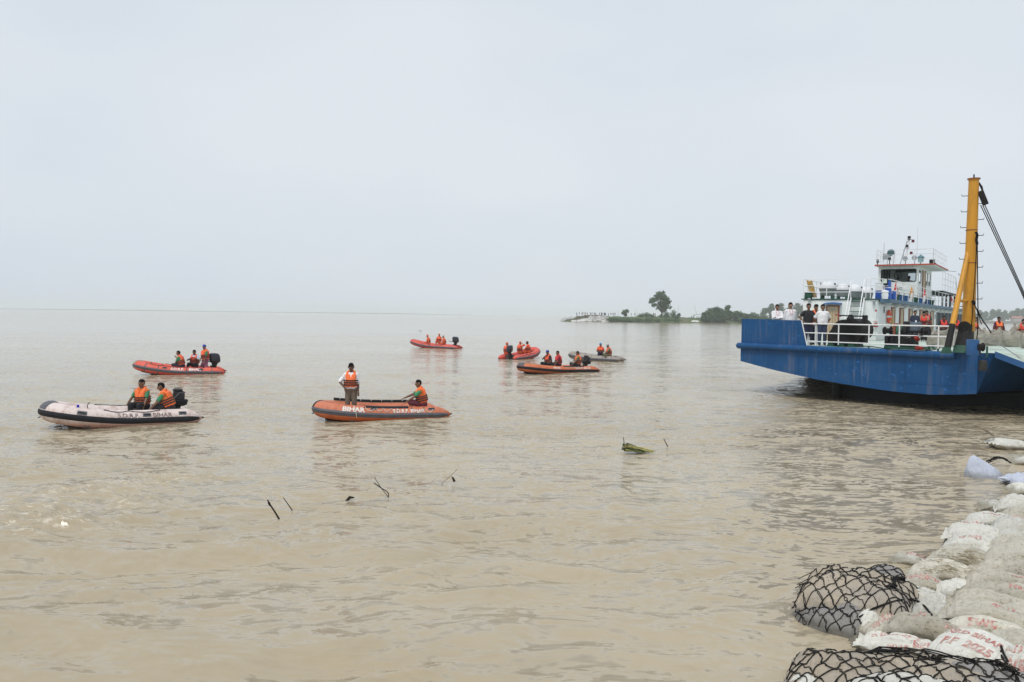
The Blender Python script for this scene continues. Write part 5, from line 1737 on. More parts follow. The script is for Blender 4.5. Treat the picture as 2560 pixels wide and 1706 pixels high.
# front small fittings: hatch, lamps, hydrant
h_ = fp(2183, 817, 9.86)
MB().bbox((h_.x - .28, 9.85, h_.z - .45), (h_.x + .22, 9.905, h_.z + .40), .02).build('wall_hatch', M_WHITE, FERRY)
for (u, v) in ((2185, 756), (2023, 750)):
    p = fp(u, v, 9.75)
    l_ = MB().lathe([(.03, .10), (.10, .06), (.10, .03), (.06, .0), (.06, -.10), (.03, -.13)], 12, Matrix.Translation(p)).build('wall_lamp', M_GREYP, FERRY)
    MB().box((p.x - .02, p.y, p.z + .04), (p.x + .02, 9.9, p.z + .08)).build('lamp_arm', M_GREYP, l_, smooth=False)
hy_ = fp(2189, 812, 9.7)
hyo = MB().path([hy_ + Vector((0, .0, .95)), hy_ + Vector((0, 0, .1))], .025, 8).build('hydrant', M_RAIL, FERRY)
MB().lathe([(.05, -.10), (.09, -.05), (.09, .04), (.05, .07)], 12, Matrix.Translation(hy_)).build('hydrant_valve', M_MRED, hyo)
MB().lathe([(.11, 0), (.11, .02), (.0, .02)], 14, Matrix.Translation(hy_ + Vector((0, 0, .14)))).build('hydrant_wheel', M_MRED, hyo)
MB().path([hy_ + Vector((-.12, 0, -.08)), hy_ + Vector((.12, 0, -.08))], .04, 10).build('hydrant_outlet', M_MRED, hyo)
MB().bbox((hy_.x - .04, hy_.y - .03, hy_.z + .68), (hy_.x + .04, hy_.y + .03, hy_.z + .78), .01).build('alarm_button', M_MRED, hyo)
# doors along the cargo side
for i, (ua, ub) in enumerate(((2227, 2235), (2248, 2257), (2271, 2279), (2298, 2306), (2324, 2332))):
    ya, yb = fq(ua, 800, 3.96).y, fq(ub, 800, 3.96).y
    d_ = MB().box((3.952, ya + .28, DK), (3.985, yb, DK + 1.78)).build('side_door', M_DOOR, FERRY, smooth=False)
    MB().box((3.952, ya, DK), (4.01, ya + .28, DK + 1.84)).build('door_frame', M_FRAMEB, d_, smooth=False)
    MB().box((3.952, yb, DK), (4.01, yb + .14, DK + 1.84)).build('door_frame', M_FRAMEB, d_, smooth=False)
    MB().box((3.952, ya + .28, DK + 1.78), (4.01, yb, DK + 1.84)).build('door_frame', M_FRAMEB, d_, smooth=False)
for (u, v) in ((2211, 774), (2321, 786), (2338, 792)):
    p = fq(u, v, 3.97)
    MB().ball((3.955, p.y, p.z), .14, 12, 8, (.2, 1.2, 1.6)).build('side_vent', M_DARKIN, FERRY)
ya, yb = fq(2341, 800, 3.96).y, fq(2405, 800, 3.96).y
op = MB().box((3.952, ya, DK + .4), (3.975, yb, DK + 1.75)).build('saloon_shade_panel', M_DARKIN, FERRY, smooth=False)  # flat dark panel on the wall; its colour stands in for the shaded interior
for y in np.linspace(ya, yb, 9):
    MB().box((3.977, y - .10, DK + .4), (4.0, y + .10, DK + 1.75)).build('saloon_post', M_GREYP, op, smooth=False)

# ---- stair to the upper deck
sl_, sr_ = fp(2127, 747, 9.8).x, fp(2160, 747, 9.8).x
st_ = []
for x in (sl_, sr_):
    s1 = MB().box((-.03, -.06, 0), (.03, .06, 2.62), Matrix.Translation((x, 8.55, DK)) @ Matrix.Rotation(R(-31), 4, 'X')).build('stair_stringer', M_RAIL, FERRY, smooth=False)
    st_.append(s1)
    MB().path([(x, 8.30, DK + .9), (x, 9.62, Z1 + .75), (x, 9.85, Z1 + 1.05)], .026, 8).build('stair_rail', M_RAIL, s1)
for i in range(8):
    t = (i + .6) / 8
    y = 8.55 + t * 1.32
    MB().box((sl_ + .03, y - .09, DK + t * 2.2 - .015), (sr_ - .03, y + .09, DK + t * 2.2 + .015)).build('stair_tread', M_DGREEN, st_[0], smooth=False)

# ---- upper deck railing
def run(pts, m=M_RAIL, heights=(.36, .71, 1.06), base=Z1 + .05, step=1.9, r=.020, posts=True):
    pts = [Vector((p[0], p[1], base)) for p in pts]
    for h in heights:
        MB().path([p + Vector((0, 0, h)) for p in pts], r, 6).build('upper_rail', m, FERRY)
    if posts:
        for a, b_ in zip(pts, pts[1:]):
            n = max(1, round((b_ - a).length / step))
            for i in range(n + (b_ == pts[-1])):
                p = a.lerp(b_, i / n)
                MB().cyl(p, p + Vector((0, 0, heights[-1])), r, r, 6).build('upper_post', m, FERRY)
run([(.16, 26), (.16, 10.0), (sl_ - .05, 10.0)], step=1.0)
run([(sr_ + .05, 10.0), (3.6, 10.0), (4.36, 11.1), (4.36, 40)], step=2.2)
run([(4.36, 44), (4.36, 61)], step=3.0)

# ---- wheelhouse with see-through windows
P0, P1 = 26.9, 34.6
Q0, Q1 = 1.14, 3.68
ZW0, ZW1 = Z1 + .05, 7.16
wu0, wu1 = fp(2203, 690, P0).x, fp(2290, 690, P0).x
wz0, wz1 = fp(2250, 704, P0).z, fp(2250, 674, P0).z
wh = MB().box((Q0, P0, ZW0), (Q1, P0 + .08, wz0)).build('wheelhouse', M_WHITE, FERRY, smooth=False)
def wpart(lo, hi, name='wheelhouse_wall', m=M_WHITE):
    return MB().box(lo, hi).build(name, m, wh, smooth=False)
wpart((Q0, P0, wz1), (Q1, P0 + .08, ZW1))
wpart((Q0, P0, wz0), (wu0, P0 + .08, wz1))
wpart((wu1, P0, wz0), (Q1, P0 + .08, wz1))
wpart((Q0, P1 - .08, ZW0), (Q1, P1, wz0 + .30))
wpart((Q0, P1 - .08, wz1 + .12), (Q1, P1, ZW1))
wpart((Q0, P1 - .08, wz0 + .30), (Q0 + .9, P1, wz1 + .12))
wpart((Q1 - .12, P1 - .08, wz0 + .30), (Q1, P1, wz1 + .12))
wpart((Q0, P0 + .08, ZW0), (Q0 + .08, P1 - .08, ZW1))
# cargo-side wall: windows and door between posts
wpart((Q1 - .08, P0 + .08, ZW0), (Q1, P1 - .08, wz0 - .12))
wpart((Q1 - .08, P0 + .08, wz1 - .02), (Q1, P1 - .08, ZW1))
for (ya, yb) in ((P0 + .08, P0 + .7), (P0 + 2.0, P0 + 2.4), (P0 + 3.9, P0 + 4.3), (P0 + 5.6, P0 + 6.0), (P1 - .5, P1 - .08)):
    wpart((Q1 - .08, ya, wz0 - .12), (Q1, yb, wz1 - .02))
wpart((Q1 + .002, P0 + 2.5, ZW0 + .1), (Q1 + .04, P0 + 3.9, wz1), 'wheelhouse_door', M_DOOR)
for y in (P0 + 2.4, P0 + 3.9):
    wpart((Q1 + .002, y, ZW0 + .1), (Q1 + .06, y + .12, wz1 + .05), 'door_frame', M_FRAMEB)
gm, gnt, gb = new_mat('window_glass')
gb.inputs['Base Color'].default_value = (.55, .60, .62, 1)
gb.inputs['Transmission Weight'].default_value = 1.0
gb.inputs['Roughness'].default_value = .02
gb.inputs['IOR'].default_value = 1.05
gn = noise(gnt, 2.0, 2)
bump(gnt, gb, gn, .02, .01)
for lo, hi in (((wu0, P0 + .03, wz0), (wu1, P0 + .04, wz1)),):
    MB().box(lo, hi).build('windscreen', gm, wh, smooth=False)
MB().path([(wu0 + .06, P0 - .01, wz0), (wu1 - .06, P0 - .01, wz0), (wu1, P0 - .01, wz0 + .06), (wu1, P0 - .01, wz1 - .06), (wu1 - .06, P0 - .01, wz1), (wu0 + .06, P0 - .01, wz1), (wu0, P0 - .01, wz1 - .06), (wu0, P0 - .01, wz0 + .06)], .03, 6, closed=True).build('window_seal', M_RUB, wh)
# inside: floor, steering wheel, console, curtain
wpart((Q0 + .08, P0 + .08, ZW0 + .1), (Q1 - .08, P1 - .08, ZW0 + .14), 'cab_floor', M_GREYP)
sw = fp(2245, 689, P0 + .9)
rg = MB()
rg.path([sw + Vector((.24 * math.cos(a), 0, .24 * math.sin(a))) for a in np.linspace(0, 2 * PI, 20, endpoint=False)], .022, 6, closed=True)
so = rg.build('steering_wheel', M_BLACK, wh)
for a in (.5, 2.6, 4.7):
    MB().cyl(sw, sw + Vector((.23 * math.cos(a), 0, .23 * math.sin(a))), .014, .014, 6).build('spoke', M_BLACK, so)
MB().path([sw, sw + Vector((0, .05, -.7)), sw + Vector((0, .05, -1.4))], .05, 8).build('wheel_column', M_BLACK, so)
cu0, cu1 = fp(2206, 690, P0 + 1.6).x, fp(2226, 690, P0 + 1.6).x
for i in range(6):
    x = cu0 + (cu1 - cu0) * i / 6
    MB().box((x, P0 + 1.6, wz0 - .3), (x + (cu1 - cu0) / 6 * .8, P0 + 1.66, wz1 + .1), Matrix.Rotation(R(0), 4, 'Y')).build('curtain', M_STEEL if i % 2 else M_GREYP, wh, smooth=False)
wpart((wu0 + .6, P0 + 2.2, wz1 - .06), (wu1, P0 + 2.3, wz1 + .16), 'sun_visor', M_DARKIN)
sg = fp(2247, 721, P0)
wpart((sg.x - .55, P0 - .02, sg.z - .16), (sg.x + .55, P0 - .003, sg.z + .16), 'name_board', M_RAIL)
tv, tf, tw_ = text_mesh('F  02', .02)
MB().add([(sg.x - .30 + x * .26, P0 - .026, sg.z - .09 + y * .26) for x, y in tv], tf).build('lettering', mat('letter_dark', (.05, .05, .06), .6), wh, smooth=False)
# roof with red edge
ro = MB().add([(.95, P0 - .35, ZW1 + .10), (4.80, P0 - .35, ZW1 + .10), (4.80, P1 + .1, ZW1 + .10), (.95, P1 + .1, ZW1 + .10),
               (1.12, P0 - .12, ZW1), (4.66, P0 - .12, ZW1), (4.66, P1, ZW1), (1.12, P1, ZW1),
               (.95, P0 - .35, ZW1 + .04), (4.80, P0 - .35, ZW1 + .04), (4.80, P1 + .1, ZW1 + .04), (.95, P1 + .1, ZW1 + .04)],
              [(0, 1, 2, 3), (7, 6, 5, 4), (8, 9, 5, 4)[::-1], (9, 10, 6, 5)[::-1], (10, 11, 7, 6)[::-1], (11, 8, 4, 7)[::-1], (0, 8, 9, 1), (1, 9, 10, 2), (2, 10, 11, 3), (3, 11, 8, 0)]).build('wheelhouse_roof', M_WHITE, FERRY, smooth=False)
zr = ZW1 + .10
for lo, hi in (((.93, P0 - .37, zr - .07), (4.82, P0 - .345, zr + .03)), ((4.80, P0 - .345, zr - .07), (4.82, P1 + .12, zr + .03)), ((.93, P0 - .345, zr - .07), (.95, P1 + .12, zr + .03))):
    MB().box(lo, hi).build('roof_edge', M_ROOFRED, ro, smooth=False)
for x in np.linspace(1.4, 3.4, 5):
    MB().prism([(0, 0), (-.25, 0), (0, -.22)], .03, Matrix.Translation((x, P0 - .002, ZW1 + .0)) @ Matrix.Rotation(R(90), 4, 'Z') @ Matrix.Rotation(R(90), 4, 'X')).build('roof_knee', M_WHITE, ro, smooth=False)
def rrun(pts, hs=(.36, .72, 1.05)):
    pts = [Vector((p[0], p[1], zr)) for p in pts]
    for h in hs:
        MB().path([p + Vector((0, 0, h)) for p in pts], .018, 6).build('roof_rail', M_RAIL, ro)
    for a, b_ in zip(pts, pts[1:]):
        n = max(1, round((b_ - a).length / 1.25))
        for i in range(n + 1):
            p = a.lerp(b_, i / n)
            MB().cyl(p, p + Vector((0, 0, hs[-1])), .018, .018, 6).build('roof_post', M_RAIL, ro)
rrun([(1.05, P1), (1.05, P0 - .2), (4.65, P0 - .2), (4.65, P1)])
def rt_(u, v, p):
    return fp(u, v, p)
# light mast on the roof
lm0, lm1 = rt_(2262, 660, P0 + 1.5), rt_(2273, 596, P0 + 1.5)
lm = MB().path([lm0, lm1], [.075, .055], 10).build('light_mast', M_RAIL, ro)
MB().path([lm0 + Vector((-.3, 0, 0)), lm1.lerp(lm0, .1) + Vector((-.10, 0, 0))], .03, 8).build('mast_stay', M_GREYP, lm)
def lamp(u, v, p, m, r=.09, h=.22, name='signal_lamp', par=None):
    c_ = rt_(u, v, p)
    return MB().lathe([(r * .7, -h / 2), (r, -h / 2 + .03), (r, h / 2 - .03), (r * .7, h / 2)], 12, Matrix.Translation(c_)).build(name, m, par or lm)
M_LRED = mat('lamp_dark_red', (.12, .01, .02), .35)
lamp(2273, 594, P0 + 1.5, M_STEEL, .11, .20); lamp(2273.5, 599.5, P0 + 1.5, M_STEEL, .16, .04, 'lamp_plate'); lamp(2268, 615.5, P0 + 1.5, M_STEEL, .10, .18); lamp(2268, 620.5, P0 + 1.5, M_GREYP, .16, .03, 'lamp_plate')
lamp(2282.5, 603, P0 + 1.5, M_LRED, .10, .20); lamp(2278, 633, P0 + 1.5, M_LRED, .10, .20)
for (u, v) in ((2281, 607.5), (2277, 637.5)):
    c_ = rt_(u, v, P0 + 1.5)
    MB().box((c_.x - .22, c_.y - .08, c_.z - .02), (c_.x + .16, c_.y + .08, c_.z + .02)).build('lamp_bracket', M_RAIL, lm, smooth=False)
c_ = rt_(2261, 606.5, P0 + 1.5)
MB().path([c_ + Vector((-.28, 0, 0)), c_ + Vector((.35, 0, 0))], .018, 6).build('yard_arm', M_RAIL, lm)
# loudhailer horns, searchlight, lantern, black speakers, antennas
for (u, v) in ((2263, 647), (2286, 645)):
    c_ = rt_(u, v, P0 + .6)
    hn = MB().lathe([(.17, -.04), (.18, -.03), (.10, .10), (.05, .25), (.05, .38)], 16, Matrix.Translation(c_) @ Matrix.Rotation(R(-90), 4, 'X')).build('horn', M_GREYP, ro)
    MB().ball(c_ + Vector((0, -.01, 0)), .13, 12, 6, (1, .25, 1)).build('horn_mouth', M_DARKIN, ro)
    MB().cyl(c_ + Vector((0, .15, -.1)), (c_.x, c_.y + .15, zr), .03, .03, 6).build('horn_post', M_GREYP, ro)
c_ = rt_(2227, 632, P0 + .8)
MB().lathe([(.20, -.05), (.24, -.02), (.24, .10), (.12, .22)], 16, Matrix.Translation(c_) @ Matrix.Rotation(R(-80), 4, 'X')).build('searchlight', mat('lamp_teal', (.06, .13, .14), .35), ro)
MB().path([(c_.x - .18, c_.y, zr), c_ + Vector((-.24, 0, -.1)), c_ + Vector((-.25, 0, 0))], .02, 6).build('searchlight_yoke', M_GREYP, ro)
MB().path([(c_.x + .18, c_.y, zr), c_ + Vector((.24, 0, -.1)), c_ + Vector((.25, 0, 0))], .02, 6).build('searchlight_yoke', M_GREYP, ro)
c_ = rt_(2302, 648, P0 + .7)
lt = MB().lathe([(.15, -.24), (.17, -.20), (.20, .06), (.20, .09)], 12, Matrix.Translation(c_)).build('lantern', mat('lamp_pale_teal', (.30, .45, .46), .3), ro)
MB().lathe([(.26, .09), (.26, .12), (.14, .22), (.03, .28), (.03, .33)], 12, Matrix.Translation(c_)).build('lantern_cap', mat('lamp_teal2', (.10, .20, .24), .4), ro)
MB().cyl((c_.x, c_.y, zr), c_ + Vector((0, 0, -.22)), .03, .03, 6).build('lantern_post', M_STEEL, ro)
for (u, v, w, h) in ((2194, 653.5, .15, .26), (2224, 648, .17, .20), (2330, 654, .32, .26), (2338, 660, .12, .14)):
    c_ = rt_(u, v, P0 + .1)
    MB().bbox((c_.x - w / 2, c_.y - .1, c_.z - h / 2), (c_.x + w / 2, c_.y + .1, c_.z + h / 2), .02).build('speaker', M_BLACK, ro)
    MB().cyl((c_.x, c_.y, zr), (c_.x, c_.y, c_.z), .03, .03, 6).build('speaker_post', M_BLACK, ro)
for (ua, va, ub, vb, r_) in ((2209, 655, 2210.5, 608, .022), (2292, 640, 2294.5, 569, .008), (2259, 650, 2259, 624, .016)):
    MB().path([rt_(ua, va, P0 + 1.0), rt_(ub, vb, P0 + 1.0)], [r_, r_ * .6], 6).build('antenna', M_GREYP, ro)
MB().path([(4.8, P1 - .4, ZW1), (5.4, P1 - .2, ZW1 - .05)], .015, 6).build('boom', M_STEEL, ro)
c_ = rt_(2216, 641, P0 + 2.0)
MB().box((c_.x - .25, c_.y, c_.z - .25), (c_.x + .30, c_.y + .03, c_.z + .18), None).build('roof_screen', M_GREYP, ro, smooth=False)

# ---- aft platform behind the wheelhouse
ap = MB().box((1.2, 37, 5.55), (4.3, 47, 5.75)).build('aft_platform', M_STEEL, FERRY, smooth=False)
for y in (37.2, 40, 43, 46.8):
    MB().box((4.15, y - .08, Z1 + .05), (4.28, y + .08, 5.55)).build('platform_leg', M_STEEL, ap, smooth=False)
for h in (.5, 1.0, 1.5):
    MB().path([(4.25, 36.5, 5.75 + h), (4.25, 47, 5.75 + h)], .02, 6).build('platform_rail', M_RAIL, ap)
for y in np.linspace(36.5, 47, 6):
    MB().cyl((4.25, y, 5.75), (4.25, y, 7.25), .022, .022, 6).build('platform_post', M_RAIL, ap)
MB().path([(4.25, 47, 7.25), (4.25, 50.5, Z1)], .03, 6).build('platform_stay', M_RAIL, ap)

# ================================================================== things standing on the ferry
def fobj(name, mb, m, label, cat, group=None, **kw):
    o = mb.xf(FM).build(name, m, None, **kw)
    return tag(o, label, cat, group)
# covered oval tanks on the upper deck
M_TANK = mat('tank_white', (.72, .73, .75), .45, .06, 2); M_TANKG = mat('tank_grey', (.42, .42, .43), .6, .1, 2)
for i, (u, p_, rx, lab) in enumerate(((2069, 12.0, .46, 'largest white domed tank on the upper deck beside yellow rope coil'), (2107, 14.5, .40, 'second white domed tank on the upper deck'),
        (2136, 17.5, .50, 'third white domed tank on the upper deck behind the stair'), (2164, 20.5, .46, 'fourth white domed tank near the blue and white boxes'))):
    c_ = fp(u, 735, p_)
    t_ = empty('domed_tank', lab, 'tank', group='white domed tanks on the ferry')
    t_.matrix_world = FM @ Matrix.Translation((c_.x, p_, Z1 + .05))
    MB().loft([(0, 0, .22, rx * .70, rx * .70), (0, 0, .30, rx * .85, rx * .85), (0, 0, .60, rx * 1.0, rx * 1.0), (0, 0, .62, rx * 1.04, rx * 1.04)], 20, 2.4).build('basin', M_TANKG, t_)
    MB().ball((0, 0, .62), rx * .96, 20, 10, (1, 1, .95)).build('dome', M_TANK, t_)
    for s_ in (-1, 1):
        MB().box((s_ * rx * .6 - .05, -.3, 0), (s_ * rx * .6 + .05, .3, .24)).build('stand', M_DGREEN, t_, smooth=False)
        MB().bbox((s_ * rx * .8 - .03, -.05, .80), (s_ * rx * .8 + .05, .05, .92), .01).build('clip', M_BLACK, t_)
# yellow rope coil
c_ = fp(2032, 724, 10.6)
rc = empty('rope_coil', 'slanted yellow rope coil hung on the ferry upper deck rail', 'rope')
rc.matrix_world = FM @ Matrix.Translation((c_.x, 10.6, Z1 + .05))
M_YROPE = mat('rope_yellow', (.45, .28, .06), .85, .2, 12)
for i in range(12):
    x0 = -.20 + .28 * i / 12
    MB().path([(x0 - .14 + a * .30, -.03 * math.sin(i), .05 + .92 * (1 - i / 12) + .03 * math.sin(a * 9)) for a in np.linspace(0, 1, 6)], .038, 7).build('rope_turn', M_YROPE, rc)
MB().cyl((-.3, .05, 0), (-.22, .05, 1.05), .03, .03, 6).build('rack', M_RAIL, rc)
# green bollard tub
c_ = fp(2021, 739, 10.4)
fobj('mooring_tub', MB().lathe([(.20, 0), (.22, .04), (.20, .30), (.23, .34), (.05, .36)], 16, Matrix.Translation((c_.x, 10.4, Z1 + .05))), M_DGREEN, 'dark green mooring tub at the far left of the upper deck', 'tub')
# blue and white boxes
for i, (u, p_, z_, w, m_, lab) in enumerate(((2200, 10.9, 0, .42, 'b', 'blue box lowest on the left of the pile behind the upper rail'), (2199, 10.95, .46, .40, 'w', 'white lidded box on top of the left blue box'),
        (2217, 11.1, 0, .40, 'b', 'large blue box beside the floodlight post on the upper deck'), (2217, 11.2, .62, .36, 'b', 'small blue box on top of the large blue box'), (2231, 12.2, 0, .34, 'b', 'narrow blue box at the right end of the pile'))):
    c_ = fp(u, 740, p_)
    bo_ = empty('cool_box', lab, 'box', group='blue and white boxes on the ferry')
    bo_.matrix_world = FM @ Matrix.Translation((c_.x, p_, Z1 + .052 + z_))
    MB().bbox((-w / 2, -.2, 0), (w / 2, .2, .36 if z_ else .44 + .14 * (i == 2)), .03).build('box_body', mat('box_blue', (.015, .09, .42), .5) if m_ == 'b' else M_TANK, bo_)
    hh = .36 if z_ else .44 + .14 * (i == 2)
    MB().bbox((-w / 2 - .01, -.21, hh + .001), (w / 2 + .01, .21, hh + .05), .02).build('box_lid', M_TANK if i != 3 else M_BLUEP, bo_)
# white round cap bundle in front of the boxes
c_ = fp(2212, 740, 10.6)
fobj('white_sack', MB().ball((c_.x, 10.62, Z1 + .42), .18, 16, 8, (1.1, .5, .55)).lathe([(.15, 0), (.18, .2), (.15, .34)], 14, Matrix.Translation((c_.x, 10.62, Z1 + .05)) @ Matrix.Scale(.5, 4, (0, 1, 0))), M_TANK, 'rounded white sack leaning on the blue boxes', 'sack')
# floodlight
c_ = fp(2212, 706, 10.9)
fl_ = empty('floodlight', 'square floodlight clamped on the ferry upper deck rail', 'floodlight'); fl_.matrix_world = FM @ Matrix.Translation((c_.x, 10.85, c_.z))
MB().bbox((-.15, -.06, -.16), (.15, .06, .20), .02).build('housing', M_BLACK, fl_)
MB().box((-.12, -.075, -.06), (.12, -.062, .17)).build('lens', mat('lamp_glass', (.55, .62, .55), .2), fl_, smooth=False)
MB().cyl((0, .03, -.16), (0, .03, Z1 + .05 - c_.z), .025, .025, 6).build('post', M_RAIL, fl_)
# buckets along the walkway edge
for i, u in enumerate((2243, 2255, 2268, 2290, 2302, 2320, 2331)):
    p = fq(u, 745, 4.2)
    b_ = empty('fire_bucket', ['first dark bucket from the front along the upper walkway', 'second dark bucket along the upper walkway', 'third dark bucket along the upper walkway', 'fourth dark bucket along the upper walkway',
            'fifth dark bucket along the upper walkway', 'sixth dark bucket along the upper walkway', 'last dark bucket along the upper walkway'][i], 'bucket', group='buckets along the upper walkway')
    b_.matrix_world = FM @ Matrix.Translation((4.15, p.y, Z1 + .055))
    MB().lathe([(.14, 0), (.20, .38), (.21, .40), (.17, .40), (.13, .36)], 14).build('bucket_body', M_BLUEP if i % 3 else M_DGREEN, b_)
    MB().path([(-.2, 0, .38), (-.1, 0, .50), (.1, 0, .50), (.2, 0, .38)], .012, 6).build('bail', M_STEEL, b_)
# furled flags
M_FLAGR = mat('flag_red', (.60, .05, .05), .8); M_FLAGW = mat('flag_white', (.75, .74, .72), .8); M_FLAGO = mat('flag_orange', (.62, .28, .06), .8)
for i, (u, v0, v1, y) in enumerate(((2239, 716, 746, 4.25), (2278, 727, 758, 4.25), (2310, 732, 762, 4.25), (2378, 755, 778, 4.25))):
    p = fq(u, v1, y); q_ = fq(u, v0, y)
    fo = empty('furled_flag', ['furled red and white flag nearest the blue boxes', 'furled orange and white flag midway along the upper rail', 'furled red and white flag below the wheelhouse door', 'small furled red flag far aft near the yellow brace'][i], 'flag', group='furled flags on the upper rail')
    fo.matrix_world = FM @ Matrix.Translation((4.25, p.y, Z1 + .055))
    hh = max(1.0, q_.z - Z1)
    MB().cyl((0, 0, 0), (0, 0, hh), .015, .012, 6).build('pole', M_RAIL, fo)
    MB().loft([(0, 0, .25, .09, .16), (0, .02, .5, .12, .22), (0, 0, .8, .07, .14), (0, 0, hh - .02, .02, .03)], 12, 2).build('cloth', M_FLAGO if i == 1 else M_FLAGR, fo)
    MB().loft([(.02, -.14, .15, .06, .10), (.03, -.10, .5, .08, .12), (.02, -.03, .75, .03, .04)], 10, 2).build('cloth_white', M_FLAGW, fo)
# lifebuoy on the cabin side
c_ = fq(2221, 792, 4.02)
lb = empty('lifebuoy', 'orange lifebuoy hung on the white cabin side wall', 'lifebuoy'); lb.matrix_world = FM @ Matrix.Translation((4.06, c_.y, c_.z)) @ Matrix.Rotation(R(90), 4, 'Y')
rb_ = MB()
vs, fs = [], []
ringp = [Vector((.30 * math.cos(a), .30 * math.sin(a), 0)) for a in np.linspace(0, 2 * PI, 28, endpoint=False)]
rb_.path(ringp, .085, 10, closed=True)
rb_.build('ring', M_RING, lb)
for a in (0, PI / 2, PI, 3 * PI / 2):
    MB().path([Vector((.30 * math.cos(a + t), .30 * math.sin(a + t), 0)) for t in (-.16, -.08, 0, .08, .16)], .09, 10).build('band', M_TANK, lb)
c_ = fq(2227, 803, 4.03)
fobj('rope_bundle', MB().ball((4.06, c_.y, c_.z), .16, 10, 8, (.5, 1.3, 1.5)), M_YROPE, 'yellow rope bundle hanging just below the orange lifebuoy', 'rope')

# ---- big bulk bags on the deck
def bulk_mat():
    m, nt, b = new_mat('bulk_bag_cloth')
    n1 = noise(nt, 2.0, 4, .6)
    c = mixc(nt, ramp(nt, n1, .3, .7), (.26, .24, .195), (.46, .43, .37))
    nt.links.new(c, b.inputs['Base Color'])
    b.inputs['Roughness'].default_value = .8
    bump(nt, b, noise(nt, 2.6, 5, .6, stretch=(1, 1, 3.2)), .9, .12)
    return m
M_BULK = bulk_mat()
def bulk_bag(label, x, y, w, h, seed, peak=0.0, z=DK):
    rnd = np.random.RandomState(seed)
    root = empty('bulk_bag', label, 'bulk bag', group='bulk bags on the ferry deck')
    root.matrix_world = FM @ Matrix.Translation((x, y, z)) @ Matrix.Rotation(R(34) + rnd.uniform(-.15, .15), 4, 'Z')
    n, mlev = 36, 16
    prof = [(.0, .70), (.02, .88), (.10, .97), (.25, 1.03), (.45, 1.04), (.65, .99), (.80, .90), (.91, .74), (.97, .52), (1.0, .26), (1.0, .02)]
    vs, fs = [], []
    zs = np.linspace(0, 1, mlev)
    pz = [p[0] for p in prof]
    N = 18
    for i in range(N + 1):
        t = i / N
        # follow the profile by arc parameter
        k = t * (len(prof) - 1)
        a = int(min(k, len(prof) - 2)); f = k - a
        zz_ = prof[a][0] * (1 - f) + prof[a + 1][0] * f
        rr_ = prof[a][1] * (1 - f) + prof[a + 1][1] * f
        for j in range(n):
            an = 2 * PI * j / n
            ca, sa = math.cos(an), math.sin(an)
            e = 2 / 2.6
            px = math.copysign(abs(ca) ** e, ca) * w / 2 * rr_
            py = math.copysign(abs(sa) ** e, sa) * w / 2 * .9 * rr_
            wr = float(fbm(np.array([an * 1.6 + seed]), np.array([zz_ * 7 + seed]), seed, 3)[0]) * .11 + .035 * math.sin(zz_ * 26 + 3.0 * math.sin(an * 2 + seed)) * math.sin(min(1, zz_ * 1.6) * PI)
            s = 1 + wr
            vs.append((px * s, py * s, zz_ * h * (1 + .06 * float(fbm(np.array([an + 3.1]), np.array([2.2 * seed]), seed + 4, 2)[0]))))
    for i in range(N):
        for j in range(n):
            fs.append((i * n + j, i * n + (j + 1) % n, (i + 1) * n + (j + 1) % n, (i + 1) * n + j))
    fs.append(tuple(range(n - 1, -1, -1)))
    fs.append(tuple(range(N * n, (N + 1) * n)))
    MB().add(vs, fs).build('bag_body', M_BULK, root)
    pk = .05 + peak
    MB().loft([(0, 0, h * .94, .09 + peak * .5, .08 + peak * .3), (.02, 0, h + pk * .4, .06 + peak * .25, .05 + peak * .15), (.04, .02, h + pk * .8, .05, .05), (.06, .03, h + pk, .09, .06)], 12, 2).build('tied_neck', M_BULK, root)
    for s_ in (-1, 1):
        MB().path([(s_ * w * .36, -w * .3, h * .86), (s_ * w * .33, -w * .34, h * 1.0), (s_ * w * .22, -w * .34, h * 1.03), (s_ * w * .2, -w * .3, h * .95)], .022, 6).build('lifting_loop', M_BULK, root)
    return root
BB = [(2318, 870, 1.05, 0, 'front row bulk bag partly behind the bow rail, leftmost'), (2366, 866, 1.1, 0, 'front row bulk bag behind the black brace leg'), (2415, 866, 1.1, 0, 'front row bulk bag behind the mast bracket'),
      (2462, 865, 1.15, .02, 'front row bulk bag just right of the mast, tied with rope'), (2511, 868, 1.18, .05, 'front row bulk bag in front of the man in orange vest'), (2558, 872, 1.2, 0, 'front row bulk bag cut by the right picture edge')]
for i, (u, v, w, pk, lab) in enumerate(BB):
    p = fz(u, v)
    bulk_bag(lab, p.x + .3, p.y + .45, w * .68, .70, 20 + i, pk * .3)
for i, (u, y_, pk, lab) in enumerate(((2440, 1.6, .10, 'second row bulk bag seen right of the mast'), (2480, 1.5, .15, 'second row bulk bag with small tied neck left of the man in orange vest'), (2519, 1.6, .34, 'second row bulk bag with tall peaked neck'), (2552, 1.6, .12, 'second row bulk bag near the right edge'),
        (2390, 1.6, .05, 'second row bulk bag between brace and mast'), (2345, 1.5, .02, 'second row bulk bag behind the left front row bags'))):
    p = fz(u, 856)
    bulk_bag(lab, p.x + .2, p.y + 2.2, .84, .60, 40 + i, pk)

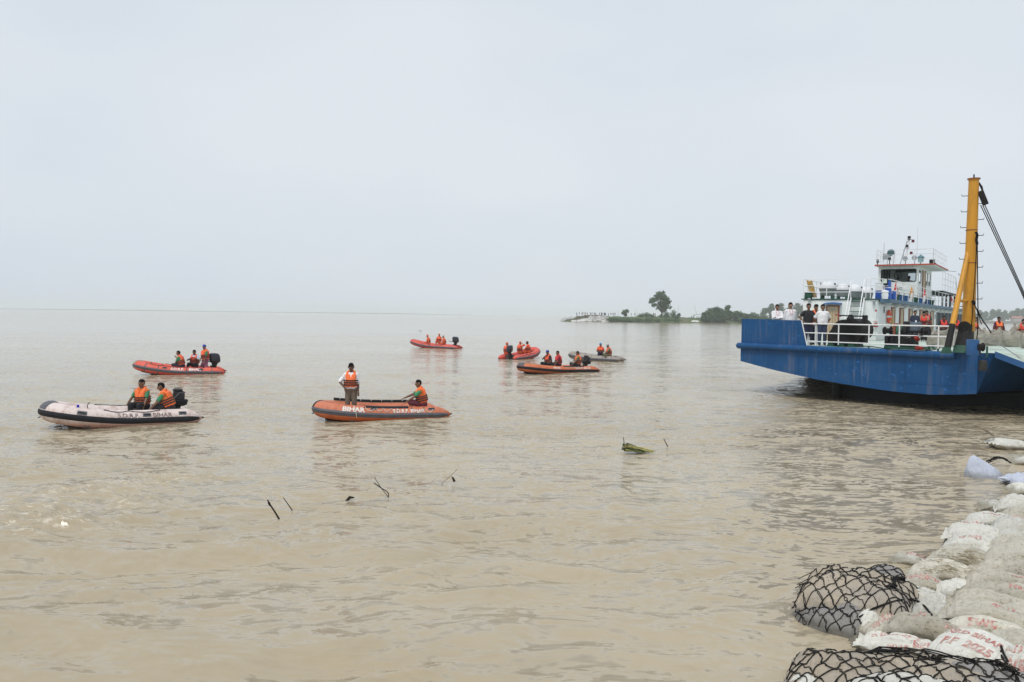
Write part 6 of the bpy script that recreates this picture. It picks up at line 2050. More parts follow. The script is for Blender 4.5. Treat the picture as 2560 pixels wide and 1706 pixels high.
# ---- people on the ferry
def on_ferry(u, v, face, z=DK, s=1.0):
    p = at_z(u, v, z)
    return Matrix.Translation((p.x, p.y, z)) @ Matrix.Rotation(-R(face), 4, 'Z') @ Matrix.Scale(s, 4)
def inward(u, dist):
    w = at_plane(u, 850, FM @ (Vector((0, 0, 0)) - AB_N * dist), FM.to_3x3() @ AB_N)
    return Vector((w.x, w.y, DK))
def at_deck(w, face, s=1.0):
    return Matrix.Translation((w.x, w.y, DK + .004)) @ Matrix.Rotation(-R(face), 4, 'Z') @ Matrix.Scale(s, 4)
cross = dict(hands=((.06, .22, 1.16), (-.06, .24, 1.12)), elbows=((-1, .1, -.4), (1, .1, -.4)))
person('man in white shirt with folded arms and lanyard, leftmost behind the blue bulwark', at_deck(inward(1941, .55), 186, 1.0), stand(**cross), dict(shirt='white', sleeve=1.9, pants='darkblue', skin=0, lanyard=1, shoes=1))
person('heavier man in white shirt with lanyard, second from left behind the blue bulwark', at_deck(inward(1974, .6), 184, 1.045), stand(hands=((-.22, -.12, .82), (.22, -.12, .82)), elbows=((-1, -.3, 0), (1, -.3, 0))), dict(shirt='white', sleeve=1.9, pants='jeans', skin=2, lanyard=1, fat=1.15, shoes=1))
person('man in black shirt with hand on hip at the end of the bulwark', at_deck(inward(2019, .75), 176, 1.02), stand(hands=((-.20, .10, .90), (.22, .08, .98)), elbows=((-1, .1, -.1), (1, -.3, 0)), head=(6, 0)), dict(shirt='black', pants='darkblue', skin=0, fat=1.1, shoes=1))
person('young man in orange vest peering from behind the man in black shirt', at_deck(inward(2037, 1.5), 160, 1.0), stand(), dict(shirt='black', pants='darkblue', vest='orange', skin=0, tuft=1, shoes=1))
person('man in white polo shirt and blue jeans standing beside the cabin door', at_deck(inward(2055, .75), 192, 1.0), stand(hands=((-.18, -.12, .92), (.18, -.12, .92)), elbows=((-1, -.2, 0), (1, -.2, 0))), dict(shirt='white', pants='jeans', skin=0, fat=1.12, sleeve=.75, shoes=1))
def at_row(u, y, face, z=DK, s=1.0):
    p = at_y(u, 800, y)
    return Matrix.Translation((p.x, p.y, z + .004)) @ Matrix.Rotation(-R(face), 4, 'Z') @ Matrix.Scale(s, 4)
person('man in dark navy shirt with white badge standing behind the windlass', at_row(2287, 40.5, 186, DK, .93), stand(), dict(shirt='navy', pants='darkblue', skin=0, badge=1, shoes=1))
person('bowed man in red life jacket right of the man in navy shirt', at_row(2311, 42, 215, DK, .93), stand(lean=(0, .22), hands=((-.1, .3, .9), (.1, .3, .9)), head=(0, -20)), dict(shirt='tan', vest='red', pants='black', skin=0))
person('man in red life jacket close behind the bowed man', at_row(2316, 43.2, 200, DK, .95), stand(), dict(shirt='navy', vest='red', pants='black', skin=1))
person('man in red life jacket seated before the dark saloon, left of the yellow brace', at_row(2358, 46, 190, DK + .35), sit(0.1, drop=.42), dict(shirt='black', vest='red', pants='black', skin=1))
person('man in red life jacket half hidden behind the yellow brace', at_row(2389, 46, 190, DK + .35), sit(0.1, drop=.42), dict(shirt='black', vest='red', pants='black', skin=1))
person('man in orange life jacket half hidden behind the yellow mast', at_row(2434, 44, 150, DK + .40), sit(0, drop=.42), dict(shirt='tan', vest='coral', pants='black', skin=0))
person('man in orange vest over maroon shirt sitting behind the bulk bags', at_row(2497, 45, 186, DK + .42), sit(0, drop=.42, hands=((-.3, .1, .0), (.3, .1, .0)), lean=(0, .02)), dict(shirt='maroon', sleeve=1.8, vest='orange', pants='black', skin=1))
person('man in red vest cut by the right picture edge behind the bulk bags', at_row(2557, 44, 200, DK + .32), sit(0, drop=.36, lean=(0, .25)), dict(shirt='tan', vest='red', pants='black', skin=0))
cp_ = FM @ Vector((fp(2272, 690, P0 + 2.0).x, P0 + 2.0, ZW0 + .145))
person('dark silhouette of the helmsman inside the wheelhouse window', Matrix.Translation(cp_) @ Matrix.Rotation(R(180), 4, 'Z') @ Matrix.Scale(1.12, 4), stand(), dict(shirt='navy', pants='black', skin=1))

# ================================================================== sandbag bank in the right foreground
BAG_CLEAN = bag_mat('sandbag_white', (0.70, 0.685, 0.62), (0.40, 0.36, 0.26), 0.18, 0.6)
BAG_MUD = bag_mat('sandbag_muddy', (0.64, 0.605, 0.51), (0.33, 0.285, 0.19), 0.40, 0.85)
BAG_DARK = bag_mat('sandbag_stained', (0.56, 0.52, 0.43), (0.21, 0.18, 0.115), 0.52, 1.0)
BAG_WET = bag_mat('sandbag_wet', (0.42, 0.39, 0.34), (0.26, 0.225, 0.17), 0.9, 0.5)
BAG_BLUE = bag_mat('sandbag_bluish', (0.56, 0.60, 0.70), (0.50, 0.52, 0.56), 0.2, 0.05)
BAG_TAN = bag_mat('geobag_tan', (0.44, 0.375, 0.29), (0.32, 0.30, 0.27), 0.6, 0.25)
BAG_GREY = bag_mat('geobag_grey', (0.36, 0.345, 0.33), (0.22, 0.205, 0.175), 0.6, 0.4)
def red_print():
    m, nt, b = new_mat('red_print')
    n1 = noise(nt, 16, 4, .7)
    c = mixc(nt, ramp(nt, n1, .40, .62), (.44, .15, .13), (.58, .46, .40))
    nt.links.new(c, b.inputs['Base Color'])
    b.inputs['Roughness'].default_value = .8
    return m
M_PRINT = red_print()
M_NET = mat('net_cord', (0.020, 0.019, 0.019), .9, .4, 14, dirt=(.09, .08, .06), dirt_amt=.3, dscale=6, spec=.1)
M_MUD = mat('bank_mud', (0.23, 0.185, 0.125), .85, .35, 1.3, bmp=.9, bscale=3, dirt=(.12, .095, .06), dirt_amt=.6, dscale=.8)

def bag_geo(lx, ly, h, seed, nx=30, ny=20, bend=0.0, wrinkle=1.0, flap=.13, twist=0.0, lump=1.0):
    """a filled woven sack: half sizes lx, ly and half thickness h; stitched flaps at both ends"""
    u = np.linspace(-1, 1, nx + 1)
    u = np.sign(u) * (1 - (1 - np.abs(u)) ** 1.35)
    v = np.linspace(-1, 1, ny + 1)
    v = np.sin(v * PI / 2)
    U, V = np.meshgrid(u, v, indexing='ij')
    core = np.clip(np.abs(U) / (1 - flap), 0, 1)
    t = np.power(np.clip(1 - core ** 3.0, 0, 1), .55) * np.power(np.clip(1 - np.abs(V) ** 2.1, 0, 1), .52)
    wid = 1 - .12 * core ** 3 + .22 * np.clip(np.abs(U), 0, 1) ** 14 + .05 * fbm(U * 2 + seed, V * 0 + 3.3 * seed, seed, 2)
    X = U * lx * (1 + .04 * fbm(V * 1.7 + seed, V * 0 + 1.1 * seed, seed + 1, 2))
    Y = V * ly * wid
    endw = np.clip(core - .45, 0, 1) ** 1.2
    rip = np.sin(V * 13 + 3.0 * fbm(U * 2 + seed, V * 2, seed + 5, 2) + seed) * endw * .022 * wrinkle
    fold = (1 - np.abs(fbm(U * 2.2 + seed * 1.7, V * 3.4 - seed, seed + 8, 3)) * 2)
    fold = np.clip(fold, 0, 1) ** 5 * .040 * wrinkle
    crease = np.clip(1 - np.abs(fbm(U * 1.1 - seed, V * 1.6 + seed * .7, seed + 15, 2)) * 2, 0, 1) ** 9 * .035 * wrinkle
    fold = fold + crease
    big = fbm(U * 1.4 + seed, V * 1.4 - seed, seed + 11, 3) * .30 * h * lump
    def sheet(sgn, nse):
        z = sgn * h * t * (1.0 if sgn > 0 else .75) + (rip - fold * .6 + big + .008 * fbm(U * 8, V * 8, nse, 2)) * (.25 + .75 * t) + rip * .5
        z = z - bend * (X / lx) ** 2 * h
        return z
    zt, zb = sheet(1, seed + 20), sheet(-1, seed + 30)
    edge = (np.abs(U) >= .9999) | (np.abs(V) >= .9999)
    zm = (zt + zb) / 2
    zt = np.where(edge, zm, zt); zb = np.where(edge, zm, zb)
    if twist:
        a = twist * U
        Y, zt, zb = Y * np.cos(a), zt + Y * np.sin(a), zb + Y * np.sin(a)
    n = (nx + 1) * (ny + 1)
    top = np.stack([X, Y, zt], -1).reshape(-1, 3)
    bot = np.stack([X, Y, zb], -1).reshape(-1, 3)
    idx = np.arange(n).reshape(nx + 1, ny + 1)
    eflat = edge.reshape(-1)
    bi = np.full(n, -1)
    bi[eflat] = np.arange(n)[eflat]
    keepb = np.where(~eflat)[0]
    bi[keepb] = n + np.arange(len(keepb))
    vs = np.concatenate([top, bot[keepb]])
    a, b_, c_, d_ = idx[:-1, :-1].ravel(), idx[1:, :-1].ravel(), idx[1:, 1:].ravel(), idx[:-1, 1:].ravel()
    f1 = np.stack([a, b_, c_, d_], -1)
    f2 = np.stack([bi[a], bi[d_], bi[c_], bi[b_]], -1)
    return vs, np.concatenate([f1, f2])

ALLBAG = []          # for draping nets: (verts world, faces)
def sandbag(label, loc, yaw, tilt=(0, 0), size=(.36, .24, .11), m=None, seed=1, prints=(), group='sandbags on the bank', name='sandbag', keep=True, cat='sandbag', **kw):
    vs, fs = bag_geo(size[0], size[1], size[2], seed, **kw)
    M = Matrix.Translation(loc) @ Matrix.Rotation(yaw, 4, 'Z') @ Matrix.Rotation(tilt[0], 4, 'X') @ Matrix.Rotation(tilt[1], 4, 'Y')
    me = bpy.data.meshes.new(name)
    me.from_pydata(vs.tolist(), [], fs.tolist())
    me.update()
    me.shade_smooth()
    o = put(name, me, m or BAG_CLEAN)
    o.matrix_world = M
    tag(o, label, cat, group)
    if keep:
        M4 = np.array(M)
        w = vs @ M4[:3, :3].T + M4[:3, 3]
        ALLBAG.append((w, fs))
    if prints:
        bv = BVHTree.FromPolygons([tuple(p) for p in vs.tolist()], [tuple(f) for f in fs.tolist()])
        for pr in prints:
            s, px, py, size_, ang = pr[:5]
            tv, tf, tw = text_mesh(s, .03, 2)
            ca, sa = math.cos(ang), math.sin(ang)
            out = []
            for (x, y) in tv:
                x_, y_ = (x - tw / 2) * size_, (y - .36) * size_ * (pr[5] if len(pr) > 5 else 1)
                qx, qy = px + ca * x_ - sa * y_, py + sa * x_ + ca * y_
                hit = bv.ray_cast(Vector((qx, qy, 2)), Vector((0, 0, -1)))
                out.append((qx, qy, (hit[0].z if hit[0] else 0) + .004))
            MB().add(out, tf).build('printed_letters', M_PRINT, o, angle=None)
    return o

def gp(u, v, z):
    return at_z(u, v, z)
# direction of the rows
ROW = (gp(2430, 1300, .3) - gp(2210, 1590, .3)).normalized()
ROWA = math.atan2(ROW.y, ROW.x)
ACR = ROWA - PI / 2
rb = random.Random(12)

# mud core under the bags, running on to the right and back under the camera
def mud_bank():
    px_ = [(2700, 1140), (2600, 1190), (2555, 1265), (2490, 1330), (2450, 1400), (2400, 1500), (2360, 1600), (2330, 1700)]
    L = [gp(u_, v_, 0) for (u_, v_) in px_]
    L = [L[0] + Vector((8, 6, 0))] + L + [Vector((2.6, 4.6, 0)), Vector((1.0, 2.5, 0)), Vector((-.5, -1, 0)), Vector((-2, -8, 0))]
    vs, fs = [], []
    prof = [(-.3, -.6), (.2, -.02), (.6, .08), (1.6, .22), (4, .5), (12, 1.4), (30, 1.7)]
    for p in L:
        for (k, z_) in prof:
            vs.append(p + Vector((.86, -.12, 0)) * k + Vector((0, 0, z_)))
    n = len(prof)
    for i in range(len(L) - 1):
        for j in range(n - 1):
            fs.append((i * n + j, (i + 1) * n + j, (i + 1) * n + j + 1, i * n + j + 1))
    structure(MB().add(vs, fs).build('muddy_bank', M_MUD, None, angle=None))
mud_bank()

def Z(x, y):      # enlarged study crop -> photo pixel
    return 1960 + x / 2.505, 1080 + y / 2.505
# (crop x, crop y, top height m, half length, half width, half thick, yaw offset, tilt back, material, label, prints)
NB = 'NRD BIHAR'
BAGS = [
 # outer row beside the water, far to near
 (1285, 520, .34, .40, .27, .12, .10, .10, BAG_CLEAN, 'outer row sandbag farthest away, pale with red smudge', [('NRD', .05, -.05, .12, 0)]),
 (1205, 600, .36, .44, .30, .13, .02, .16, BAG_CLEAN, 'outer row white sandbag second from the far end, cracked dark specks', [('BIHAR', -.05, .05, .10, .1)]),
 (1180, 672, .34, .45, .27, .12, -.05, .20, BAG_CLEAN, 'outer row sandbag third from the far end, creased front', [('FF 2025', .0, -.05, .09, .1)]),
 (1140, 748, .34, .44, .27, .12, .06, .18, BAG_MUD, 'outer row sandbag fourth from the far end, dusted with dry straw', []),
 (1000, 838, .30, .46, .30, .12, .10, .16, BAG_MUD, 'outer row broad muddy sandbag with dry grass, right of the netted bag', []),
 (1215, 868, .30, .22, .20, .10, .5, .1, BAG_DARK, 'small stained sandbag wedged between the two rows', []),
 (890, 920, .31, .36, .24, .11, .05, .22, BAG_MUD, 'outer row sandbag with two red printed squares beside the net', [('NRD', -.12, -.03, .12, 0), ('BIHAR', .14, -.02, .10, 0)]),
 (1090, 955, .33, .32, .25, .12, -.2, .2, BAG_CLEAN, 'white sandbag with a bright torn flap in the outer row', []),
 (850, 1005, .31, .40, .25, .11, .20, .18, BAG_CLEAN, 'outer row sandbag with rust-brown torn end', []),
 (960, 1085, .31, .30, .28, .12, -.35, .15, BAG_CLEAN, 'upright white sandbag with dark seam in the outer row', []),
 (690, 1085, .24, .40, .24, .11, .45, .2, BAG_CLEAN, 'leaning sandbag with faint red letters right of the net', [('NRD', -.1, 0, .11, 0)]),
 (745, 1150, .27, .36, .26, .12, .35, .2, BAG_MUD, 'cream sandbag under the loose black rope', [('2025', -.12, -.05, .11, .3)]),
 (535, 1165, .20, .24, .26, .13, .9, .1, BAG_CLEAN, 'plump clean white sandbag against the netted bag', [('NRD', -.15, .12, .07, 1.2)]),
 (640, 1215, .20, .30, .22, .11, .7, .2, BAG_MUD, 'narrow damp sandbag behind the plump white one', [('BIHAR', -.05, 0, .08, .2)]),
 (905, 1190, .38, .48, .30, .13, -.05, .12, BAG_DARK, 'crumpled greyish sandbag with a bluish bulge on top', [('NRD', -.10, .02, .09, 1.1), ('2025', .25, -.06, .09, .2)]),
 (800, 1300, .30, .52, .26, .10, .0, .16, BAG_CLEAN, 'cream sandbag with red stripes just above the near net', [('NNNN', -.16, .02, .14, 0), ('EEEE', .14, -.06, .12, 0), ('2025', -.1, -.16, .10, 0)]),
 (560, 1290, .12, .34, .24, .11, .3, .1, BAG_WET, 'wet sandbag at the waterline below the plump white one', []),
 # inner row, far to near
 (1455, 420, .40, .34, .26, .14, .1, .05, BAG_CLEAN, 'inner row plump white sandbag farthest away', []),
 (1480, 490, .40, .34, .26, .13, .05, .1, BAG_MUD, 'inner row sandbag second from the far end', []),
 (1462, 560, .46, .38, .26, .13, .0, .1, BAG_CLEAN, 'inner row sandbag third from the far end with red smear', [('NRD BI', .05, .02, .12, 0)]),
 (1455, 612, .36, .38, .26, .11, .05, .1, BAG_CLEAN, 'inner row thin white sandbag fourth from the far end', []),
 (1445, 668, .46, .40, .26, .13, .02, .12, BAG_MUD, 'inner row sandbag fifth from the far end with red corner', [('FF', .25, .05, .10, 0)]),
 (1450, 745, .48, .42, .29, .14, -.04, .14, BAG_MUD, 'inner row speckled sandbag sixth from the far end', []),
 (1425, 830, .48, .44, .29, .13, .0, .14, BAG_DARK, 'inner row seventh sandbag, greenish brown stains', []),
 (1400, 905, .50, .46, .29, .13, .05, .16, BAG_DARK, 'inner row eighth sandbag, heavily mud stained', [('IIHI', .1, 0, .10, .2)]),
 (1360, 972, .50, .48, .28, .12, .0, .18, BAG_DARK, 'inner row ninth sandbag, darkest and ribbed with mud', [('NR', .15, .05, .10, .1)]),
 (1340, 1040, .50, .48, .28, .12, .04, .18, BAG_DARK, 'inner row tenth sandbag with dark horizontal streaks', []),
 (1320, 1105, .49, .50, .27, .12, .0, .2, BAG_MUD, 'inner row eleventh sandbag with faint red patch', [('BIHAR', .12, .02, .11, .1)]),
 (1285, 1180, .47, .46, .27, .12, -.05, .24, BAG_MUD, 'inner row twelfth sandbag printed upside down 2025', [('2025', -.05, -.10, .13, PI), ('IM', .24, -.12, .10, PI)]),
 (1195, 1310, .45, .46, .42, .12, -.22, .30, BAG_CLEAN, 'clear white sandbag printed NRD BIHAR F.F 2025', [('NRD BIHAR', -.02, .07, .098, -.05, 1.2), ('F.F  2025', -.02, -.11, .122, -.05, 1.25)]),
 (1455, 1270, .44, .34, .26, .13, .6, .2, BAG_MUD, 'tilted sandbag right of the NRD BIHAR one', []),
 (1545, 1405, .46, .34, .34, .13, -.1, .3, BAG_CLEAN, 'sandbag striped with red print at the right picture edge', [('WWWW', .0, .12, .14, 0), ('NHNH', .0, -.02, .14, 0), ('WMW', .0, -.16, .14, 0)]),
 (1530, 1120, .50, .44, .30, .13, .1, .1, BAG_MUD, 'right edge sandbag behind the inner row', []),
 (1560, 980, .52, .44, .30, .13, .0, .1, BAG_MUD, 'right edge sandbag further back behind the inner row', []),
 (1570, 840, .52, .44, .30, .13, .0, .1, BAG_DARK, 'stained right edge sandbag beside the seventh inner bag', []),
 (1580, 700, .50, .44, .30, .13, .0, .1, BAG_MUD, 'right edge sandbag beside the fifth inner bag', []),
 # stragglers in the water
 (835, 783, .12, .36, .16, .08, .0, .0, BAG_CLEAN, 'slim white sandbag lying in the water behind the netted bag', [('NRD', -.1, .02, .10, 0), ('BIHAR', .12, .02, .08, 0)]),
 (1320, 435, .14, .30, .20, .08, .3, .1, BAG_CLEAN, 'torn white sandbag flattened at the water edge', []),
 (1385, 455, .16, .20, .20, .10, .8, .2, BAG_WET, 'grey wet sandbag tucked under the far inner bag', []),
 (1480, 340, .14, .28, .26, .10, .4, .1, BAG_CLEAN, 'white crumpled bag right of the two bluish bags', []),
 (1440, 145, .10, .56, .30, .12, .0, .0, BAG_CLEAN, 'flat white bag half awash near the ferry', []),
 (1520, 160, .18, .46, .30, .12, .2, .0, BAG_CLEAN, 'second flat white bag beside the ferry ramp', []),
]
for i, (x, y, top, lx, ly, h, dy, tl, m_, lab, pr) in enumerate(BAGS):
    u, v = Z(x, y)
    p = gp(u, v, top - h * .4)
    big_ = v > 1500
    h *= 1.12
    tl *= .45
    if i < 36:
        dd_ = (2.95 * 2000 / (v - 797)) ** 2 * 29 / 5900.0
        ly = min(.27, max(.165, .50 * dd_)) * (1.9 if 'NRD BIHAR F.F' in lab else 1)
    if i < 17:      # wet course below the outer row
        sandbag('wet lower sandbag beneath: ' + lab.split(',')[0], (p.x - .03, p.y - .05, top - h * 2.3), ACR + dy + rb.uniform(-.2, .2), (tl, 0), (lx * .96, ly * 1.05, h), BAG_WET, 900 + i, (), keep=False, nx=18, ny=12)
    sandbag(lab, (p.x, p.y, top - h + rb.uniform(-.025, .025)), ACR + dy + rb.uniform(-.12, .12), (tl + rb.uniform(-.06, .06), rb.uniform(-.10, .10)), (lx, ly, h), m_, 3 + i * 7, pr,
            nx=64 if v > 1380 else 44, ny=40 if v > 1380 else 28, bend=rb.uniform(.5, 1.2), wrinkle=rb.uniform(1.5, 2.6) * (.25 if 'F.F' in lab or '2025' in lab else 1), lump=.5 if 'F.F' in lab else 1.2)
# a hidden lower course keeps the rows standing above the mud
# twisted open-ended bag near the ferry
p = gp(2522, 1112, .1)
tb_ = sandbag('tied cream bag with gathered dark neck in the shallows', (p.x, p.y, .10), .15, (0, .1), (.62, .30, .16), BAG_CLEAN, 301, nx=34, ny=24, wrinkle=2.5, keep=False)
MB().loft([(-.56, 0, 0, .02, .02), (-.60, 0, .02, .10, .10), (-.72, .02, .05, .14, .09), (-.74, .02, .06, .05, .04)], 14, 2, Matrix.Rotation(R(20), 4, 'Y')).build('gathered_neck', BAG_WET, tb_)
# pointed bluish bag
def peaked(label, u, v, w, h, m_, seed, lean):
    p = gp(u, v, 0)
    n, k = 36, 16
    vs, fs = [], []
    for i in range(k + 1):
        t = i / k
        rr_ = (1 - t) ** .62 * (1 + .22 * math.sin(t * PI)) + .015
        zz_ = -.12 + (h + .12) * t ** 1.15
        for j in range(n):
            a = 2 * PI * j / n
            wr = .05 * math.sin(a * 5 + 6 * t + seed) * t + .06 * float(fbm(np.array([a * 1.2 + seed]), np.array([t * 3.0]), seed, 3)[0])
            x_ = math.cos(a) * w * rr_ * (1 + wr) + lean * t ** 1.6
            y_ = math.sin(a) * w * .62 * rr_ * (1 + wr)
            vs.append((x_, y_, zz_ + .02 * math.sin(a * 2) * (1 - t)))
    for i in range(k):
        for j in range(n):
            fs.append((i * n + j, i * n + (j + 1) % n, (i + 1) * n + (j + 1) % n, (i + 1) * n + j))
    fs.append(tuple(range(k * n, (k + 1) * n)))
    o = MB().add(vs, fs).xf(Matrix.Translation((p.x, p.y, 0)) @ Matrix.Rotation(R(-14), 4, 'Z')).build('floating_bag', m_, None, angle=None)
    return tag(o, label, 'bag')
peaked('smooth bluish white bag with pointed corner sticking out of the water', 2464, 1190, .40, .44, BAG_BLUE, 5, -.26)
p = gp(2556, 1200, .1)
kb = sandbag('bluish bag with knotted neck at the right picture edge', (p.x, p.y, .06), .1, (0, 0), (.36, .30, .17), BAG_BLUE, 311, nx=30, ny=22, keep=False)
MB().loft([(-.33, 0, .02, .03, .05), (-.38, 0, .05, .08, .09), (-.43, .0, .09, .10, .08), (-.46, .0, .10, .03, .03)], 14, 2).build('knot', BAG_BLUE, kb)
# ------------------------------------------------------------------ netted bags
def net_lump(items, label_net, grid, cell, r, seed, edge_rope=None, tuft=()):
    """items: bags under one net. grid: corner point and extents on plan in which the net hangs"""
    vs_all, fs_all = [], []
    off = 0
    for (w, fs) in items:
        vs_all += [tuple(p) for p in w.tolist()]
        fs_all += [tuple(int(k) + off for k in f) for f in fs.tolist()]
        off += len(w)
    bv = BVHTree.FromPolygons(vs_all, fs_all)
    (cx, cy, ax, hx, hy, zmin) = grid
    rnd = random.Random(seed)
    ca, sa = math.cos(ax), math.sin(ax)
    def drop(s, t):
        x = cx + ca * s - sa * t
        y = cy + sa * s + ca * t
        hit = bv.ray_cast(Vector((x, y, 4)), Vector((0, 0, -1)))
        if hit[0] is None or hit[0].z < zmin:
            return None
        return hit[0] + hit[1] * (r * 1.1 + .004)
    mb = MB()
    nxs = int(2 * hx / cell); nys = int(2 * hy / cell)
    jit = {}
    def node(i, j):
        if (i, j) not in jit:
            jit[(i, j)] = (-hx + (i + (rnd.random() - .5) * .55) * cell, -hy + (j + (rnd.random() - .5) * .55) * cell)
        return jit[(i, j)]
    def strand(a, b_):
        pts = []
        for t in np.linspace(0, 1, 6):
            s = a[0] + (b_[0] - a[0]) * t
            q = a[1] + (b_[1] - a[1]) * t
            sag = math.sin(t * PI) * .012 * rnd.uniform(-1, 1)
            p = drop(s + sag, q + sag)
            if p is None:
                if len(pts) > 1:
                    mb.path(pts, r, 5, cap=False)
                pts = []
                continue
            pts.append(p)
        if len(pts) > 1:
            mb.path(pts, r, 5, cap=False)
    for i in range(nxs + 1):
        for j in range(nys + 1):
            a = node(i, j)
            if (i + j) % 2 == 0:
                for (di, dj) in ((1, 1), (1, -1), (-1, 1), (-1, -1)):
                    if 0 <= i + di <= nxs and 0 <= j + dj <= nys and rnd.random() > .04:
                        strand(a, node(i + di, j + dj))
                p = drop(*a)
                if p is not None:
                    mb.ball(p, r * 1.9, 6, 4)
    if edge_rope:
        for k in range(7):
            pts = []
            for (s, t) in edge_rope:
                p = drop(s + rnd.uniform(-.035, .035), t + rnd.uniform(-.045, .045))
                if p is not None:
                    pts.append(p + Vector((0, 0, rnd.uniform(0, .04))))
            if len(pts) > 2:
                mb.path(pts, r * rnd.uniform(.9, 1.5), 5)
    for (s, t, rad) in tuft:
        c_ = drop(s, t)
        if c_ is None: continue
        for k in range(5):
            a0 = rnd.uniform(0, 2 * PI)
            pts = [c_ + Vector((math.cos(a0 + q) * rad * rnd.uniform(.4, 1), math.sin(a0 + q) * rad * rnd.uniform(.4, 1), rnd.uniform(0, rad * .8))) for q in np.linspace(0, 4.5, 9)]
            mb.path(pts, r * .9, 5)
    o = mb.build('cargo_net', M_NET, None, angle=None)
    tag(o, label_net, 'net')
    return o

n0 = len(ALLBAG)
p = gp(2140, 1462, .34)
sandbag('large tan geotextile bag under the black net at the waterline', (p.x, p.y, .20), ACR + .05, (.10, -.12), (.62, .46, .30), BAG_TAN, 401, nx=40, ny=30, flap=.05, group='netted bags', wrinkle=2.4, lump=1.4, cat='geotextile bag', name='geotextile_bag')
p = gp(2085, 1530, .10)
sandbag('grey wet geotextile bag drooping in front of the tan netted one', (p.x, p.y, .0), ACR - .15, (.2, -.15), (.46, .34, .20), BAG_GREY, 403, nx=36, ny=26, flap=.05, group='netted bags', wrinkle=2.4, lump=1.4, cat='geotextile bag', name='geotextile_bag')
p = gp(2212, 1440, .2)
sandbag('small shadowed bag at the bunched right end of the netted bag', (p.x, p.y, .14), ACR + .6, (0, 0), (.24, .24, .18), BAG_GREY, 405, nx=26, ny=20, flap=.05, group='netted bags', cat='geotextile bag', name='geotextile_bag')
ctr = gp(2130, 1480, .15)
net_lump(ALLBAG[n0:], 'black knotted net wrapped round the tan bag at the waterline', (ctr.x, ctr.y, ACR, 1.4, 1.4, -.03), .074, .0046, 5,
         edge_rope=[(.50 + .03 * math.sin(k), -.5 + k * .08) for k in range(12)], tuft=((.45, .30, .06), (.52, .05, .06), (-.62, -.1, .07), (-.66, .1, .06), (-.55, -.25, .06)))
n1 = len(ALLBAG)
NEAR = [(2150, 1668, .36, .62, .42, .24, .0, BAG_TAN, 'near netted bag, leftmost tan one at the bottom edge'), (2330, 1680, .40, .66, .44, .22, -.12, BAG_TAN, 'near netted bag in the middle, dusty tan'),
        (2470, 1695, .42, .50, .40, .20, -.2, BAG_GREY, 'near netted bag on the right, bluish grey'), (2280, 1730, .46, .5, .4, .2, .1, BAG_CLEAN, 'near netted bag at the very bottom, whitish'),
        (2080, 1715, .22, .40, .36, .20, .2, BAG_CLEAN, 'rounded white bag at the bottom edge beside the water')]
for i, (u, v, top, lx, ly, h, dy, m_, lab) in enumerate(NEAR):
    p = gp(u, v, top - h * .3)
    sandbag(lab, (p.x, p.y, top - h), ACR + dy + .15, (.10, -.06), (lx, ly, h), m_, 420 + i * 3, nx=42, ny=32, flap=.05, group='near netted bags', wrinkle=2.4, lump=1.3, cat='geotextile bag', name='geotextile_bag')
ctr = gp(2320, 1700, .35)
AN = ACR + .12
def net_uv(u, v, z):
    q_ = gp(u, v, z) - ctr
    return (q_.x * math.cos(AN) + q_.y * math.sin(AN), -q_.x * math.sin(AN) + q_.y * math.cos(AN))
net_lump(ALLBAG[n1:] + ALLBAG[14:17] + ALLBAG[28:32], 'large black knotted net spread over the bags at the bottom edge', (ctr.x, ctr.y, AN, 1.5, .50, -.02), .084, .0052, 9,
         edge_rope=[net_uv(u, v, z) for (u, v, z) in ((2150, 1612, .36), (2200, 1618, .38), (2260, 1632, .40), (2320, 1642, .40), (2355, 1632, .42), (2400, 1640, .42), (2450, 1652, .42), (2490, 1662, .42), (2520, 1680, .42), (2545, 1700, .42))],
         tuft=(net_uv(2500, 1668, .42) + (.07,), net_uv(2530, 1690, .42) + (.07,), net_uv(2340, 1640, .42) + (.05,)))
# loose black rope over the outer row
pts = []
bvall = BVHTree.FromPolygons([tuple(q) for (w, f) in ALLBAG for q in w.tolist()], [tuple(int(k) + o_ for k in f) for (w, fs), o_ in zip(ALLBAG, np.cumsum([0] + [len(w) for (w, f) in ALLBAG[:-1]])) for f in fs.tolist()])
def on_bags(u, v, lift=.01):
    d = ray(u, v).normalized()
    hit = bvall.ray_cast(CP, d)
    return (hit[0] + Vector((0, 0, lift))) if hit[0] else at_z(u, v, .02)
rl_ = random.Random(44)
NET1 = bpy.data.objects['cargo_net']
for k in range(26):
    x0, y0 = rl_.uniform(230, 330), rl_.uniform(790, 900)
    x1, y1 = x0 - rl_.uniform(70, 190), y0 + rl_.uniform(90, 190)
    a_ = on_bags(*Z(x0 + 40, y0 + 40), .006); b2_ = gp(*Z(x1, y1), .0)
    mid_ = (a_ + b2_) / 2 + Vector((rl_.uniform(-.05, .05), rl_.uniform(-.05, .05), rl_.uniform(-.02, .03)))
    MB().path([a_, mid_, b2_], .0052, 5).build('loose_cord', M_NET, NET1)
for (x, y) in ((470, 1170), (560, 1115), (640, 1085), (720, 1062), (790, 1058), (840, 1070), (880, 1100), (905, 1130), (925, 1155)):
    pts.append(on_bags(*Z(x, y), .015))
tag(MB().path(pts, .011, 6).build('loose_rope', M_NET), 'loose black rope curving over the outer row sandbags', 'rope')
pts = [on_bags(*Z(x, y), .012) for (x, y) in ((1360, 1350), (1372, 1390), (1388, 1420), (1402, 1445), (1390, 1452), (1366, 1420), (1360, 1380))]
tag(MB().path(pts, .011, 6).build('rope_loop', M_NET), 'short black rope loop beside the NRD BIHAR sandbag', 'rope')
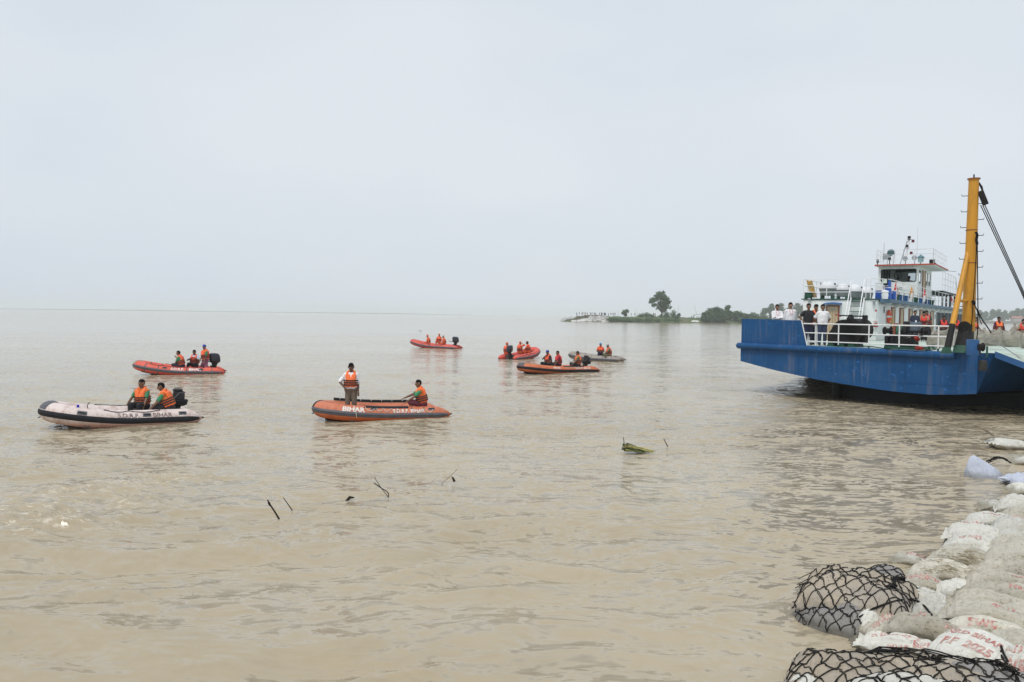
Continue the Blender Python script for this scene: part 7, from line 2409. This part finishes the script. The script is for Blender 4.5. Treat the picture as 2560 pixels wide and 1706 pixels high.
# scrap of net in the shallows
mb = MB()
rs_ = random.Random(31)
c_ = gp(2498, 1158, .04)
for k in range(7):
    pts = [c_ + Vector((-.28 + .09 * q + rs_.uniform(-.02, .02), rs_.uniform(-.08, .08), .02 + .10 * math.sin(q / 6 * PI) + rs_.uniform(-.02, .03))) for q in range(7)]
    mb.path(pts, .010, 5)
tag(mb.build('net_scrap', M_NET, angle=None), 'scrap of black net poking from the water beside the bluish bag', 'net')
# dry straw caught on the muddy bags
mb = MB()
for k in range(130):
    u, v = Z(rs_.uniform(800, 1180), rs_.uniform(735, 880))
    a = on_bags(u, v, .008)
    an = rs_.uniform(-.6, .6) + ACR
    ln = rs_.uniform(.06, .22)
    b_ = a + Vector((math.cos(an) * ln, math.sin(an) * ln, rs_.uniform(-.03, .02)))
    m_ = (a + b_) / 2 + Vector((0, 0, .02))
    mb.path([a, m_, b_], .0022, 3, cap=False)
o = mb.build('dry_straw', mat('straw', (.30, .23, .12), .9), None, angle=None)
tag(o, 'dry straw scattered over the muddy outer row sandbags', 'straw')
stuff(o)

# ================================================================== sticks and drift in the river
M_STICK = mat('stick_dark', (.022, .018, .015), .85, .3, 8, spec=.2)
M_STICKL = mat('stick_light', (.20, .14, .08), .85, .2, 8)
def stick(label, uvs, r, m_=M_STICK, extra=None, z=0):
    base = gp(*uvs[0], 0)
    P = [base + Vector((0, 0, -.25))]
    for (u, v) in uvs:
        P.append(at_y(u, v, base.y))
    r *= .72
    o = MB().path(P, [r * 1.15] + [r * (1 - .45 * i / len(uvs)) for i in range(len(uvs))], 7).build('stick', m_)
    tag(o, label, 'stick', 'sticks standing in the river')
    return o, base
S_ = lambda x, y: (640 + x / 3.922, 1080 + y / 3.922)
o, b_ = stick('thick dark stick leaning left, leftmost of the standing sticks', [S_(228, 858), S_(175, 770), S_(130, 705), S_(112, 665)], .022)
MB().path([at_y(*S_(138, 722), b_.y), at_y(*S_(124, 690), b_.y)], .02, 6).build('broken_stub', M_STICK, o)
stick('thin dark stick leaning left, second from the left', [S_(360, 776), S_(315, 712), S_(268, 646)], .013)
o, b_ = stick('crossed pair of bent thin twigs near the middle of the water', [S_(1297, 655), S_(1297, 640), S_(1230, 555), S_(1160, 445)], .010)
MB().path([at_y(*S_(1297, 640), b_.y), at_y(*S_(1300, 605), b_.y), at_y(*S_(1280, 582), b_.y), at_y(*S_(1240, 560), b_.y), at_y(*S_(1155, 500), b_.y)], .009, 6).build('side_twig', M_STICK, o)
o, b_ = stick('pale twig leaning right with a scrap caught on it', [S_(1822, 505), S_(1900, 440), S_(1975, 366)], .009, M_STICKL)
q = at_y(*S_(1915, 435), b_.y)
MB().add([q, q + Vector((.05, 0, -.03)), q + Vector((.09, .01, -.10)), q + Vector((.04, .0, -.12)), q + Vector((.10, .03, -.13))], [(0, 1, 2, 3), (1, 4, 2)]).build('caught_scrap', M_STICK, o)
o, b_ = stick('short dark stick at the right of the river beside the green clump', [(1280 + 1912 / 4.902, 1080 + 185 / 4.902), (1280 + 1885 / 4.902, 1080 + 135 / 4.902), (1280 + 1860 / 4.902, 1080 + 85 / 4.902)], .018)
a = gp(*S_(880, 684), .0); b2 = gp(*S_(962, 655), .03)
o = MB().path([a, a.lerp(b2, .5) + Vector((0, 0, .05)), b2 + Vector((0, 0, .02))], [.02, .03, .012], 6).build('drift_stick', M_STICK)
tag(o, 'small drifting stick floating between the standing sticks', 'stick')
# floating clump of green stalks
c_ = gp(1560, 1129, 0)
cl = empty('drifting_plants', 'drifting clump of green and yellow plant stalks', 'plants', c_)
rs_ = random.Random(8)
M_STK = [mat('stalk_green', (.10, .15, .03), .8, .3, 6), mat('stalk_yellow', (.42, .38, .14), .8, .2, 6), mat('stalk_dark', (.03, .035, .015), .8, .3, 6)]
for k in range(60):
    y_ = rs_.uniform(-.12, .12)
    z0_ = rs_.uniform(.0, .17)
    x0 = rs_.uniform(-.05, .10)
    L_ = rs_.uniform(.25, .75)
    pts = [(x0, y_, z0_ + .05 * rs_.random()), (x0 + L_ * .5, y_ + rs_.uniform(-.05, .05), z0_ * .55 + .02), (x0 + L_, y_ + rs_.uniform(-.1, .1), z0_ * .12 - .01)]
    MB().path(pts, [.012, .011, .005], 4).build('stalk', M_STK[k % 3], cl)
MB().path([(.02, 0, .0), (.0, 0, .2), (-.02, 0, .36)], [.02, .012, .008], 5).build('upright_stem', M_STK[2], cl)
# reddish scraps drifting behind the near boats
p = gp(490, 968, .0)
tag(MB().loft([(0, 0, -.02, .15, .06), (0, 0, .02, .12, .05), (.02, 0, .04, .04, .02)], 10, 2, Matrix.Translation(p)).build('drift_scrap', mat('scrap_brown', (.16, .06, .05), .8)), 'small brown scrap floating between the coral and pink boats', 'debris')
p = gp(1050, 828, .0)
tag(MB().loft([(0, 0, -.05, .35, .12), (0, 0, .04, .3, .1), (.05, 0, .07, .06, .04)], 10, 2, Matrix.Translation(p)).build('drift_log', M_STICK), 'dark scrap of driftwood beyond the farthest red boat', 'driftwood')

# splash where the pink boat meets the current
M_FOAMW = mat('splash_foam', (.70, .66, .57), .55, .12, 12, bmp=.6, bscale=30)
mb = MB()
rs_ = random.Random(77)
for k in range(130):
    t = rs_.random()
    u = 232 + 42 * t + rs_.uniform(-4, 4)
    hgt = max(0, (math.sin(min(1, t * 1.6) * PI) * .13)) * rs_.random()
    p = gp(u, 1069 - 3 * t + rs_.uniform(-1.5, 1.5), 0)
    mb.ball((p.x, p.y, hgt), rs_.uniform(.012, .05), 6, 4, (1.5, 1, .7))
o = mb.build('splash', M_FOAMW, None, angle=None)
tag(o, 'white water splash against the side of the pink boat', 'splash')
stuff(o)

# ================================================================== people on the far spit
def spit_person_mesh():
    mb = MB()
    mb.capsule((-.09, 0, .08), (-.09, 0, .8), .07, .10, 6, 2).capsule((.09, .05, .08), (.09, 0, .8), .07, .10, 6, 2)
    mb.capsule((0, 0, .85), (0, 0, 1.25), .15, .17, 8, 2).capsule((-.2, 0, 1.36), (.2, 0, 1.36), .08, .08, 6, 2)
    mb.capsule((-.23, 0, 1.34), (-.27, .03, .85), .055, .04, 6, 2).capsule((.23, 0, 1.34), (.27, .06, .85), .055, .04, 6, 2)
    mb.capsule((0, 0, 1.42), (0, .01, 1.62), .06, .10, 8, 3)
    me = mb.mesh('body')
    return me
SPM = spit_person_mesh()
SPIT_COL = [mat('spit_cloth_dark', (.05, .05, .07), .9), mat('spit_cloth_brown', (.14, .09, .07), .9), mat('spit_cloth_white', (.5, .5, .52), .9), mat('spit_cloth_blue', (.10, .13, .24), .9)]
SP = []
for (x, yy, c) in ((408, 190, 0), (472, 185, 0), (540, 172, 1), (565, 170, 1), (615, 175, 1), (665, 188, 1), (745, 175, 0), (785, 175, 0), (835, 175, 2), (845, 178, 3), (877, 180, 1), (966, 185, 1), (1012, 190, 0), (1020, 195, 0), (1050, 195, 0),
                    (1085, 198, 3), (1100, 200, 0), (1120, 205, 0), (1185, 210, 0), (1235, 195, 1), (1272, 190, 0), (1303, 190, 0), (1345, 192, 1), (1745, 200, 1), (1838, 200, 1), (2290, 190, 1), (2330, 190, 1), (400, 280, 1)):
    SP.append((1400 + x / 9.804, 770 + yy / 9.804, c))
for i, (u, v, c) in enumerate(SP):
    p = at_y(u, v, YI - 2 if v < 796 else YI - 7)
    me = SPM if c == 0 and i == 0 else SPM.copy()
    o = put('person', me, SPIT_COL[c])
    o.matrix_world = Matrix.Translation((p.x, p.y, min(p.z, 3.4) if v < 796 else .4)) @ Matrix.Rotation(rs_.uniform(0, 6), 4, 'Z') @ Matrix.Scale(rs_.uniform(.95, 1.15), 4)
    tag(o, ['tiny distant onlooker in dark clothes standing on the far spit', 'tiny distant onlooker in brown clothes standing on the far spit', 'tiny distant onlooker in white standing on the far spit', 'tiny distant onlooker in blue standing on the far spit'][c], 'person', 'onlookers on the far spit')
for i, u in enumerate((1729, 1733, 1742, 1747, 1752, 1756)):
    p = at_y(u, 790, YI + 4)
    o = put('person', SPM.copy(), SPIT_COL[i % 2])
    o.matrix_world = Matrix.Translation((p.x, p.y, 2.1)) @ Matrix.Rotation(rs_.uniform(0, 6), 4, 'Z')
    tag(o, 'tiny distant onlooker by the shelter on the far spit', 'person', 'onlookers by the far shelter')
